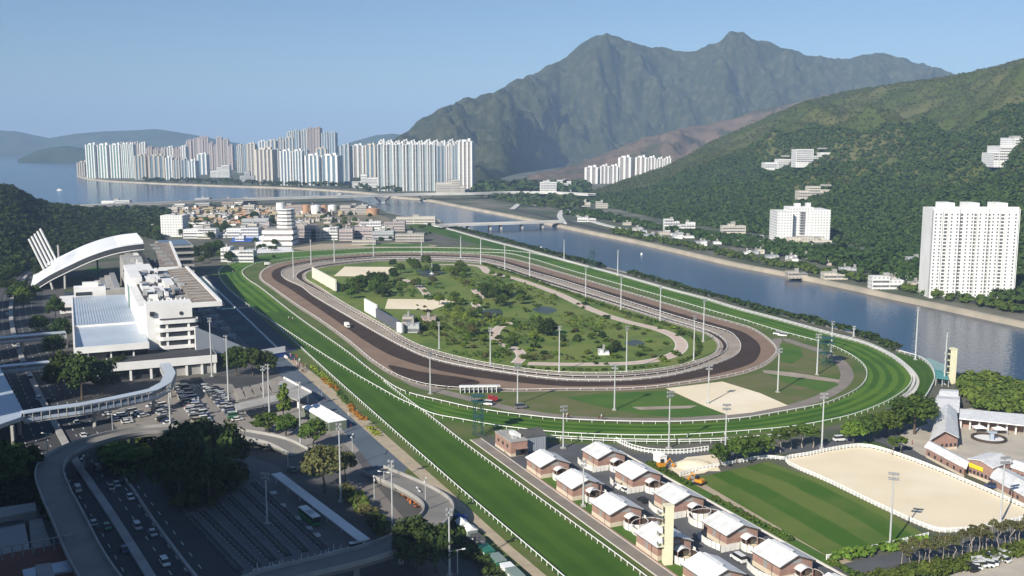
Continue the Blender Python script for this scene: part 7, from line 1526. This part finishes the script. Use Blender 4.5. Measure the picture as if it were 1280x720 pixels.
# container huts
M_cgreen = mat("container_green", (0.03, 0.16, 0.11), (0.025, 0.13, 0.09), rough=.5); M_cgrey = mat("container_grey_green", (0.22, 0.28, 0.25), (0.18, 0.23, 0.21), rough=.5)
def container(x, y, L_, W_, h, m, roofm, label, name="site_hut", pitched=False):
    X, Y = G(x, y); r = thing(name, label, "hut", (X, Y, .1), ROT + math.pi/2); b = MB(); b.box(0, 0, 0, L_, W_, h); b.build("wall", m, r); b = MB()
    if pitched: b.add([(-L_/2-.2, -W_/2-.2, h), (L_/2+.2, -W_/2-.2, h), (L_/2+.2, W_/2+.2, h), (-L_/2-.2, W_/2+.2, h), (-L_/2-.2, 0, h + 1), (L_/2+.2, 0, h + 1)], [(0, 1, 5, 4), (2, 3, 4, 5), (1, 2, 5), (3, 0, 4)])
    else: b.box(0, 0, h, L_ + .2, W_ + .2, .18)
    b.build("roof", roofm, r); b = MB(); b.box(-L_*.3, W_/2 + .03, .2, .9, .06, 1.9); b.build("door", M_wall, r); b = MB(); b.box(L_*.15, W_/2 + .03, 1.1, 1.2, .06, .9); b.build("window", M_wall, r)
    for k in range(8): b = MB(); b.box(-L_/2 + L_ * (k + .5)/8, -W_/2 - .04, .1, .1, .08, h - .2); b.build("wall_rib", m, r)
for a in ((578,664,3.5,3,2.6,M_wall,M_arch,"white tent hut at the head of the container row","site_tent",True),(588,671,3.5,3,2.4,M_cgrey,M_arch,"white-roofed hut second in the container row","site_hut",True),(597,682,5,2.6,2.4,M_lamp,M_dkframe,"dark hut third in the container row","site_hut",False),(608,697,5,2.8,2.6,M_cgreen,M_cgreen,"dark green container in the row beside the straight","site_container",False),(622,709,5.5,2.8,2.6,M_cgreen,M_cgrey,"green container with grey roof in the row","site_container",False),(634,719,3,2.8,2.6,M_wall,M_arch,"white container between green ones","site_container",False),(644,728,6,2.8,2.6,M_cgrey,M_cgrey,"grey-green container last in the row","site_container",False)): container(*a)
X, Y = G(573, 648); tp_ = thing("blue_tarpaulin", "crumpled blue tarpaulin heap beside the sandy path", "tarpaulin", (X, Y, .1)); b = MB(); n = 7; rr = random.Random(3)
V = [((i - 3) * .9, (j - 3) * .8, max(0, 1.2 - .09*((i-3)**2 + (j-3)**2)) * rr.uniform(.6, 1.3)) for j in range(n) for i in range(n)]; b.add(V, [(j*n+i, j*n+i+1, (j+1)*n+i+1, (j+1)*n+i) for j in range(n-1) for i in range(n-1)]); b.build("sheet", mat("blue_tarp", (0.03, 0.10, 0.38), (0.02, 0.07, 0.28), rough=.4), tp_)
# digger, sand heap and tents behind the stables
def excavator(x, y, rz, label):
    X, Y = G(x, y); r = thing("excavator", label, "excavator", (X, Y, .15), rz); mo = mat("digger_orange", (0.62, 0.26, 0.02), (0.55, 0.22, 0.02), rough=.5)
    for sy in (-1, 1): b = MB(); b.box(0, sy*.9, 0, 3.0, .5, .8); b.build("track", M_tyre, r)
    b = MB(); b.box(-.2, 0, .85, 2.6, 2.0, 1.0); b.build("body", mo, r); b = MB(); b.box(.5, .5, 1.85, 1.1, .9, 1.1); b.build("cab", M_cglass, r); b = MB(); b.tube((.9, -.4, 1.4), (2.9, -.4, 3.3), .25, .2, 5); b.tube((2.9, -.4, 3.3), (4.2, -.4, 1.2), .2, .16, 5); b.build("boom", mo, r); b = MB(); b.box(4.2, -.4, .5, .8, .9, .8); b.build("bucket", mo, r)
excavator(827, 586, .3, "orange excavator beside the sand heap"); excavator(874, 606, 2.4, "orange excavator at the corner of the green pitch")
X, Y = G(868, 582); hp_ = thing("sand_heap", "heap of yellow building sand behind the stables", "sand heap", (X, Y, .1)); b = MB(); n = 13
V = [((i - 6) * 1.3, (j - 6) * 1.0, max(-.05, 1.8 - .06*((i-6)**2 + (j-6)**2) + .5*noise.noise(Vector((i*.6, j*.6, 2))))) for j in range(n) for i in range(n)]; b.add(V, [(j*n+i, j*n+i+1, (j+1)*n+i+1, (j+1)*n+i) for j in range(n-1) for i in range(n-1)]); b.build("heap", M_sand, hp_, smooth=True)
container(825, 577, 4, 3, 2.4, M_wall, M_arch, "small white tent hut behind the orange excavator", "site_tent", True)
# white carts in the lower yard
for k in range(16): X, Y = G(1212 + (k % 8) * 6 + random.uniform(-2, 2), 711 - (k % 8) * 1.6 + (k // 8) * 5 - 3); car(X, Y, random.uniform(0, 3), "on the pale yard below the slender trees", "vehicles in the lower yard", "suv" if k % 3 else "saloon", "white" if k % 4 else "black", .2)
# boats
def boat(x, y, L_, label):
    X, Y = G(x, y, -3); r = thing("small_boat", label, "boat", (X, Y, -3.1), random.random()*3); b = MB(); b.prism([(-L_/2, -L_*.15), (L_*.25, -L_*.16), (L_/2, 0), (L_*.25, L_*.16), (-L_/2, L_*.15)], 0, L_*.14); b.build("hull", M_wall, r); b = MB(); b.box(-L_*.1, 0, L_*.14, L_*.3, L_*.2, L_*.16); b.build("cabin", M_wall, r)
boat(75, 238, 14, "small white boat out on the bay"); boat(425, 243, 10, "little white boat under the far town"); boat(676, 310, 6, "tiny pale boat on the river by the hedge"); boat(802, 318, 6, "tiny boat in mid river")

# ---------------------------------------------------------------- people and horses (a few pixels tall)
def skin_mesh(name, verts, edges, radii, root):
    me = bpy.data.meshes.new(name); me.from_pydata(verts, edges, []); o = bpy.data.objects.new(name, me); col.objects.link(o)
    md = o.modifiers.new("skin", 'SKIN'); 
    for i, s_ in enumerate(me.skin_vertices[0].data): s_.radius = (radii[i], radii[i]); s_.use_root = (i == root)
    o.modifiers.new("sub", 'SUBSURF').levels = 1
    bpy.context.view_layer.update(); dg = bpy.context.evaluated_depsgraph_get(); m2 = bpy.data.meshes.new_from_object(o.evaluated_get(dg)); bpy.data.objects.remove(o); return m2
pv = [(0,0,.95),(0,0,1.2),(0,0,1.42),(0,0,1.52),(0,0,1.66),(0,.1,.88),(.03,.11,.48),(0,.11,.06),(.12,.11,.03),(0,-.1,.88),(.05,-.11,.48),(-.03,-.11,.06),(.10,-.11,.03),(0,.2,1.40),(.02,.26,1.14),(.08,.25,.9),(0,-.2,1.40),(.02,-.26,1.14),(.08,-.25,.9)]
pe = [(0,1),(1,2),(2,3),(3,4),(0,5),(5,6),(6,7),(7,8),(0,9),(9,10),(10,11),(11,12),(2,13),(13,14),(14,15),(2,16),(16,17),(17,18)]
pr = [.15,.14,.15,.06,.105,.09,.065,.05,.045,.09,.065,.05,.045,.06,.05,.04,.06,.05,.04]
PM = skin_mesh("person", pv, pe, pr, 0)
PC = [mat("cloth_" + n_, c) for n_, c in (("white", (.6,.6,.6)), ("black", (.03,.03,.035)), ("blue", (.06,.10,.28)), ("red", (.35,.05,.05)), ("khaki", (.30,.25,.16)))]
PMS = []
for m in PC:
    q = PM.copy(); q.materials.clear(); q.materials.append(m); PMS.append(q)
PN = ["white", "black", "blue", "red", "khaki"]
def person(x, y, where, z=.15):
    k = random.randrange(5); X, Y = G(x, y); o = bpy.data.objects.new("person", PMS[k]); col.objects.link(o); o.location = (X, Y, z); o.rotation_euler = (0, 0, random.random()*6.3); tag(o, "person in %s clothes standing %s" % (PN[k], where), "person", "people " + where + " in " + PN[k])
for _ in range(46): 
    t_ = random.random(); person(361 + t_*22 + random.uniform(-5, 4), 443 + t_*22 + random.uniform(-3, 3), "at the rail by the apron end")
for _ in range(12): t_ = random.random(); person(390 + t_*70 + random.uniform(-14, 4), 478 + t_*68, "on the blue plaza")
for (x, y) in ((631,569),(708,523),(1140,556)): person(x, y, "on a path by the track")
hv = [(0,0,1.35),(.75,0,1.38),(-.75,0,1.36),(1.1,0,1.75),(1.35,0,2.1),(1.75,0,1.92),(.75,.22,.95),(.8,.22,.5),(.75,.22,.05),(.75,-.22,.95),(.95,-.22,.55),(.85,-.22,.08),(-.8,.22,.95),(-1.0,.22,.55),(-.92,.22,.05),(-.75,-.22,.95),(-.8,-.22,.5),(-.7,-.22,.05),(-1.05,0,1.2),(-1.15,0,.75)]
he = [(0,1),(0,2),(1,3),(3,4),(4,5),(1,6),(6,7),(7,8),(1,9),(9,10),(10,11),(2,12),(12,13),(13,14),(2,15),(15,16),(16,17),(2,18),(18,19)]
hr = [.36,.34,.36,.2,.15,.1,.16,.08,.07,.16,.08,.07,.18,.09,.07,.18,.09,.07,.08,.05]
HM = skin_mesh("horse", hv, he, hr, 0); HM.materials.append(mat("bay_coat", (.10, .045, .02), (.07, .03, .015)))
rv = [(0,0,1.75),(.12,0,2.05),(.28,0,2.3),(.34,0,2.4),(.42,0,2.52),(.15,.32,1.6),(-.05,.36,1.2),(.15,-.32,1.6),(-.05,-.36,1.2),(.5,.18,1.95),(.5,-.18,1.95)]; re_ = [(0,1),(1,2),(2,3),(3,4),(0,5),(5,6),(0,7),(7,8),(2,9),(2,10)]
RM = skin_mesh("rider", rv, re_, [.15,.15,.15,.07,.11,.09,.06,.09,.06,.05,.05], 0); RM.materials.append(PC[0])
for k, (x, y, rz, l) in enumerate(((361,401,1.9,"galloping on the home straight"),(366,402,1.9,"galloping on the home straight"),(708,524.5,0,"on the service road in the near bend"),(751,526,0,"on the service road in the near bend"),(291,342,1.2,"on the far left turf bend"))):
    X, Y = G(x, y); o = bpy.data.objects.new("horse", HM); col.objects.link(o); o.location = (X, Y, .28); o.rotation_euler = (0, 0, rz); tag(o, "bay horse with white-clad rider " + l, "horse", "horses " + l)
    p = bpy.data.objects.new("person", RM); col.objects.link(p); p.location = (X, Y, .28); p.rotation_euler = (0, 0, rz); tag(p, "person in white riding a bay horse " + l, "person", "riders " + l)

# ---------------------------------------------------------------- hazy air
hm = bpy.data.materials.new("haze_air"); hm.use_nodes = True; nt = hm.node_tree; nt.nodes.clear()
pv = nt.nodes.new("ShaderNodeVolumePrincipled"); pv.inputs["Color"].default_value = (0.44, 0.66, 1.0, 1); pv.inputs["Density"].default_value = 0.000082
pv.inputs["Anisotropy"].default_value = -0.15
oo = nt.nodes.new("ShaderNodeOutputMaterial"); nt.links.new(pv.outputs[0], oo.inputs["Volume"])
b = MB((0, 9000, -10)); b.box(0, 10500, -10.2, 56000, 33000, 1000.0)
hz = b.build("haze", hm); tag(hz, "thin blue haze filling the whole valley", "haze", kind="stuff")
